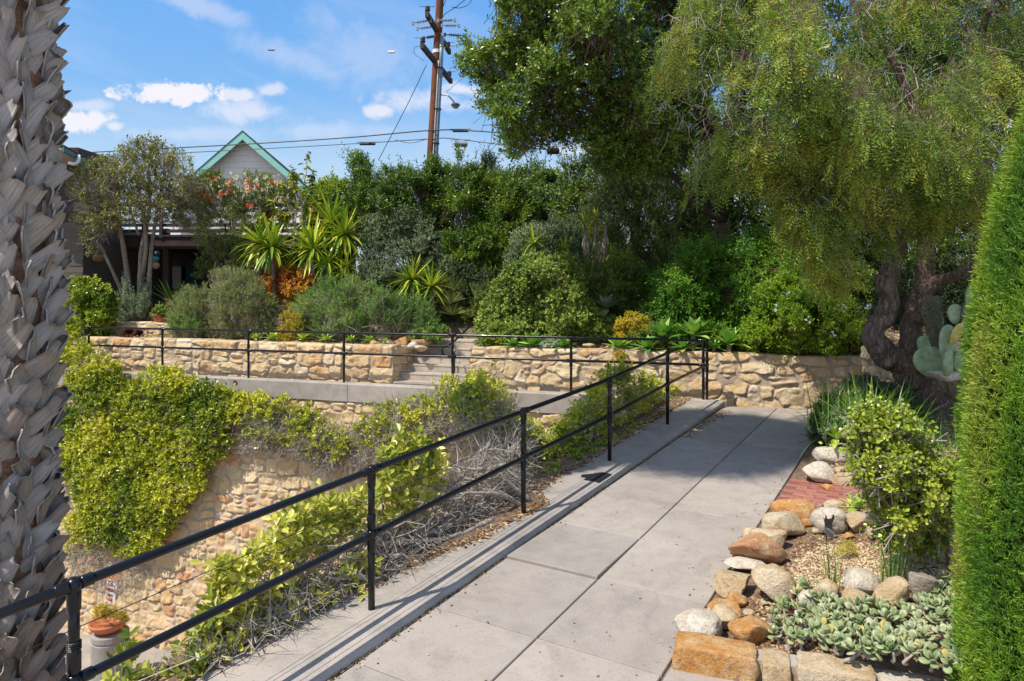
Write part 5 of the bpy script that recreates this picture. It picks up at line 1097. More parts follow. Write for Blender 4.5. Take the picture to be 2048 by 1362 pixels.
# pale multi-trunk tree
def pale_tree():
    root = thing('multi_trunk_tree', 'small tree with several pale grey trunks and thin twiggy yellow-green crown', 'tree', W(275, 610, 19.0))
    Yt = 18.9
    for pts, r0 in ((((252, 612), (238, 570), (215, 520), (198, 485), (185, 455)), .055), (((262, 615), (256, 560), (248, 500), (240, 455), (236, 400), (225, 350)), .08), (((280, 615), (281, 560), (284, 500), (293, 455), (300, 400), (296, 330)), .085), (((284, 560), (292, 500), (290, 450), (282, 400), (270, 340)), .06), (((298, 615), (299, 560), (303, 500), (309, 455), (318, 400), (330, 345)), .07), (((278, 470), (262, 420), (255, 370)), .035), (((309, 455), (335, 400), (352, 370)), .035), (((210, 510), (180, 470), (168, 420)), .03)):
        mb = MB(); mb.tube(spline([W(x, y, Yt + rng.normal() * .15) for x, y in pts], 20), np.linspace(r0, r0 * .45, 20), 9, bump=.05); mb.build('trunk', M['bark_grey'], root, smooth=True)
    poly = [(143, 380), (150, 350), (180, 325), (215, 318), (240, 300), (262, 290), (290, 280), (322, 288), (350, 300), (385, 325), (405, 365), (395, 415), (360, 450), (320, 455), (280, 445), (250, 462), (225, 460), (212, 490), (195, 515), (170, 490), (155, 440)]
    C, O = sample_poly(poly, 1500, Yt - .1, .9, shell=.6, hole=.2); (V, Fs, rd), (a, b) = sprigs(C, O, 7, .18, .070, .040, 'dia', up=.5); mesh_obj('foliage', V, Fs, M['leaf_greytree'], root, attrs={'rnd': rd})
    n = 5200; C, O = sample_poly(poly, n, Yt - .1, .9, shell=.7, hole=0); n = len(C); D1 = norm(rng.normal(size=(n, 3)) + O * .6 + [0, 0, .1]); L_ = rng.uniform(.1, .34, (n, 1)); mid = C + D1 * L_ * .5 + rng.normal(size=(n, 3)) * .02
    V1, F1 = sticks(C, mid, .0055, .004); V2, F2 = sticks(mid, mid + norm(D1 + rng.normal(size=(n, 3)) * .5) * L_ * .6, .004, .002); mesh_obj('twigs', np.vstack([V1, V2]), [np.vstack([F1, F2 + len(V1)])], M['twig_grey'], root)
pale_tree()
shrub('box_hedge', 'clipped rounded hedge block of shiny yellow-green leaves', 'hedge', [(120, 560), (150, 552), (185, 562), (222, 572), (234, 600), (232, 640), (222, 680), (205, 706), (120, 720)], Yw(180, .9), .65, 2200, 9, .09, .048, .034, 'leaf_hedge', base=W(175, 700, Yw(180, .9)), kind='oval', shell=.85)
shrub('silver_shrub', 'upright silvery willow-leaved shrub under the pale trunks', 'shrub', [(232, 655), (236, 610), (246, 575), (256, 556), (264, 590), (276, 600), (290, 570), (298, 572), (300, 620), (290, 650), (262, 668)], Yw(260, 1.9), .4, 650, 13, .26, .05, .011, 'leaf_silver', base=W(265, 665, Yw(260, 1.9)), up=1.6, rand=.3)
RY = lambda label, poly, Yf, D, K, mat, base: shrub('rosemary_bush', label, 'bush', poly, Yf, D, int(K * .8), 18, .18, .034, .0100, mat, base=base, group='rosemary bushes on the terrace', up=.9, rand=.6, spread=.35, lup=.4, shell=.85, twig_mat='twig_grey')
RY('large grey-green rosemary bush left of the orange shrub', [(335, 650), (340, 618), (352, 596), (372, 582), (400, 562), (430, 548), (462, 542), (500, 548), (530, 570), (548, 600), (556, 640), (552, 690), (500, 705), (440, 694), (380, 672)], yw(1.5), .9, 4300, 'leaf_rosemary', W(450, 695, Yw(450, 1.4)))
RY('large greener rosemary bush between the orange shrub and the steps', [(590, 650), (592, 610), (612, 585), (650, 562), (700, 558), (750, 572), (800, 590), (845, 602), (870, 632), (872, 664), (820, 672), (740, 682), (660, 690), (600, 690)], yw(1.4), .85, 4400, 'leaf_rosemary2', W(720, 690, Yw(720, 1.2)))
RY('low bright rosemary tuft beside the terracotta pot', [(334, 660), (340, 640), (365, 628), (395, 640), (410, 665), (380, 676), (345, 670)], yw(1.0), .3, 420, 'leaf_rosemary2', W(370, 672, Yw(370, 1.)))
shrub('orange_shrub', 'rounded shrub of orange and red leaves between the rosemary bushes', 'shrub', [(518, 566), (532, 545), (560, 535), (592, 530), (622, 538), (640, 556), (650, 580), (628, 598), (600, 610), (580, 625), (560, 608), (540, 600)], yw(2.7), .7, 1700, 9, .09, .04, .026, 'leaf_red', base=W(585, 640, Yw(585, 2.6)), kind='oval')
shrub('golden_shrub', 'small upright golden-yellow shrub in front of the rosemary', 'shrub', [(553, 690), (556, 650), (564, 630), (580, 622), (600, 632), (612, 655), (606, 690), (590, 706), (560, 706)], yw(.7), .3, 620, 10, .09, .03, .012, 'leaf_gold', base=W(580, 704, Yw(580, .6)), up=.8)
shrub('small_shrub', 'green undergrowth at the foot of the yuccas', 'bush', [(640, 560), (700, 540), (760, 560), (780, 600), (700, 610), (640, 600)], yw(3.2), .4, 700, 9, .12, .05, .02, 'leaf_photinia')
shrub('small_shrub', 'mixed greenery between the fan palm and the steps', 'bush', [(850, 650), (880, 600), (940, 600), (980, 620), (965, 660), (930, 668), (870, 668)], 17.4, .5, 1300, 9, .12, .04, .018, 'leaf_bottle', base=W(915, 668, 17.3))
shrub('elephant_bush', 'big mound of tiny-leaved pale green succulent shrub right of the steps', 'bush', [(955, 690), (952, 655), (962, 620), (978, 590), (985, 550), (1005, 524), (1040, 512), (1068, 498), (1110, 500), (1150, 520), (1170, 560), (1180, 600), (1210, 630), (1238, 640), (1248, 668), (1230, 692), (1150, 694), (1080, 690), (1010, 695)], yw(1.9), 1.1, 6200, 11, .12, .034, .026, 'leaf_jadebush', kind='oval', base=W(1090, 690, Yw(1090, 1.7)), shell=.85, rand=1.1, stem_mat='bark_dark')
shrub('elephant_bush', 'low dark green part of succulent shrub at the right edge of the steps', 'bush', [(950, 700), (952, 672), (985, 668), (1012, 676), (1010, 698), (975, 704)], Yw(980, .5), .25, 420, 9, .07, .028, .02, 'leaf_hedge', kind='oval', base=W(980, 702, Yw(980, .5)))
shrub('gold_euphorbia', 'low dome of golden-green tiny leaves above the agaves', 'bush', [(1228, 690), (1226, 650), (1240, 634), (1268, 626), (1296, 636), (1308, 660), (1306, 690)], Yw(1265, 1.1), .4, 1000, 9, .06, .026, .012, 'leaf_gold', base=W(1268, 690, Yw(1265, 1.0)))
shrub('vivid_shrub', 'large vivid green arching shrub right of centre', 'shrub', [(1290, 640), (1300, 600), (1312, 560), (1345, 530), (1370, 490), (1420, 470), (1480, 466), (1550, 470), (1600, 500), (1620, 560), (1560, 640), (1500, 680), (1420, 690), (1360, 680), (1310, 670)], yw(2.0), 1.2, 5200, 13, .26, .052, .020, 'leaf_vivid', base=W(1430, 690, Yw(1430, 1.6)), stems=8, sr=.03, up=.2, lup=-.1)
pl = shrub('plumbago_bush', 'bright lime-green bush with a few pale blue flowers spilling over the wall', 'bush', [(1480, 690), (1490, 640), (1510, 590), (1545, 560), (1590, 560), (1640, 580), (1690, 600), (1735, 630), (1745, 680), (1735, 712), (1680, 722), (1600, 712), (1540, 712), (1490, 705)], yw(.75), .8, 5200, 10, .15, .042, .018, 'leaf_plumbago', base=W(1610, 705, Yw(1610, .6)), stems=6, sr=.015)
FW = [W(1734, 616, 10.7), W(1737, 612, 10.7), W(1550, 618, 11.1), W(1668, 668, 10.75), W(1655, 572, 10.9), W(1685, 610, 10.8), W(1688, 618, 10.8), W(1620, 640, 10.95), W(1575, 590, 11.1)]
(V, Fs, rd), _ = sprigs(np.repeat(np.array(FW), 3, 0) + rng.normal(size=(len(FW) * 3, 3)) * .02, np.tile([[0, -1., .3]], (len(FW) * 3, 1)), 7, .016, .018, .014, 'oval', spread=1.4); mesh_obj('blossom', V, Fs, M['flower_white'], pl, attrs={'rnd': rd})

# ---------------- yuccas
def yucca(label, heads, trunks, dead=(), base=None, group='spiky yuccas on the slope', mat='leaf_yucca'):
    root = thing('yucca', label, 'yucca', base, group)
    for (px, py, Y, R, n) in heads:
        c = W(px, py + (8 if R > 50 else 0), Y); L = R / FP * Y * 1.1; i = np.arange(n); z = 1 - 1.75 * (i + .5) / n; a = i * 2.39996; s = np.sqrt(np.maximum(0, 1 - z * z)); D = np.stack([s * np.cos(a), s * np.sin(a), z], 1) + rng.normal(size=(n, 3)) * .12
        V, Fs, rd = blades(np.tile(c, (n, 1)) + D * .03, D, L * rng.uniform(.8, 1.12, n), L * .098 * rng.uniform(.8, 1.15, n), np.where(z < .1, .45, .12) * rng.uniform(.4, 1.4, n), 6, cup=.12); mesh_obj('leaf_rosette', V, Fs, M[mat], root, attrs={'rnd': rd})
    for pts, r in trunks: mb = MB(); mb.tube(spline([W(*p) for p in pts], 12), r, 8, bump=.08); mb.build('trunk', M['bark_grey'], root, smooth=True)
    for (px, py, Y, w, h, n) in dead:
        c = W(px, py, Y); Lh = h / FP * Y; a = rng.random(n) * 6.28; rr_ = w / FP * Y * .5; P = c + np.stack([np.cos(a) * .03, np.sin(a) * .03, rng.uniform(-.6, 0, n) * Lh], 1); D = np.stack([np.cos(a) * .35, np.sin(a) * .35, -np.ones(n)], 1)
        V, Fs, rd = blades(P, D, Lh * rng.uniform(.35, .6, n), .022, .3, 4, cup=.1); mesh_obj('dead_leaf_skirt', V, Fs, M['leaf_dead'], root, attrs={'rnd': rd})
Y1 = 17.6
yucca('tall yucca with two stacked bright heads right of the magnolia', [(690, 462, Y1, 62, 84), (664, 440, Y1 + .5, 66, 70)], [([(690, 600, Y1), (694, 540, Y1), (690, 470, Y1)], .045)], base=W(690, 600, Y1))
yucca('broad-headed yucca at the centre of the spiky group', [(626, 492, Y1 - .3, 62, 84), (612, 478, Y1 + .3, 56, 50)], [([(628, 600, Y1 - .3), (626, 495, Y1 - .3)], .04)], base=W(628, 600, Y1 - .3))
yucca('leftmost yucca of the group, leaves drooping over the rosemary', [(545, 488, Y1, 64, 84), (520, 478, Y1 + .2, 58, 60)], [([(548, 600, Y1), (545, 490, Y1)], .045), ([(520, 600, Y1 + .2), (520, 480, Y1 + .2)], .04)], base=W(545, 600, Y1))
yucca('small yucca with thin trunk standing low behind the green rosemary', [(655, 525, 17.0, 44, 34)], [([(655, 600, 17), (655, 528, 17)], .025)], base=W(655, 600, 17))
yucca('small double yucca at the right foot of the spiky group', [(693, 532, 17.1, 40, 34), (683, 545, 16.9, 30, 22)], [([(690, 600, 17), (692, 535, 17.1)], .03)], base=W(692, 600, 17))
yucca('low bright yellow-green yucca pair left of the fan palm', [(824, 552, 16.3, 52, 84), (862, 574, 16.1, 46, 60)], [([(824, 610, 16.3), (824, 556, 16.3)], .045), ([(866, 620, 16.1), (862, 578, 16.1)], .035)], base=W(835, 612, 16.3))
yucca('small yucca peeking over the elephant bush, left one', [(1068, 488, 15.9, 40, 44)], [([(1068, 560, 15.9), (1068, 490, 15.9)], .03)], base=W(1068, 560, 17.2))
yucca('small yucca peeking over the elephant bush, right one', [(1128, 498, 15.8, 34, 40)], [([(1128, 560, 15.8), (1128, 500, 15.8)], .03)], base=W(1128, 560, 17))
yucca('tall old yucca with hanging skirts of dead grey leaves', [(1168, 446, 15.9, 26, 40), (1192, 436, 16.0, 24, 36), (1183, 508, 15.7, 22, 30), (1222, 505, 15.8, 24, 30), (1180, 470, 15.9, 18, 24), (1250, 512, 15.7, 22, 24)],
      [([(1195, 590, 15.8), (1182, 530, 15.8), (1170, 450, 15.9)], .04), ([(1200, 592, 15.8), (1208, 520, 15.8), (1212, 450, 15.9)], .035), ([(1204, 590, 15.8), (1215, 550, 15.8), (1222, 508, 15.8)], .03), ([(1198, 590, 15.8), (1190, 500, 15.8), (1192, 440, 16.0)], .035)],
      [(1172, 462, 15.9, 30, 52, 90), (1210, 460, 15.9, 22, 60, 60), (1196, 480, 15.9, 30, 60, 80), (1186, 518, 15.7, 28, 46, 80), (1224, 512, 15.8, 34, 44, 90)], base=W(1198, 592, 15.8))
yucca('ponytail palm with long thin arching leaves in a pot', [(344, 600, 19.2, 52, 60)], [([(342, 612, 19.2), (344, 600, 19.2)], .06)], base=W(343, 612, 19.2), group='potted plants', mat='leaf_grass')
# aloe-like reddish plant
yucca('spidery reddish aloe with curling leaves above the agaves', [(1245, 598, 15.2, 30, 26)], [([(1252, 640, 15.2), (1246, 600, 15.2)], .03)], base=W(1252, 640, 15.2), mat='leaf_gold')
# fan palm
fpm = thing('fan_palm', 'low bushy fan palm with olive green fans beside the yucca pair', 'palm', W(905, 625, 16.6))
for (px, py, ax_, ay_) in ((908, 562, .1, 1.), (950, 578, .7, .7), (930, 566, .35, .95), (880, 570, -.4, .9), (965, 592, 1., .35), (900, 590, -.1, .9), (925, 600, .4, .6), (872, 592, -.8, .5), (945, 605, .8, .2), (905, 612, 0, .5)):
    c = W(px, py + 18, 16.6 + rng.normal() * .2); n = 26; a = np.linspace(-1.25, 1.25, n) + rng.normal(size=n) * .03; ax0 = norm(np.array([ax_, -.35, ay_])); sd = norm(np.cross(ax0, [0, -1, .3])); D = np.cos(a)[:, None] * ax0 + np.sin(a)[:, None] * sd
    V, Fs, rd = blades(np.tile(c, (n, 1)), D, .40 * rng.uniform(.9, 1.1, n), .022, .12, 4, cup=.2, up=(0, -1, .2)); mesh_obj('fan', V, Fs, M['leaf_palmetto'], fpm, attrs={'rnd': rd})
    mb = MB(); mb.tube([W(905, 625, 16.7), c], .008, 5); mb.build('leaf_stalk', M['twig_brown'], fpm)
# ---------------- magnolia-like young tree
mg = thing('broadleaf_sapling', 'young broad-leaved tree with drooping yellow-green leaves in front of the gable', 'tree', W(590, 600, 18.3))
br = [((588, 600), (586, 520), (590, 450), (598, 400), (612, 350), (614, 308)), ((590, 450), (572, 400), (560, 368)), ((598, 410), (588, 370), (586, 338)), ((600, 420), (620, 380), (624, 345)), ((588, 470), (560, 440), (545, 395)), ((600, 420), (575, 430), (560, 430)), ((590, 460), (620, 430), (630, 400)), ((586, 500), (545, 460), (525, 430))]
tips = []
for pts in br:
    Pp = spline([W(x, y, 18.2) for x, y in pts], 16); mb = MB(); mb.tube(Pp, np.linspace(.028, .007, 16), 6); mb.build('branch', M['twig_grey'], mg, smooth=True); tips += [Pp[k] for k in range(6, 16)]
tips = np.array(tips); k_ = len(tips); n = 5; P = np.repeat(tips, n, 0) + rng.normal(size=(k_ * n, 3)) * .04; D = rng.normal(size=(k_ * n, 3)) * (1, 1, .4) + [0, 0, -.35]
V, Fs, rd = leafset(P, D, np.tile([0, -.4, 1.], (k_ * n, 1)) + rng.normal(size=(k_ * n, 3)) * .3, .21 * rng.uniform(.6, 1.15, k_ * n), .085, 'oval'); mesh_obj('foliage', V, Fs, M['leaf_magnolia'], mg, attrs={'rnd': rd})

# ---------------- agaves
def agave(label, px, py, R, Y, mat='leaf_agave', n=20, group='fleshy agaves along the wall tops', zb=None, name='agave', wide=.30, lo=-.15):
    c = W(px, py + R * .15, Y); c[2] = max(c[2], .80 if Y > 11 else c[2]); L = R / FP * Y * 1.12; i = np.arange(n); f = (i + .5) / n; el = 1.35 * (1 - f) ** .9 + lo; a = i * 2.39996 + rng.random() * 6
    D = np.stack([np.cos(el) * np.cos(a), np.cos(el) * np.sin(a), np.sin(el)], 1) + rng.normal(size=(n, 3)) * .06
    root = thing(name, label, name, c - [0, 0, L * .5], group); V, Fs, rd = blades(np.tile(c, (n, 1)), D, L * (.7 + .35 * f) * rng.uniform(.9, 1.1, n), L * wide, -.12 + .3 * f, 7, cup=.16, prof='agave'); mesh_obj('leaves', V, Fs, M[mat], root, smooth=True, attrs={'rnd': rd})
    mb = MB(); mb.tube([c - [0, 0, L * .55], c + [0, 0, .02]], L * .10, 8); mb.build('stem', M['bark_grey'], root)
    return root
for k, (px, py, R) in enumerate([(510, 692, 16), (545, 691, 21), (606, 692, 21), (651, 692, 19), (700, 692, 17), (738, 690, 18), (770, 694, 10)]):
    agave(['small pale agave nearest the second far post', 'bright agave left of the golden shrub', 'bright agave directly right of the golden shrub', 'fourth small agave from the left on the left wall', 'small agave just right of the third far post', 'small agave near the pile of stones', 'tiny agave touching the pile of stones'][k], px, py, R, Yw(px, .28), 'leaf_agave_y', 16, wide=.26)
for k, (px, py, R, of) in enumerate([(1026, 690, 24, .12), (1066, 686, 40, .2), (1130, 690, 28, .2), (1236, 692, 32, .15), (1294, 694, 36, .1), (1326, 668, 50, .5), (1386, 664, 52, .35), (1366, 696, 34, .1), (1458, 682, 46, .25), (1428, 692, 26, .12), (1212, 612, 40, 1.9), (1290, 618, 24, 1.7)]):
    agave(['small green agave at the left end of the right wall', 'large green agave hanging over the wall right of the steps', 'agave touching the post right of the steps', 'green agave under the golden dome bush', 'agave leaning over the wall left of the big pair', 'big upright agave left of the railing corner', 'biggest upright agave right behind the railing corner', 'lower agave between the two big ones', 'agave at the foot of the lime-green bush', 'small agave squeezed beside the lime-green bush', 'pale blue-green agave behind the elephant bush', 'spiky small agave below the upper handrail'][k], px, py, R, Yw(px, of), 'leaf_agave' if k != 10 else 'leaf_silver', 22, wide=.30 if k < 11 else .14)
agave('dark purple aeonium clump in front of the low stone wall', 258, 684, 20, Yw(258, .5), 'leaf_aeonium', 34, 'dark succulents', name='aeonium', wide=.4)
agave('dark purple aeonium clump nearer the left railing post', 278, 687, 16, Yw(278, .4), 'leaf_aeonium', 30, 'dark succulents', name='aeonium', wide=.4)
shrub('succulent_tuft', 'low bright green tuft beside the dark aeoniums', 'succulent', [(278, 704), (282, 694), (300, 690), (318, 694), (322, 704)], Yw(300, .3), .12, 130, 7, .05, .025, .012, 'leaf_bright', stems=0, twig=False)
shrub('succulent_tuft', 'small jade-like plant growing in the terracotta pot', 'succulent', [(300, 634), (306, 618), (320, 606), (336, 612), (340, 630), (325, 636)], Yw(320, 1.35), .15, 120, 7, .05, .035, .025, 'leaf_jadebush', kind='oval', stems=2, sr=.008, base=W(320, 632, Yw(320, 1.35)))
shrub('hanging_succulent', 'dry trailing succulent hanging over the wall top near the corner', 'succulent', [(1226, 700), (1244, 698), (1250, 716), (1240, 728), (1230, 714)], Yw(1238, -.12), .05, 90, 8, .05, .02, .01, 'leaf_gold', stems=0, up=-1)
shrub('dusty_miller', 'silvery white low foliage between the agaves right of the steps', 'bush', [(1078, 698), (1084, 684), (1110, 680), (1120, 698)], Yw(1100, .3), .15, 260, 8, .06, .03, .014, 'leaf_silver', stems=0)
shrub('succulent_tuft', 'dry mossy succulents in the clay bowl', 'succulent', [(186, 1236), (190, 1216), (210, 1208), (232, 1216), (252, 1222), (262, 1244), (240, 1240), (214, 1236)], 13.2, .18, 300, 8, .06, .025, .010, 'leaf_gold', stems=0, base=W(215, 1240, 13.2))

# ---------------- wild growth knitting the slope together
for i, (lab, poly, Yf_, D_, K_, mt, kw) in enumerate([
  ('loose green growth behind the left rosemary, under the flowering shrub', [(385, 560), (400, 510), (450, 490), (500, 500), (540, 530), (520, 560), (450, 555)], yw(3.3), .4, 700, 'leaf_bottle', {}),
  ('dusty green scrub between the yuccas and the grey bush', [(700, 570), (715, 520), (760, 505), (800, 540), (812, 590), (770, 600)], yw(2.9), .4, 800, 'leaf_greygreen', {}),
  ('sprawling leafy scrub right of the fan palm', [(930, 640), (950, 590), (985, 560), (1000, 600), (985, 650)], yw(2.8), .4, 650, 'leaf_bottle', {}),
  ('tangled scrub around the old dead-skirted yucca', [(1150, 640), (1160, 560), (1190, 545), (1240, 560), (1260, 600), (1310, 600), (1310, 640), (1230, 650)], yw(2.6), .4, 1100, 'leaf_bottle', {}),
  ('bright seedlings and weeds on the bank beside the upper handrail', [(1215, 570), (1240, 530), (1290, 530), (1320, 560), (1310, 600), (1240, 600)], yw(4.2), .5, 700, 'leaf_bright', {}),
  ('green creeping scrub at the foot of the vivid shrub', [(1300, 690), (1320, 655), (1400, 650), (1500, 660), (1510, 690), (1420, 700)], yw(.9), .35, 900, 'leaf_vivid', {}),
  ('leafy growth tying the vivid shrub to the lime-green bush', [(1480, 600), (1520, 540), (1600, 520), (1660, 560), (1640, 620), (1520, 650)], yw(1.6), .5, 1500, 'leaf_vivid', {}),
  ('green branches leaning over the lime-green bush in the tree shade', [(1600, 600), (1620, 540), (1700, 530), (1770, 570), (1760, 640), (1680, 620)], yw(.9), .5, 1200, 'leaf_photinia', {}),
  ('feathery olive scrub above the elephant bush', [(1000, 540), (1030, 470), (1080, 450), (1160, 480), (1180, 540), (1100, 520)], yw(3.4), .5, 1100, 'leaf_greygreen', {}),
  ('pale green scrub left of the hedge foot', [(700, 500), (705, 440), (740, 410), (770, 440), (760, 500)], yw(4.3), .5, 700, 'leaf_bottle', {}),
  ('low green edging plants between rosemary and steps', [(820, 672), (850, 655), (890, 660), (885, 680), (850, 684)], yw(1.0), .2, 330, 'leaf_rosemary2', {}),
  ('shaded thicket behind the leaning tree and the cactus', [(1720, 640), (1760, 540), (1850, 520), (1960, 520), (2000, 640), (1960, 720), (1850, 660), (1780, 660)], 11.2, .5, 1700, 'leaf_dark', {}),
  ('ragged green weeds along the top edge of the right wall', [(1240, 700), (1260, 670), (1330, 660), (1420, 665), (1500, 680), (1500, 704), (1400, 702), (1300, 704)], yw(.75), .2, 700, 'leaf_bottle', {}),
  ('mixed green scrub filling the slope behind the elephant bush', [(1130, 600), (1150, 540), (1230, 500), (1300, 540), (1300, 620), (1240, 650)], yw(3.0), .6, 1300, 'leaf_photinia', {}),
  ('low mixed scrub in front of the photinia hedge', [(760, 600), (800, 540), (880, 520), (970, 540), (1000, 600), (900, 620)], yw(3.0), .5, 1300, 'leaf_dark', {}),
  ('dry golden leaves low between the orange shrub and the green rosemary', [(575, 690), (585, 640), (610, 620), (630, 650), (620, 690)], yw(1.2), .2, 260, 'leaf_gold', {})]):
    shrub('wild_scrub', lab, 'scrub', poly, Yf_, D_, K_, 10, .14, .045, .020, mt, stems=0, group='wild growth on the slope')
# ================================================================== BIG TREES
LS = 1.15
OAK = [(962, -20), (972, 20), (975, 50), (952, 62), (938, 84), (930, 110), (928, 140), (942, 166), (962, 190), (938, 188), (915, 178), (902, 192), (918, 212), (945, 216), (948, 238), (934, 252), (940, 268), (972, 270), (985, 292), (1000, 322), (1030, 330), (1070, 322), (1094, 296), (1120, 286), (1132, 320), (1165, 352), (1200, 350), (1250, 342), (1290, 350), (1340, 340), (1420, 300), (1500, 150), (1520, -60), (1500, -240), (1350, -330), (1150, -300), (1020, -200), (960, -100)]
ob = W(1478, 600, 15.2)
tree('oak_tree', 'big dark green oak with a dense small-leaved crown left of the pepper tree', OAK, 14.8, 2.5, 12500, 11, .26, .078, .044, 'leaf_oak', ob,
     [ob, W(1462, 520, 15.2), W(1450, 440, 15.2), W(1440, 330, 15.2), W(1400, 180, 15), W(1340, 20, 15)], .30, kind='dia', bark='bark_dark', shell=.62, twig_r=.004, up=.25, core=np.array([1230, 180]),
     limbs=[([W(1450, 440, 15.1), W(1400, 410, 14.8), W(1370, 372, 14.5), W(1340, 350, 14.2), W(1320, 352, 14)], .13), ([W(1440, 330, 15.2), W(1300, 250, 14.6), W(1180, 180, 13.6), W(1100, 128, 13), W(1062, 112, 12.7)], .12), ([W(1420, 260, 15), W(1300, 130, 14.4), W(1180, 40, 13.6), W(1080, 20, 13)], .11), ([W(1390, 150, 15), W(1330, 80, 14), W(1320, 60, 13), W(1290, -60, 13)], .10), ([W(1440, 330, 15.2), W(1300, 290, 14.4), W(1200, 270, 13.8), W(1130, 240, 13.4)], .09), ([W(1440, 440, 15.1), W(1420, 350, 14), W(1400, 250, 13.3)], .08)])
# ---- pepper tree with hanging fronds
def pepper():
    root = thing('pepper_tree', 'large weeping pepper tree with a leaning forked trunk at the right', 'tree', solve(1872, 836, lambda X, Y: .16))
    def limb(pts, r0, r1, nm='limb', n=34, k=14):
        P = spline([W(*p) for p in pts], n); P = P + np.stack([fbm(np.arange(n) * .5, np.full(n, j * 3.), 5 + j, 2) for j in range(3)], 1) * r0 * .6
        mb = MB(); mb.tube(P, np.linspace(r0, r1, n) * (1 + .12 * (vnoise(np.arange(n) * .6, np.zeros(n), 8) - .5)), k, bump=.035); return mb.build(nm, M['bark_rough'], root, smooth=True)
    limb([(1905, 910, 8.7), (1872, 836, 9.0), (1848, 780, 9.0), (1812, 738, 9.0), (1772, 712, 9.0), (1750, 690, 9.0)], .235, .15, 'trunk')
    limb([(1790, 725, 9.0), (1752, 692, 9.0), (1748, 660, 9.0), (1768, 634, 9.0), (1778, 600, 9.05), (1772, 565, 9.1), (1784, 530, 9.2), (1800, 450, 9.4), (1830, 360, 9.6), (1862, 290, 9.6), (1905, 250, 9.4)], .145, .10)
    limb([(1822, 745, 9.0), (1822, 700, 9.05), (1822, 655, 9.1), (1834, 610, 9.2), (1846, 565, 9.3), (1852, 500, 9.4), (1840, 380, 9.8)], .15, .10)
    limb([(1842, 590, 9.25), (1862, 575, 9.2), (1880, 560, 9.1), (1900, 556, 9.0), (1935, 540, 8.8), (1990, 500, 8.6)], .10, .06)
    for pts in ([(1830, 370, 9.7), (1700, 250, 9.2), (1560, 160, 8.8), (1450, 90, 8.6)], [(1840, 380, 9.8), (1700, 330, 9.3), (1580, 300, 8.9), (1480, 280, 8.7)], [(1850, 340, 9.7), (1800, 150, 9.4), (1700, 0, 9.2)], [(1870, 300, 9.6), (1950, 100, 9.2), (2000, -40, 9)], [(1800, 450, 9.4), (1700, 420, 9.2), (1640, 400, 9.0)]): limb(pts, .09, .03, k=8, n=24)
    for (x, y) in ((1760, 588), (1771, 616)):
        mb = MB(); mb.lathe([(.001, .0), (.035, .004), (.05, .012), (.045, -.03)], W(x + 4, y, 8.96), 12, axis=(0, -1, .1)); mb.build('knot_hole', M['bark_dark'], root)
    PB = [(1302, 210), (1310, 120), (1330, 40), (1360, -60), (1500, -200), (1800, -260), (2080, -220), (2150, 100), (2100, 400), (2010, 400), (1975, 500), (1930, 500), (1890, 490), (1850, 470), (1800, 470), (1750, 520), (1700, 545), (1650, 565), (1600, 535), (1560, 480), (1510, 390), (1460, 350), (1420, 330), (1380, 360), (1340, 330), (1318, 260)]
    n = 6600; C, O = sample_poly(PB, int(n * 1.9), 9.3, 2.0, np.array([1750, 150]), .66, rough=.18); uu = C[:, 0] / C[:, 1] * FP; vv = C[:, 2] / C[:, 1] * FP; dn = vnoise(uu / 85, vv / 60, 55) * .7 + vnoise(uu / 35, vv / 28, 56) * .3; C, O = C[dn > .45][:n], O[dn > .45][:n]; n = len(C)
    L = rng.uniform(.25, .62, n); S0 = C; dirn = norm(O * .35 + np.array([0, 0, -1.]) + rng.normal(size=(n, 3)) * .28)
    m = 5; f = (np.arange(m) + .5) / m; B0 = S0[:, None] + dirn[:, None] * (f[None] * L[:, None])[..., None]                  # frond bases along the strand
    fd = norm(dirn[:, None] * .7 + rng.normal(size=(n, m, 3)) * .55 + np.array([0, -.1, -.25])); FL = rng.uniform(.11, .20, (n, m)); B0 = B0.reshape(-1, 3); fd = fd.reshape(-1, 3); FL = FL.ravel(); k = len(B0)
    keep = rng.random(k) < .80; B0, fd, FL = B0[keep], fd[keep], FL[keep]; k = len(B0)
    side = norm(np.cross(fd, norm(rng.normal(size=(k, 3)) + [0, -1.2, .4]))); q = 9; g_ = (np.arange(q) + 1) / q; sg = np.where(np.arange(q) % 2, 1, -1)
    P = B0[:, None] + fd[:, None] * (g_[None] * FL[:, None])[..., None]; P[..., 2] -= (g_[None] ** 2) * FL[:, None] * .25
    D = norm(side[:, None] * sg[None, :, None] * .9 + fd[:, None] * .62 + rng.normal(size=(k, q, 3)) * .12); nn = np.cross(fd, side)[:, None] + rng.normal(size=(k, q, 3)) * .25
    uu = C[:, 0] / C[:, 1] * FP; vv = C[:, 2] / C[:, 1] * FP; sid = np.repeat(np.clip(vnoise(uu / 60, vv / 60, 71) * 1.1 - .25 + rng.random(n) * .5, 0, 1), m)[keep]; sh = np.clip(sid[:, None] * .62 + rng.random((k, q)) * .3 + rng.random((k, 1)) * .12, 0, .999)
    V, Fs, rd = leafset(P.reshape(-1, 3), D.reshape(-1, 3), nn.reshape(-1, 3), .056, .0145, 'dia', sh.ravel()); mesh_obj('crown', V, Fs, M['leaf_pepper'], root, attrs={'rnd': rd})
    V1, F1 = sticks(S0 - dirn * .1, S0 + dirn * L[:, None], .004, .0015); mesh_obj('twigs', V1, [F1], M['twig_brown'], root)
    j = rng.choice(n, 620); (V, Fs, rd), _ = sprigs(S0[j] + dirn[j] * L[j][:, None] * .6, np.tile([0, 0, -1.], (620, 1)), 24, .13, .013, .013, 'dia', up=-1, spread=.8, jit=.018); mesh_obj('seed_clusters', V, Fs, M['seed_orange'], root, attrs={'rnd': rd})
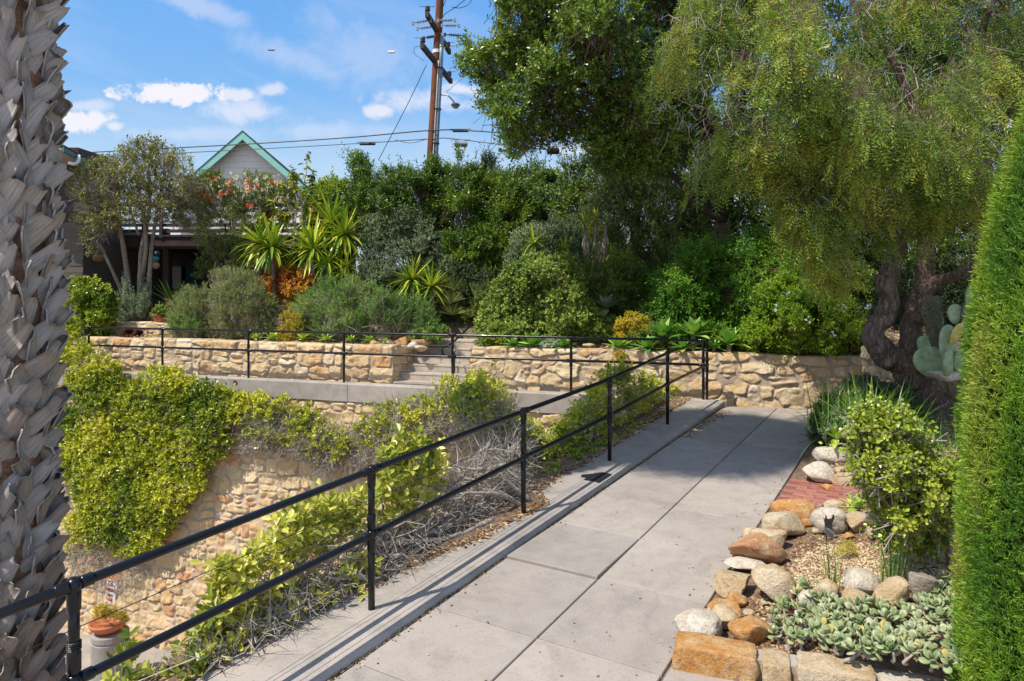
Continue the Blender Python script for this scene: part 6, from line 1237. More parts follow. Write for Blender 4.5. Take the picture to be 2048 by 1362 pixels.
    twigmass('dead_twigs', PB, 8.6, 1.2, 1500, .5, .0035, 'twig_grey', root, -.9, curl=.7)
Lm('leaf_pepper', [(.028, .064, .010), (.065, .120, .016), (.125, .190, .026), (.23, .27, .04), (.34, .25, .04)], rough=.45, trans=.33)
Lm('seed_orange', [(.30, .17, .03), (.40, .24, .05), (.34, .12, .04)], rough=.6, trans=.1)
# ---- cypress
def cypress():
    c = np.array([2.60, 3.32]); zb = -.38; root = thing('cypress', 'slim column of bright green cypress foliage at the right edge', 'cypress', (c[0], c[1], zb))
    zk = [-.4, 0, 1.2, 1.6, 2.05, 2.3, 2.55, 2.8, 3.0, 3.15]; rk = [.365, .365, .345, .315, .232, .185, .125, .045, .02, .01]
    n = 30000; z = rng.uniform(-.38, 2.98, n * 2); R = np.interp(z, zk, rk); keep = rng.random(n * 2) < (R / .43) ** .8; z, R = z[keep][:n], R[keep][:n]; n = len(z)
    a = rng.random(n) * 6.283; lump = vnoise(a * 3.2 + 4, z * 2.2, 12) * .6 + vnoise(a * 7, z * 5, 13) * .4; Rr = R * (.76 + .33 * lump) * np.where(rng.random(n) < .75, 1, rng.uniform(.6, 1, n))
    er = np.stack([np.cos(a), np.sin(a), np.zeros(n)], 1); P0 = np.c_[c[0] + er[:, 0] * Rr, c[1] + er[:, 1] * Rr, z]; d = norm(er * .75 + np.array([0, 0, .7]) + rng.normal(size=(n, 3)) * .42)
    m = 7; sd = norm(np.cross(d, er + rng.normal(size=(n, 3)) * .7)); f = (np.arange(m)) / m; sg = np.where(np.arange(m) % 2, 1, -1)
    P = P0[:, None] + d[:, None] * (f * .05)[None, :, None]; D = norm(d[:, None] * 1.0 + sd[:, None] * sg[None, :, None] * .55 + rng.normal(size=(n, m, 3)) * .12)
    patch = np.clip(vnoise(a * 2.6, z * 1.9, 21) * 1.5 - .30, 0, 1)[:, None]; sh = np.clip(patch * .65 + rng.random((n, m)) * .30 + rng.random((n, 1)) * .12, 0, .999)
    V, Fs, rd = leafset(P.reshape(-1, 3), D.reshape(-1, 3), (er[:, None] + rng.normal(size=(n, m, 3)) * .5).reshape(-1, 3), np.tile(rng.uniform(.020, .034, n), (m, 1)).T.ravel(), .0046, 'dia', sh.ravel())
    mesh_obj('foliage', V, Fs, M['leaf_cypress'], root, attrs={'rnd': rd})
    mb = MB(); zz = np.linspace(-.38, 3.05, 50); rr_ = np.interp(zz, zk, rk) * .72; mb.tube(np.c_[np.full(50, c[0]), np.full(50, c[1]), zz], rr_, 24, bump=.06); mb.build('dark_core', M['dark_inner'], root, smooth=True)  # solid core tube blocking the view, interior shade put into its dark colour
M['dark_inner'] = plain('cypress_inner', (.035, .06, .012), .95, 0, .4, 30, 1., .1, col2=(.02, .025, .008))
cypress()
LS = 1.0
# ================================================================== WALL VINES
def wallY(off): 
    def f(px, py):
        Y0 = 12.9 / (1 + .33 * U(px)); z = EYE - (py - 585) / FP * Y0; return Y0 - .12 - off - .14 * np.maximum(0, -.36 - z)
    return f
def twigmass(name, poly, Yf, D, n, ln, r, mat, root, drop=-.1, shell=.6, curl=.5):
    C, O = sample_poly(poly, n, Yf, D, None, shell, rough=.2, hole=0); d = norm(O * .4 + rng.normal(size=(n, 3)) * .8 + [0, 0, drop]); Vs = []; Fs_ = []; k = 0; P = C; rr_ = r * rng.uniform(.4, 1.5, n); l = ln * rng.uniform(.4, 1.3, (n, 1))
    for s in range(3): Q = P + d * l / 3; V, F_ = sticks(P, Q, rr_ * (1 - s * .28), rr_ * (.72 - s * .28)); Vs.append(V); Fs_.append(F_ + k); k += len(V); P = Q; d = norm(d + rng.normal(size=(n, 3)) * curl)
    mesh_obj(name, np.vstack(Vs), [np.vstack(Fs_)], M[mat], root)
VP = [(118, 560), (128, 600), (140, 640), (160, 650), (182, 690), (205, 690), (228, 712), (262, 742), (318, 742), (352, 738), (398, 762), (440, 760), (476, 770), (505, 780), (530, 800), (515, 850), (480, 870), (452, 905), (436, 940), (412, 985), (380, 1020), (345, 1050), (322, 1085), (290, 1110), (240, 1105), (180, 1070), (110, 1010)]
vn = shrub('wall_vine', 'thick yellow-green creeper hanging down the tall stone wall beside the palm', 'creeper', VP, wallY(.2), .38, 8200, 8, .13, .074, .042, 'leaf_yellow', kind='oval', base=W(300, 760, 13.4), stems=0, shell=.85, twig_mat='twig_grey', up=.25, rand=.7)
twigmass('hanging_twigs', [(125, 1010), (200, 1020), (290, 1080), (300, 1140), (250, 1180), (190, 1175), (130, 1130)], wallY(.12), .15, 1100, .40, .0055, 'twig_grey', vn, -.7)
mesh_V = None
C, O = sample_poly([(128, 1030), (200, 1060), (230, 1090), (200, 1110), (150, 1105), (128, 1090)], 120, wallY(.2), .15); (V, Fs, rd), _ = sprigs(C, O, 7, .12, .07, .04, 'oval'); mesh_obj('low_leaves', V, Fs, M['leaf_yellow'], vn, attrs={'rnd': rd})
v2 = shrub('wall_vine', 'twiggier half-bare creeper along the top of the tall wall, middle stretch', 'creeper', [(500, 790), (560, 795), (620, 815), (652, 850), (700, 870), (700, 930), (650, 930), (600, 900), (540, 890), (490, 880)], wallY(.2), .30, 900, 7, .13, .07, .040, 'leaf_yellow', kind='oval', base=W(600, 830, 13), stems=0, shell=.6, twig_mat='twig_grey')
twigmass('bare_twigs', [(490, 800), (560, 800), (630, 830), (700, 860), (720, 930), (650, 940), (560, 900), (480, 900)], wallY(.15), .30, 4200, .34, .0055, 'twig_grey', v2, -.2)
v3 = shrub('wall_vine', 'thin leggy creeper with silvery twigs over the wall top near the middle post', 'creeper', [(700, 850), (760, 810), (840, 790), (880, 760), (930, 752), (980, 748), (1020, 790), (1010, 840), (920, 870), (820, 890), (720, 910)], wallY(.3), .35, 1100, 7, .13, .060, .034, 'leaf_yellow', kind='oval', base=W(850, 830, 12.5), stems=0, shell=.6, twig_mat='twig_grey')
twigmass('bare_twigs', [(690, 860), (780, 810), (880, 780), (1000, 790), (1040, 850), (900, 900), (720, 930)], wallY(.25), .4, 3600, .34, .0055, 'twig_grey', v3, -.1)
pepper()
# ================================================================== SHRUBS ALONG THE RAILING
yq = lambda q: (lambda px, py=0: Yq(px, q))
def fence_shrub(label, poly, q, D, K, m, Ls, L, Wd, mat, base, **kw):
    return shrub('railing_shrub', label, 'shrub', poly, yq(q), D, K, m, Ls, L, Wd, mat, kind='oval', base=base, stems=0, twig_mat='twig_grey', twig_r=.0022, group='yellow-green shrubs outside the railing', **kw)
s1 = fence_shrub('large-leaved yellow-green shrub in the near foreground outside the railing', [(185, 1372), (240, 1330), (330, 1295), (395, 1240), (425, 1190), (430, 1120), (480, 1100), (540, 1050), (585, 1005), (640, 985), (700, 960), (742, 975), (738, 1050), (690, 1095), (640, 1110), (590, 1140), (640, 1190), (620, 1240), (560, 1275), (500, 1290), (430, 1330), (380, 1375)], -3.95, .28, 330, 9, .20, .098, .050, 'leaf_plum', W(520, 1270, 4.4), rough=.2) if False else None
def fshrub(label, poly, q, D, K, m, Ls, L, Wd, mat, base, tw=None):
    root = thing('railing_shrub', label, 'shrub', base, 'yellow-green shrubs outside the railing'); C, O = sample_poly(poly, K, yq(q), D, None, .5, inset=13, rough=.2); (V, Fs, rd), (a, b) = sprigs(C, O, m, Ls, L, Wd, 'oval', up=.15, rand=.8); mesh_obj('foliage', V, Fs, M[mat], root, attrs={'rnd': rd})
    c0 = a - (b - a) * rng.uniform(.5, 1.6, (len(a), 1)); Vt, Ft = sticks(c0, b - (b - a) * .2, .0035, .0016); mesh_obj('twigs', Vt, [Ft], M['twig_grey'], root)
    if tw:
        for (pl_, n, ln, r, qq_, dd_) in tw: twigmass('bare_twigs', pl_, yq(qq_), dd_, int(n * .8), ln, r, 'twig_grey', root, -.15)
    return root
f1 = fshrub('large-leaved yellow-green shrub in the near foreground outside the railing', [(170, 1400), (240, 1355), (320, 1335), (380, 1285), (405, 1235), (420, 1160), (440, 1120), (500, 1095), (545, 1065), (570, 1010), (620, 990), (690, 965), (745, 975), (742, 1050), (700, 1095), (650, 1110), (600, 1140), (650, 1180), (625, 1240), (560, 1275), (500, 1290), (430, 1340), (380, 1400)], -3.95, .30, 560, 8, .11, .076, .040, 'leaf_plum', W(520, 1270, 4.4),
   [([(540, 1110), (700, 1080), (740, 1090), (740, 1200), (660, 1240), (560, 1290), (440, 1340), (400, 1310), (520, 1230)], 900, .35, .0045, -3.8, .12)])
f2 = fshrub('leafy yellow-green clump just right of the second railing post', [(745, 965), (752, 930), (775, 890), (810, 862), (850, 858), (885, 880), (900, 930), (885, 985), (860, 1040), (815, 1075), (770, 1085), (748, 1050)], -3.95, .28, 210, 9, .12, .080, .044, 'leaf_plum', W(820, 1090, 5.5),
   [([(740, 1060), (860, 1020), (960, 900), (1040, 880), (1060, 960), (1040, 1030), (900, 1090), (800, 1130), (745, 1190)], 1700, .38, .006, -3.72, .16)])
# thick bare limbs lying behind the railing
for k, pts in enumerate([[(900, 1050, 5.9), (830, 1072, 5.7), (760, 1062, 5.4), (690, 1030, 5.2)], [(985, 1040, 6.2), (900, 1075, 5.8), (820, 1082, 5.5), (740, 1090, 5.2)], [(1060, 1000, 6.7), (1000, 950, 6.6), (960, 900, 6.6)], [(1040, 1010, 6.6), (1000, 990, 6.4), (940, 985, 6.2), (880, 1000, 6.0)], [(760, 1160, 5.1), (700, 1150, 4.9), (660, 1165, 4.8), (640, 1200, 4.7)], [(940, 1075, 5.9), (860, 1120, 5.5), (790, 1135, 5.2)], [(1010, 930, 6.7), (960, 940, 6.5), (900, 930, 6.3)]]):
    mb = MB(); P = spline([W(*p) for p in pts], 22); P += rng.normal(size=P.shape) * .006; mb.tube(P, np.linspace(.026, .008, 22), 7, bump=.06); mb.build('branch', M['twig_grey'], f2, smooth=True)
f3 = fshrub('small-leaved shrub filling the gap between the third and fourth posts', [(900, 790), (960, 752), (1000, 770), (1012, 808), (1060, 835), (1100, 865), (1180, 880), (1200, 910), (1160, 935), (1100, 965), (1062, 985), (1000, 930), (950, 880), (905, 840)], -4.5, .4, 1500, 9, .15, .056, .032, 'leaf_yellow', W(1060, 970, 7.4),
   [([(900, 830), (1000, 800), (1060, 850), (1100, 960), (1050, 990), (960, 920)], 1100, .35, .005, -4.3, .3)])
f4 = fshrub('bushy bright shrub between the fourth post and the railing corner', [(1080, 905), (1110, 850), (1160, 790), (1196, 742), (1222, 716), (1250, 722), (1300, 744), (1345, 766), (1375, 786), (1392, 806), (1340, 848), (1280, 890), (1220, 905), (1170, 925), (1110, 955)], -4.0, .35, 2000, 9, .14, .056, .032, 'leaf_yellow', W(1250, 880, 9),
   [([(1150, 800), (1250, 760), (1350, 780), (1380, 810), (1290, 870), (1180, 900)], 500, .3, .005, -3.9, .25)])
f5 = fshrub('dark green leafy patch at the foot of the fourth and fifth posts', [(1150, 900), (1220, 870), (1300, 830), (1380, 800), (1398, 808), (1330, 850), (1290, 875), (1220, 905), (1150, 935), (1090, 965)], -3.62, .10, 420, 8, .09, .055, .034, 'leaf_hedge', W(1250, 905, 8.6))
f6 = fshrub('darker green leaves under the bright shrub right of the third post', [(1060, 960), (1100, 930), (1160, 915), (1150, 940), (1090, 975)], -3.7, .10, 160, 8, .09, .055, .034, 'leaf_hedge', W(1100, 965, 7.2))
twigmass('bare_twigs', [(380, 1372), (470, 1310), (560, 1270), (640, 1225), (735, 1190), (900, 1080), (1040, 1012), (1062, 990), (1030, 960), (880, 1040), (740, 1125), (620, 1180), (520, 1250), (400, 1330)], yq(-3.62), .10, 1700, .30, .0042, 'twig_grey', f1, -.1, curl=.6)
C, O = sample_poly([(330, 1372), (470, 1290), (560, 1250), (640, 1190), (735, 1110), (735, 1160), (600, 1240), (480, 1310), (400, 1372)], 130, yq(-3.66), .10); (V, Fs, rd), _ = sprigs(C, O, 7, .10, .072, .038, 'oval'); mesh_obj('low_leaves', V, Fs, M['leaf_plum'], f1, attrs={'rnd': rd})
# loose sprig in front of the clay bowl
f7 = fshrub('single bright sprig rising beside the clay bowl and pedestal', [(225, 1330), (245, 1272), (268, 1262), (290, 1290), (280, 1320), (255, 1335)], -4.2, .05, 8, 7, .07, .080, .038, 'leaf_plum', W(280, 1300, 4.0))

# ================================================================== ROCK GARDEN PLANTS
def jade():
    P = [(1682, 862), (1700, 832), (1728, 818), (1760, 812), (1800, 818), (1838, 842), (1860, 880), (1858, 910), (1895, 925), (1916, 960), (1920, 1010), (1905, 1060), (1885, 1098), (1840, 1108), (1800, 1098), (1768, 1072), (1744, 1040), (1742, 1008), (1716, 985), (1696, 950), (1702, 905)]
    root = shrub('jade_shrub', 'large rounded shrub with small round lime-green leaves on the right bed', 'shrub', P, 4.75, .46, 3300, 8, .080, .0235, .0205, 'leaf_jade', kind='round', base=solve(1893, 1195, zbed), stems=0, twig_mat='twig_grey', twig_r=.003, shell=.72, rand=.8, inset=2)
    for pts, r0 in (([(1902, 1200), (1906, 1150), (1895, 1100), (1880, 1050), (1850, 1000)], .034), ([(1896, 1110), (1860, 1050), (1800, 1020), (1770, 1000)], .016), ([(1880, 1050), (1840, 950), (1790, 900), (1760, 860)], .018), ([(1880, 1050), (1870, 980), (1890, 950)], .014), ([(1850, 1000), (1800, 970), (1760, 960)], .012)):
        Ps = spline([W(x, y, 4.72) for x, y in pts], 18); mb = MB(); mb.tube(Ps, np.linspace(r0, r0 * .5, 18), 8, bump=.05); mb.build('branch', M['bark_grey'], root, smooth=True)
jade()
def pads(P, D, Nn, L, Wd, T, rnd):
    """thick rounded leaves: lens-shaped"""
    k = len(P); D = norm(D); S = norm(np.cross(D, Nn)); Nn = np.cross(S, D); th = np.linspace(0, 2 * math.pi, 10, endpoint=False)
    ox = .5 - .5 * np.cos(th); oy = .5 * np.sin(th) * (.62 + .38 * ox); loc = [(ox, oy, 0 * ox)]; V = []
    rim = np.stack([ox, oy, .18 * (ox - .5) ** 2 * 2], 1); top = np.stack([.12 + ox * .76, oy * .72, np.full(10, .5) * .8], 1); bot = top * [1, 1, -1]; cen = np.array([[.55, 0, .5], [.55, 0, -.5]]); A = np.vstack([rim, top, bot, cen])
    V = P[:, None] + A[None, :, :1] * L[:, None, None] * D[:, None] + A[None, :, 1:2] * Wd[:, None, None] * S[:, None] + A[None, :, 2:] * T[:, None, None] * Nn[:, None]
    i = np.arange(10); j = (i + 1) % 10; q4 = np.concatenate([np.stack([i, j, 10 + j, 10 + i], 1), np.stack([j, i, 20 + i, 20 + j], 1)]); t3 = np.concatenate([np.stack([10 + i, 10 + j, np.full(10, 30)], 1), np.stack([20 + j, 20 + i, np.full(10, 31)], 1)]); b = np.arange(k)[:, None, None] * 32
    return V.reshape(-1, 3), [(b + q4).reshape(-1, 4), (b + t3).reshape(-1, 3)], np.repeat(rnd, 32)
m_, g_, b_, o_ = newmat('glaucous_succulent'); c_ = g_.ramp(attr(g_, 'rnd'), [(0, (.12, .19, .07)), (.35, (.25, .31, .14)), (.7, (.36, .40, .22)), (.9, (.48, .49, .34)), (1, (.44, .38, .10))])
nz_ = g_.noise(g_.n('ShaderNodeTexCoord').outputs['Object'], 30, 3); c_ = g_.mix(.5, c_, g_.ramp(nz_, [(.3, .75), (.7, 1.15)]), 'MULTIPLY'); g_.l(c_, b_.inputs['Base Color']); b_.inputs['Roughness'].default_value = .5; b_.inputs['Subsurface Weight'].default_value = .0; M['succ'] = m_
m_, g_, b_, o_ = newmat('cactus_pad'); c_ = g_.ramp(attr(g_, 'rnd'), [(0, (.16, .26, .12)), (.5, (.28, .40, .21)), (.85, (.36, .46, .26)), (1, (.60, .50, .08))]); nz_ = g_.noise(g_.n('ShaderNodeTexCoord').outputs['Object'], 9, 6, .7); c_ = g_.mix(.9, c_, g_.ramp(nz_, [(.3, .45), (.55, 1.), (.7, 1.3)]), 'MULTIPLY'); vo = g_.n('ShaderNodeTexVoronoi'); vo.inputs['Scale'].default_value = 26; g_.l(g_.n('ShaderNodeTexCoord').outputs['Object'], vo.inputs['Vector']); c_ = g_.mix(g_.ramp(vo.outputs['Distance'], [(.10, 1.), (.16, 0.)]), c_, (.35, .28, .16)); g_.l(c_, b_.inputs['Base Color']); b_.inputs['Roughness'].default_value = .55; M['cactus'] = m_
def succulents():
    areas = [('grey-green paddle-leaved succulent mat at the left, beside the orange rock', [(1545, 1215), (1600, 1180), (1650, 1170), (1660, 1240), (1640, 1290), (1580, 1295), (1535, 1265)], 26), ('grey-green paddle-leaved succulent mat in the middle of the bed front', [(1640, 1200), (1700, 1215), (1760, 1230), (1770, 1315), (1700, 1310), (1640, 1290)], 34), ('grey-green paddle-leaved succulent mat at the right beside the column tree', [(1760, 1225), (1850, 1215), (1900, 1150), (1918, 1200), (1920, 1335), (1840, 1330), (1765, 1315)], 48)]
    for lab, poly, n in areas:
        P = np.asarray(poly, float); r = np.random.default_rng(n); pts = []
        while len(pts) < n:
            x = r.uniform(P[:, 0].min(), P[:, 0].max()); y = r.uniform(P[:, 1].min(), P[:, 1].max())
            if inpoly(np.array([x]), np.array([y]), P)[0] and all(math.hypot(x - a, (y - b_) * 1.1) > 17 for a, b_ in pts): pts.append((x, y))
            elif r.random() < .004: pts.append((x, y))
        base = solve(P[:, 0].mean(), P[:, 1].mean() + 20, zbed); root = thing('paddle_succulent', lab, 'succulent', base, 'paddle-leaved succulents'); Vv = []; 
        PP = []; DD = []; NN = []; LL = []; RR = []
        for (x, y) in pts:
            gd = solve(x, y + 12, zbed); c = gd + np.array([0, 0, r.uniform(.03, .085)]); ax = norm(np.array([r.normal() * .35, -.35 + r.normal() * .3, 1])); m = int(r.integers(7, 11)); s0 = r.uniform(.8, 1.2); cr = r.random()
            t1 = norm(np.cross(ax, [1, 0, .1])); t2 = np.cross(ax, t1); foot = c + np.array([r.normal() * .02, r.normal() * .01 + .02, -.06]); mb = MB(); mb.tube(spline([foot, (foot + c) / 2 + r.normal(size=3) * .015, c], 7), np.linspace(.011, .007, 7), 6); mb.build('stem', M['twig_grey'], root, smooth=True)
            for k in range(m):
                a = k * 1.5708 + (k // 2) * .75 + cr * 6; el = .25 + .16 * k; d = norm((t1 * math.cos(a) + t2 * math.sin(a)) * math.cos(el) + ax * math.sin(el)); PP.append(c + d * .006 + ax * k * .003); DD.append(d); NN.append(ax - d * .3); LL.append(.058 * s0 * (1.1 - .05 * k)); RR.append(min(.999, max(0, cr * .55 + r.random() * .4 + (r.random() < .06) * .5)))
        LL = np.array(LL); V, Fs, rd = pads(np.array(PP), np.array(DD), np.array(NN), LL, LL * .86, LL * .16, np.array(RR)); mesh_obj('leaves', V, Fs, M['succ'], root, smooth=True, attrs={'rnd': rd})
succulents()
def prickly():
    root = thing('prickly_pear', 'prickly pear cactus with pale green pads between the tree trunk and the cypress', 'cactus', W(1880, 790, 8.4))
    for (cx, cy, w, h, tilt, rnd, Y) in ((1850, 724, 60, 70, -.3, .7, 8.5), (1888, 690, 40, 90, 0, .75, 8.3), (1890, 730, 40, 66, .0, .6, 8.2), (1840, 692, 30, 46, -.3, .4, 8.6), (1902, 628, 52, 44, 0, .72, 8.6), (1905, 668, 30, 52, .5, .97, 8.2), (1924, 655, 26, 40, .2, .55, 8.5), (1930, 596, 22, 54, .05, .6, 8.6), (1914, 724, 34, 56, .15, .45, 8.2), (1932, 712, 26, 44, .3, .3, 8.4), (1936, 636, 20, 60, -.05, .35, 8.7), (1870, 640, 26, 50, -.2, .3, 8.9), (1960, 690, 60, 70, 0, .5, 8.5)):
        c = W(cx + 8, cy, Y); s = Y / FP * .92; mb = MB(); mb.ball((0, 0, 0), 1., 18, (1, 1, 1)); V = mb.V[-1]; V = V * np.array([w * s / 2 * 1.0, .028, h * s / 2]); V[:, 0] *= 1 - .18 * V[:, 2] / (h * s / 2) * -1; a = rng.uniform(-.6, .6); ca, sa_ = math.cos(a), math.sin(a)
        V = np.stack([V[:, 0] * ca - V[:, 1] * sa_, V[:, 0] * sa_ + V[:, 1] * ca, V[:, 2]], 1); ct, st = math.cos(tilt), math.sin(tilt); V = np.stack([V[:, 0] * ct + V[:, 2] * st, V[:, 1], -V[:, 0] * st + V[:, 2] * ct], 1); mb.V[-1] = V + c; mb.A[-1][:] = rnd; mb.build('pad', M['cactus'], root, smooth=True)
    mb = MB(); mb.tube(spline([W(1930, 610, 8.6), W(1926, 640, 8.6), W(1934, 668, 8.6), W(1930, 700, 8.5), W(1900, 750, 8.4)], 14), .03, 8); mb.build('stem', M['bark_grey'], root, smooth=True)
prickly()
ms = thing('hanging_moss', 'grey beard of moss hanging from the pepper tree limb in front of the cactus', 'moss', W(1868, 600, 8.1)); twigmass('strands', [(1852, 590), (1878, 590), (1882, 680), (1876, 744), (1868, 752), (1860, 700), (1852, 640)], 8.75, .05, 2600, .11, .006, 'moss_grey', ms, -1.6, curl=.6)
# planter bowl behind the trunk and a shelf-like pale stone
rock(1900, 762, 70, 22, 'rock_white', 'pale flat stone ledge under the prickly pear', Y=8.2, seed=301, group='boulders edging the rock garden')
Lm('moss_grey', [(.26, .25, .21), (.42, .40, .35), (.5, .48, .42)], rough=.9, trans=.2)
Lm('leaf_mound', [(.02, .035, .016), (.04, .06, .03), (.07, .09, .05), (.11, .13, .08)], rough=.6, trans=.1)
Lm('leaf_strap', [(.03, .10, .012), (.07, .17, .02), (.13, .25, .03), (.26, .32, .08)], rough=.35, trans=.3)
# strappy agapanthus clump and dark mound
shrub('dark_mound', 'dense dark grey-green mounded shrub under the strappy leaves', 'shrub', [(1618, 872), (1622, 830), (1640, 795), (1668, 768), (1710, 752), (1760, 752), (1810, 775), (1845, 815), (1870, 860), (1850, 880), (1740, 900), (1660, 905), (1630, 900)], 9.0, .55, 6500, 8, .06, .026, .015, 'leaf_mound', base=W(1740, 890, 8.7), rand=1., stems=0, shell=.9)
def grass(label, px, py, n, L, Wd, spread, cat='grass clump', mat='leaf_grass', droop=.6, rad=.06, name='strappy_plant', Y=None, group=None, tilt=(0, 0, 0), lmin=.55):
    c = solve(px, py, zbed) if Y is None else W(px, py, Y); c[2] = max(c[2], float(zbed(c[0], c[1]))) if Y else c[2]; root = thing(name, label, cat, c, group); P = c + rng.normal(size=(n, 3)) * (rad, rad, .0); D = rng.normal(size=(n, 3)) * (spread, spread, .1) + np.array([0, 0, 1.]) + np.array(tilt)
    V, Fs, rd = blades(P, D, L * rng.uniform(lmin, 1.1, n), Wd * rng.uniform(.7, 1.2, n), droop * rng.uniform(.3, 1.3, n), 7, cup=.12, prof='grass'); mesh_obj('leaves', V, Fs, M[mat], root, attrs={'rnd': rd}); return root
gr = grass('wide clump of arching strap leaves in front of the leaning trunk', 1725, 862, 520, .72, .028, .66, Y=8.0, rad=.20, droop=.45, mat='leaf_strap')
for k in range(9):
    x0 = 1640 + rng.random() * 90; mb = MB(); P = spline([W(1680 + rng.random() * 40, 850, 8.4), W((x0 + 1690) / 2, 800 + rng.random() * 30, 8.35), W(x0 - 10, 750 + rng.random() * 60, 8.3)], 10); mb.tube(P, .003, 5); mb.build('flower_stalk', M['twig_brown'], gr)
    (V, Fs, rd), _ = sprigs(np.tile(P[-1], (3, 1)), rng.normal(size=(3, 3)), 8, .04, .025, .006, 'dia', spread=1.2); mesh_obj('seed_head', V, Fs, M['leaf_dead'], gr, attrs={'rnd': rd})
grass('wild tangle of long strap leaves right of the trunk base', 1880, 900, 160, .55, .018, .8, Y=7.6, rad=.25, droop=.8)
grass('thin grassy leaves in the shade between the trunk and the round-leaved shrub', 1780, 905, 110, .5, .012, .9, Y=7.9, rad=.35, droop=1.)
shrub('lambs_ear', 'fuzzy silver-green cushion at the foot of the dark mound', 'plant', [(1640, 868), (1650, 838), (1672, 820), (1700, 824), (1712, 850), (1700, 880), (1660, 884)], 8.2, .2, 420, 9, .06, .03, .016, 'leaf_silver', base=W(1675, 880, 8.2), stems=0)
agave('pale green agave leaves poking out by the path, above the top boulder', 1672, 872, 44, 7.9, 'leaf_agave_y', 12, zb=None, lo=-.05)
agave('low agave with yellow-green leaves beside the brick path', 1716, 1012, 42, 5.9, 'leaf_agave_y', 12, lo=-.1)
grass('upright narrow blades between the inner boulders, left clump', 1664, 1196, 26, .46, .016, .17, droop=.08, rad=.02, lmin=.35)
grass('upright narrow blades between the inner boulders, right clump', 1786, 1200, 46, .44, .018, .18, droop=.08, rad=.03, lmin=.35)
grass('short dark blades growing beside the bright white boulder', 1752, 1226, 20, .16, .014, .3, droop=.2, rad=.02)
grass('dry reddish stalks by the cream boulder with orange foot', 1578, 1225, 9, .20, .005, .15, droop=.05, rad=.03, mat='leaf_dead')
grass('small green blades under the right end of the round-leaved shrub', 1885, 1215, 26, .2, .012, .35, droop=.2, rad=.03)
shrub('succulent_tuft', 'golden spiny little cushion in the gravel behind the left blade clump', 'succulent', [(1676, 1108), (1682, 1092), (1694, 1086), (1708, 1094), (1712, 1112)], float(solve(1694, 1112, zbed)[1]), .05, 160, 8, .03, .03, .003, 'leaf_gold', base=solve(1694, 1112, zbed), stems=0, twig=False, rand=1.)
# ---- mulch, gravel, litter
def chips(name, label, Pts, size, cols, flat=.5, aspect=2.2, lift=.003, rough=.85):
    Pts = np.asarray(Pts); n = len(Pts); D = norm(rng.normal(size=(n, 3)) * (1, 1, .3 * flat)); Nn = norm(np.array([0, 0, 1.]) + rng.normal(size=(n, 3)) * flat); L = size * rng.uniform(.4, 1.5, n)
    S = norm(np.cross(D, Nn)); Nn = np.cross(S, D); w = L / aspect * rng.uniform(.6, 1.4, n); t = w * rng.uniform(.15, .4, n); base = np.array([[-.5, -.4, 0], [.45, -.5, 0], [.5, .42, 0], [-.42, .5, 0], [-.3, -.25, 1], [.35, -.3, 1], [.28, .3, 1], [-.35, .25, 1]])
    V = Pts[:, None] + np.array([0, 0, lift]) + base[None, :, :1] * L[:, None, None] * D[:, None] + base[None, :, 1:2] * w[:, None, None] * S[:, None] + base[None, :, 2:] * t[:, None, None] * Nn[:, None]
    q = np.array([[4, 5, 6, 7], [0, 1, 5, 4], [1, 2, 6, 5], [2, 3, 7, 6], [3, 0, 4, 7]]); F_ = (np.arange(n)[:, None, None] * 8 + q).reshape(-1, 4)
    o = mesh_obj(name, V.reshape(-1, 3), [F_], leafmat(name + '_mat', cols, rough, 0, .2), None, None, attrs={'rnd': np.repeat(rng.random(n), 8)}); return tag(o, label, kind='stuff')
def qmulch(t): return np.interp(t, [-3, 3.3, 3.7, 4.3, 4.8, 5.9, 6.2, 7.0, 7.2, 12], [-3.68, -3.58, -3.5, -3.44, -3.28, -3.20, -3.46, -3.50, -3.44, -3.54])
n = 26000; t = rng.uniform(1, 11.8, n); q = qmulch(t) + .06 * rng.normal(size=n) * .8 - np.abs(rng.normal(size=n)) * .35; keep = rng.random(n) < .8; t, q = t[keep], q[keep]; P = XY(t, q); z = np.where(q > -3.84, kz(t), zbank(t, q))
BR = [(.05, .025, .015), (.12, .06, .035), (.22, .12, .07), (.33, .22, .15), (.42, .33, .26)]
chips('mulch', 'brown bark mulch along the outside of the railing', np.c_[P, z + rng.random(len(t)) * .012], .034, BR, .7, 2.4)
# mulch body
tt = np.arange(.5, 11.7, .05); V = []
for k, (o_, h_) in enumerate(((.03, .0), (0, .006), (-.08, .02), (-.25, .025), (-.6, -.06))):
    qq_ = qmulch(tt) + o_ + (vnoise(tt * 4, tt * 0 + k, 9) - .5) * .09; pq = XY(tt, qq_); zz_ = np.where(qq_ > -3.84, kz(tt), zbank(tt, np.minimum(qq_, -3.85))) + h_; V.append(np.c_[pq, zz_])
V = np.stack(V, 1).reshape(-1, 3); tag(mesh_obj('mulch_bed', V, gridfaces(len(tt), 5), M['soil'], smooth=True), 'dark mulched earth spilling over the kerb', kind='structure')
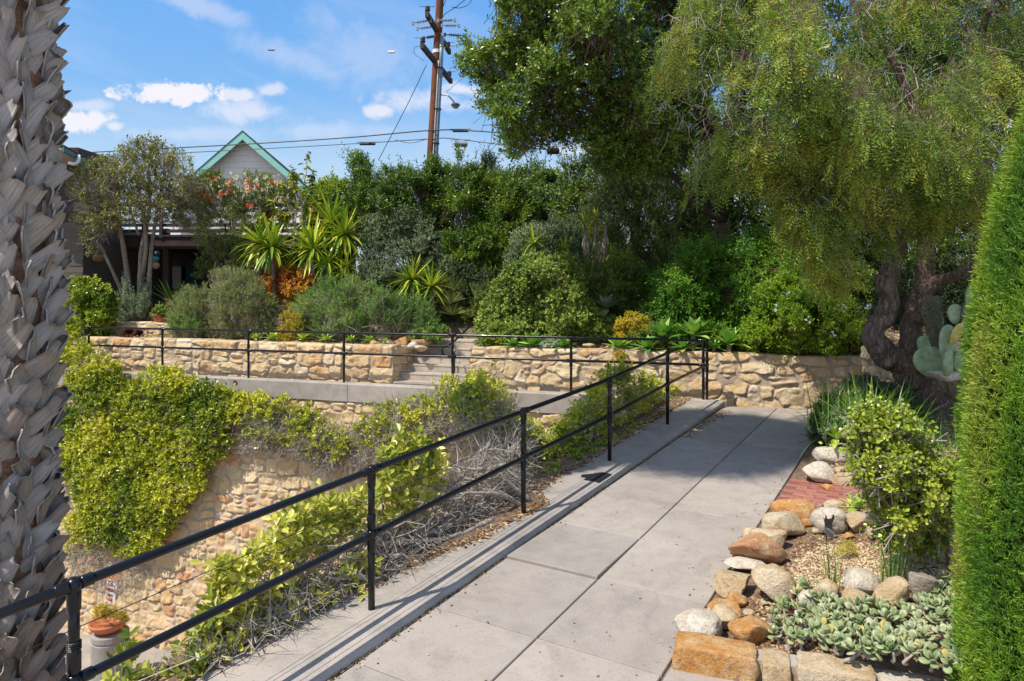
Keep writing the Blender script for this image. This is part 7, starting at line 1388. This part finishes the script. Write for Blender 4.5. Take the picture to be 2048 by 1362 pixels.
# bed mulch and gravel
def scatter_bed(n, poly):
    P = np.asarray(poly, float); x = rng.uniform(P[:, 0].min(), P[:, 0].max(), n * 3); y = rng.uniform(P[:, 1].min(), P[:, 1].max(), n * 3); m = inpoly(x, y, P); x, y = x[m][:n], y[m][:n]; out = np.array([solve(a, b, zbed) for a, b in zip(x[:1], y[:1])])
    Yv = np.full(len(x), 5.0)
    for _ in range(40): z = zbed(U(x) * Yv, Yv); Yv = .5 * Yv + .5 * np.clip((EYE - z) * FP / (y - 585), .5, 30)
    o = np.c_[U(x) * Yv, Yv, zbed(U(x) * Yv, Yv)]; return o[((o[:, :2] - EA) @ en) > .2]
chips('gravel', 'pale tan gravel patch in the rock garden', scatter_bed(12000, [(1560, 1170), (1590, 1120), (1640, 1090), (1740, 1088), (1860, 1090), (1910, 1110), (1910, 1160), (1840, 1180), (1740, 1165), (1640, 1175)]), .012, [(.06, .04, .03), (.22, .14, .10), (.40, .28, .21), (.50, .38, .29), (.56, .46, .38)], .5, 1.3)
chips('bark_litter', 'dark bark litter on the rock garden soil', scatter_bed(12000, [(1470, 1260), (1500, 1200), (1570, 1130), (1600, 1060), (1660, 1060), (1780, 1060), (1920, 1060), (1920, 1360), (1600, 1340), (1480, 1310)]), .022, BR, .7, 2.2)
chips('leaf_litter', 'brown leaf litter in the shade of the tree', scatter_bed(9000, [(1640, 960), (1700, 880), (1800, 850), (1940, 840), (1940, 1060), (1760, 1060), (1660, 1060)]), .035, BR, .7, 2.2)
t = rng.uniform(2, 11.4, 620); q = np.where(rng.random(620) < .45, -2.915 + np.abs(rng.normal(size=620)) * .05, np.where(rng.random(620) < .4, -1.32 - np.abs(rng.normal(size=620)) * .08, rng.uniform(-2.9, -1.35, 620))); P = XY(t, q)
chips('path_debris', 'scattered crumbs and dry leaf bits on the sidewalk', np.c_[P, zs(P[:, 0], P[:, 1])], .015, BR, .3, 2.)
t = rng.uniform(9.3, 11.4, 500); q = -2.90 + np.abs(rng.normal(size=500)) * .09; P = XY(t, q); chips('path_litter', 'dry leaf litter gathered against the kerb near the corner', np.c_[P, zs(P[:, 0], P[:, 1])], .025, BR, .5, 2.2)
t = rng.uniform(-.5, 11.5, 2600); q = rng.choice([-2.925, -2.92, -2.93], 2600) + rng.normal(size=2600) * .006; P = XY(t, q); chips('joint_dirt', 'crumbly dirt in the seam between kerb and sidewalk', np.c_[P, zs(P[:, 0], P[:, 1]) - .002], .016, [(.03, .02, .015), (.09, .06, .04), (.2, .14, .09)], .5, 1.6)
# terrace ground litter
al_ = rng.uniform(-13.5, 7.5, 14000); dd_ = .3 + np.abs(rng.normal(size=14000)) * .9; PX_ = DL[0] * al_ + NB[0] * dd_; PY_ = 13.45 + DL[1] * al_ + NB[1] * dd_; hk = ~((al_ > sa - .1) & (al_ < sb + .1)); chips('terrace_mulch', 'tan gravelly mulch on the terrace behind the walls', np.c_[PX_[hk], PY_[hk], zup(PX_[hk], PY_[hk])], .05, [(.10, .06, .035), (.25, .16, .09), (.42, .30, .19), (.55, .45, .33)], .6, 1.6)

# planting beyond the cypress, mostly outside the frame
for i, (px, q0, r_, mt, lab) in enumerate([(2230, 6.0, 120, 'leaf_plumbago', 'green bush beyond the right edge behind the column tree'), (2420, 5.2, 150, 'leaf_rosemary', 'grey-green bush farther right of the column tree'), (2160, 8.5, 90, 'leaf_bottle', 'olive bush right of the cactus'), (2330, 9.5, 110, 'leaf_vivid', 'vivid bush far right of the leaning tree'), (2700, 8.0, 160, 'leaf_hedge', 'shiny bush at the far right of the garden')]):
    zc = float(zbed(U(px) * q0, q0)); py = 585 + (EYE - zc) * FP / q0; a_ = np.linspace(0, 2 * math.pi, 14, endpoint=False)
    poly = [(px + r_ * math.cos(t_), py - r_ * .75 + r_ * .8 * math.sin(t_)) for t_ in a_]; shrub('garden_bush', lab, 'bush', poly, q0 + .3, .45, 1100, 9, .13, .045, .022, mt, base=np.array([U(px) * q0, q0, zc]), stems=2, group='bushes beyond the column tree')
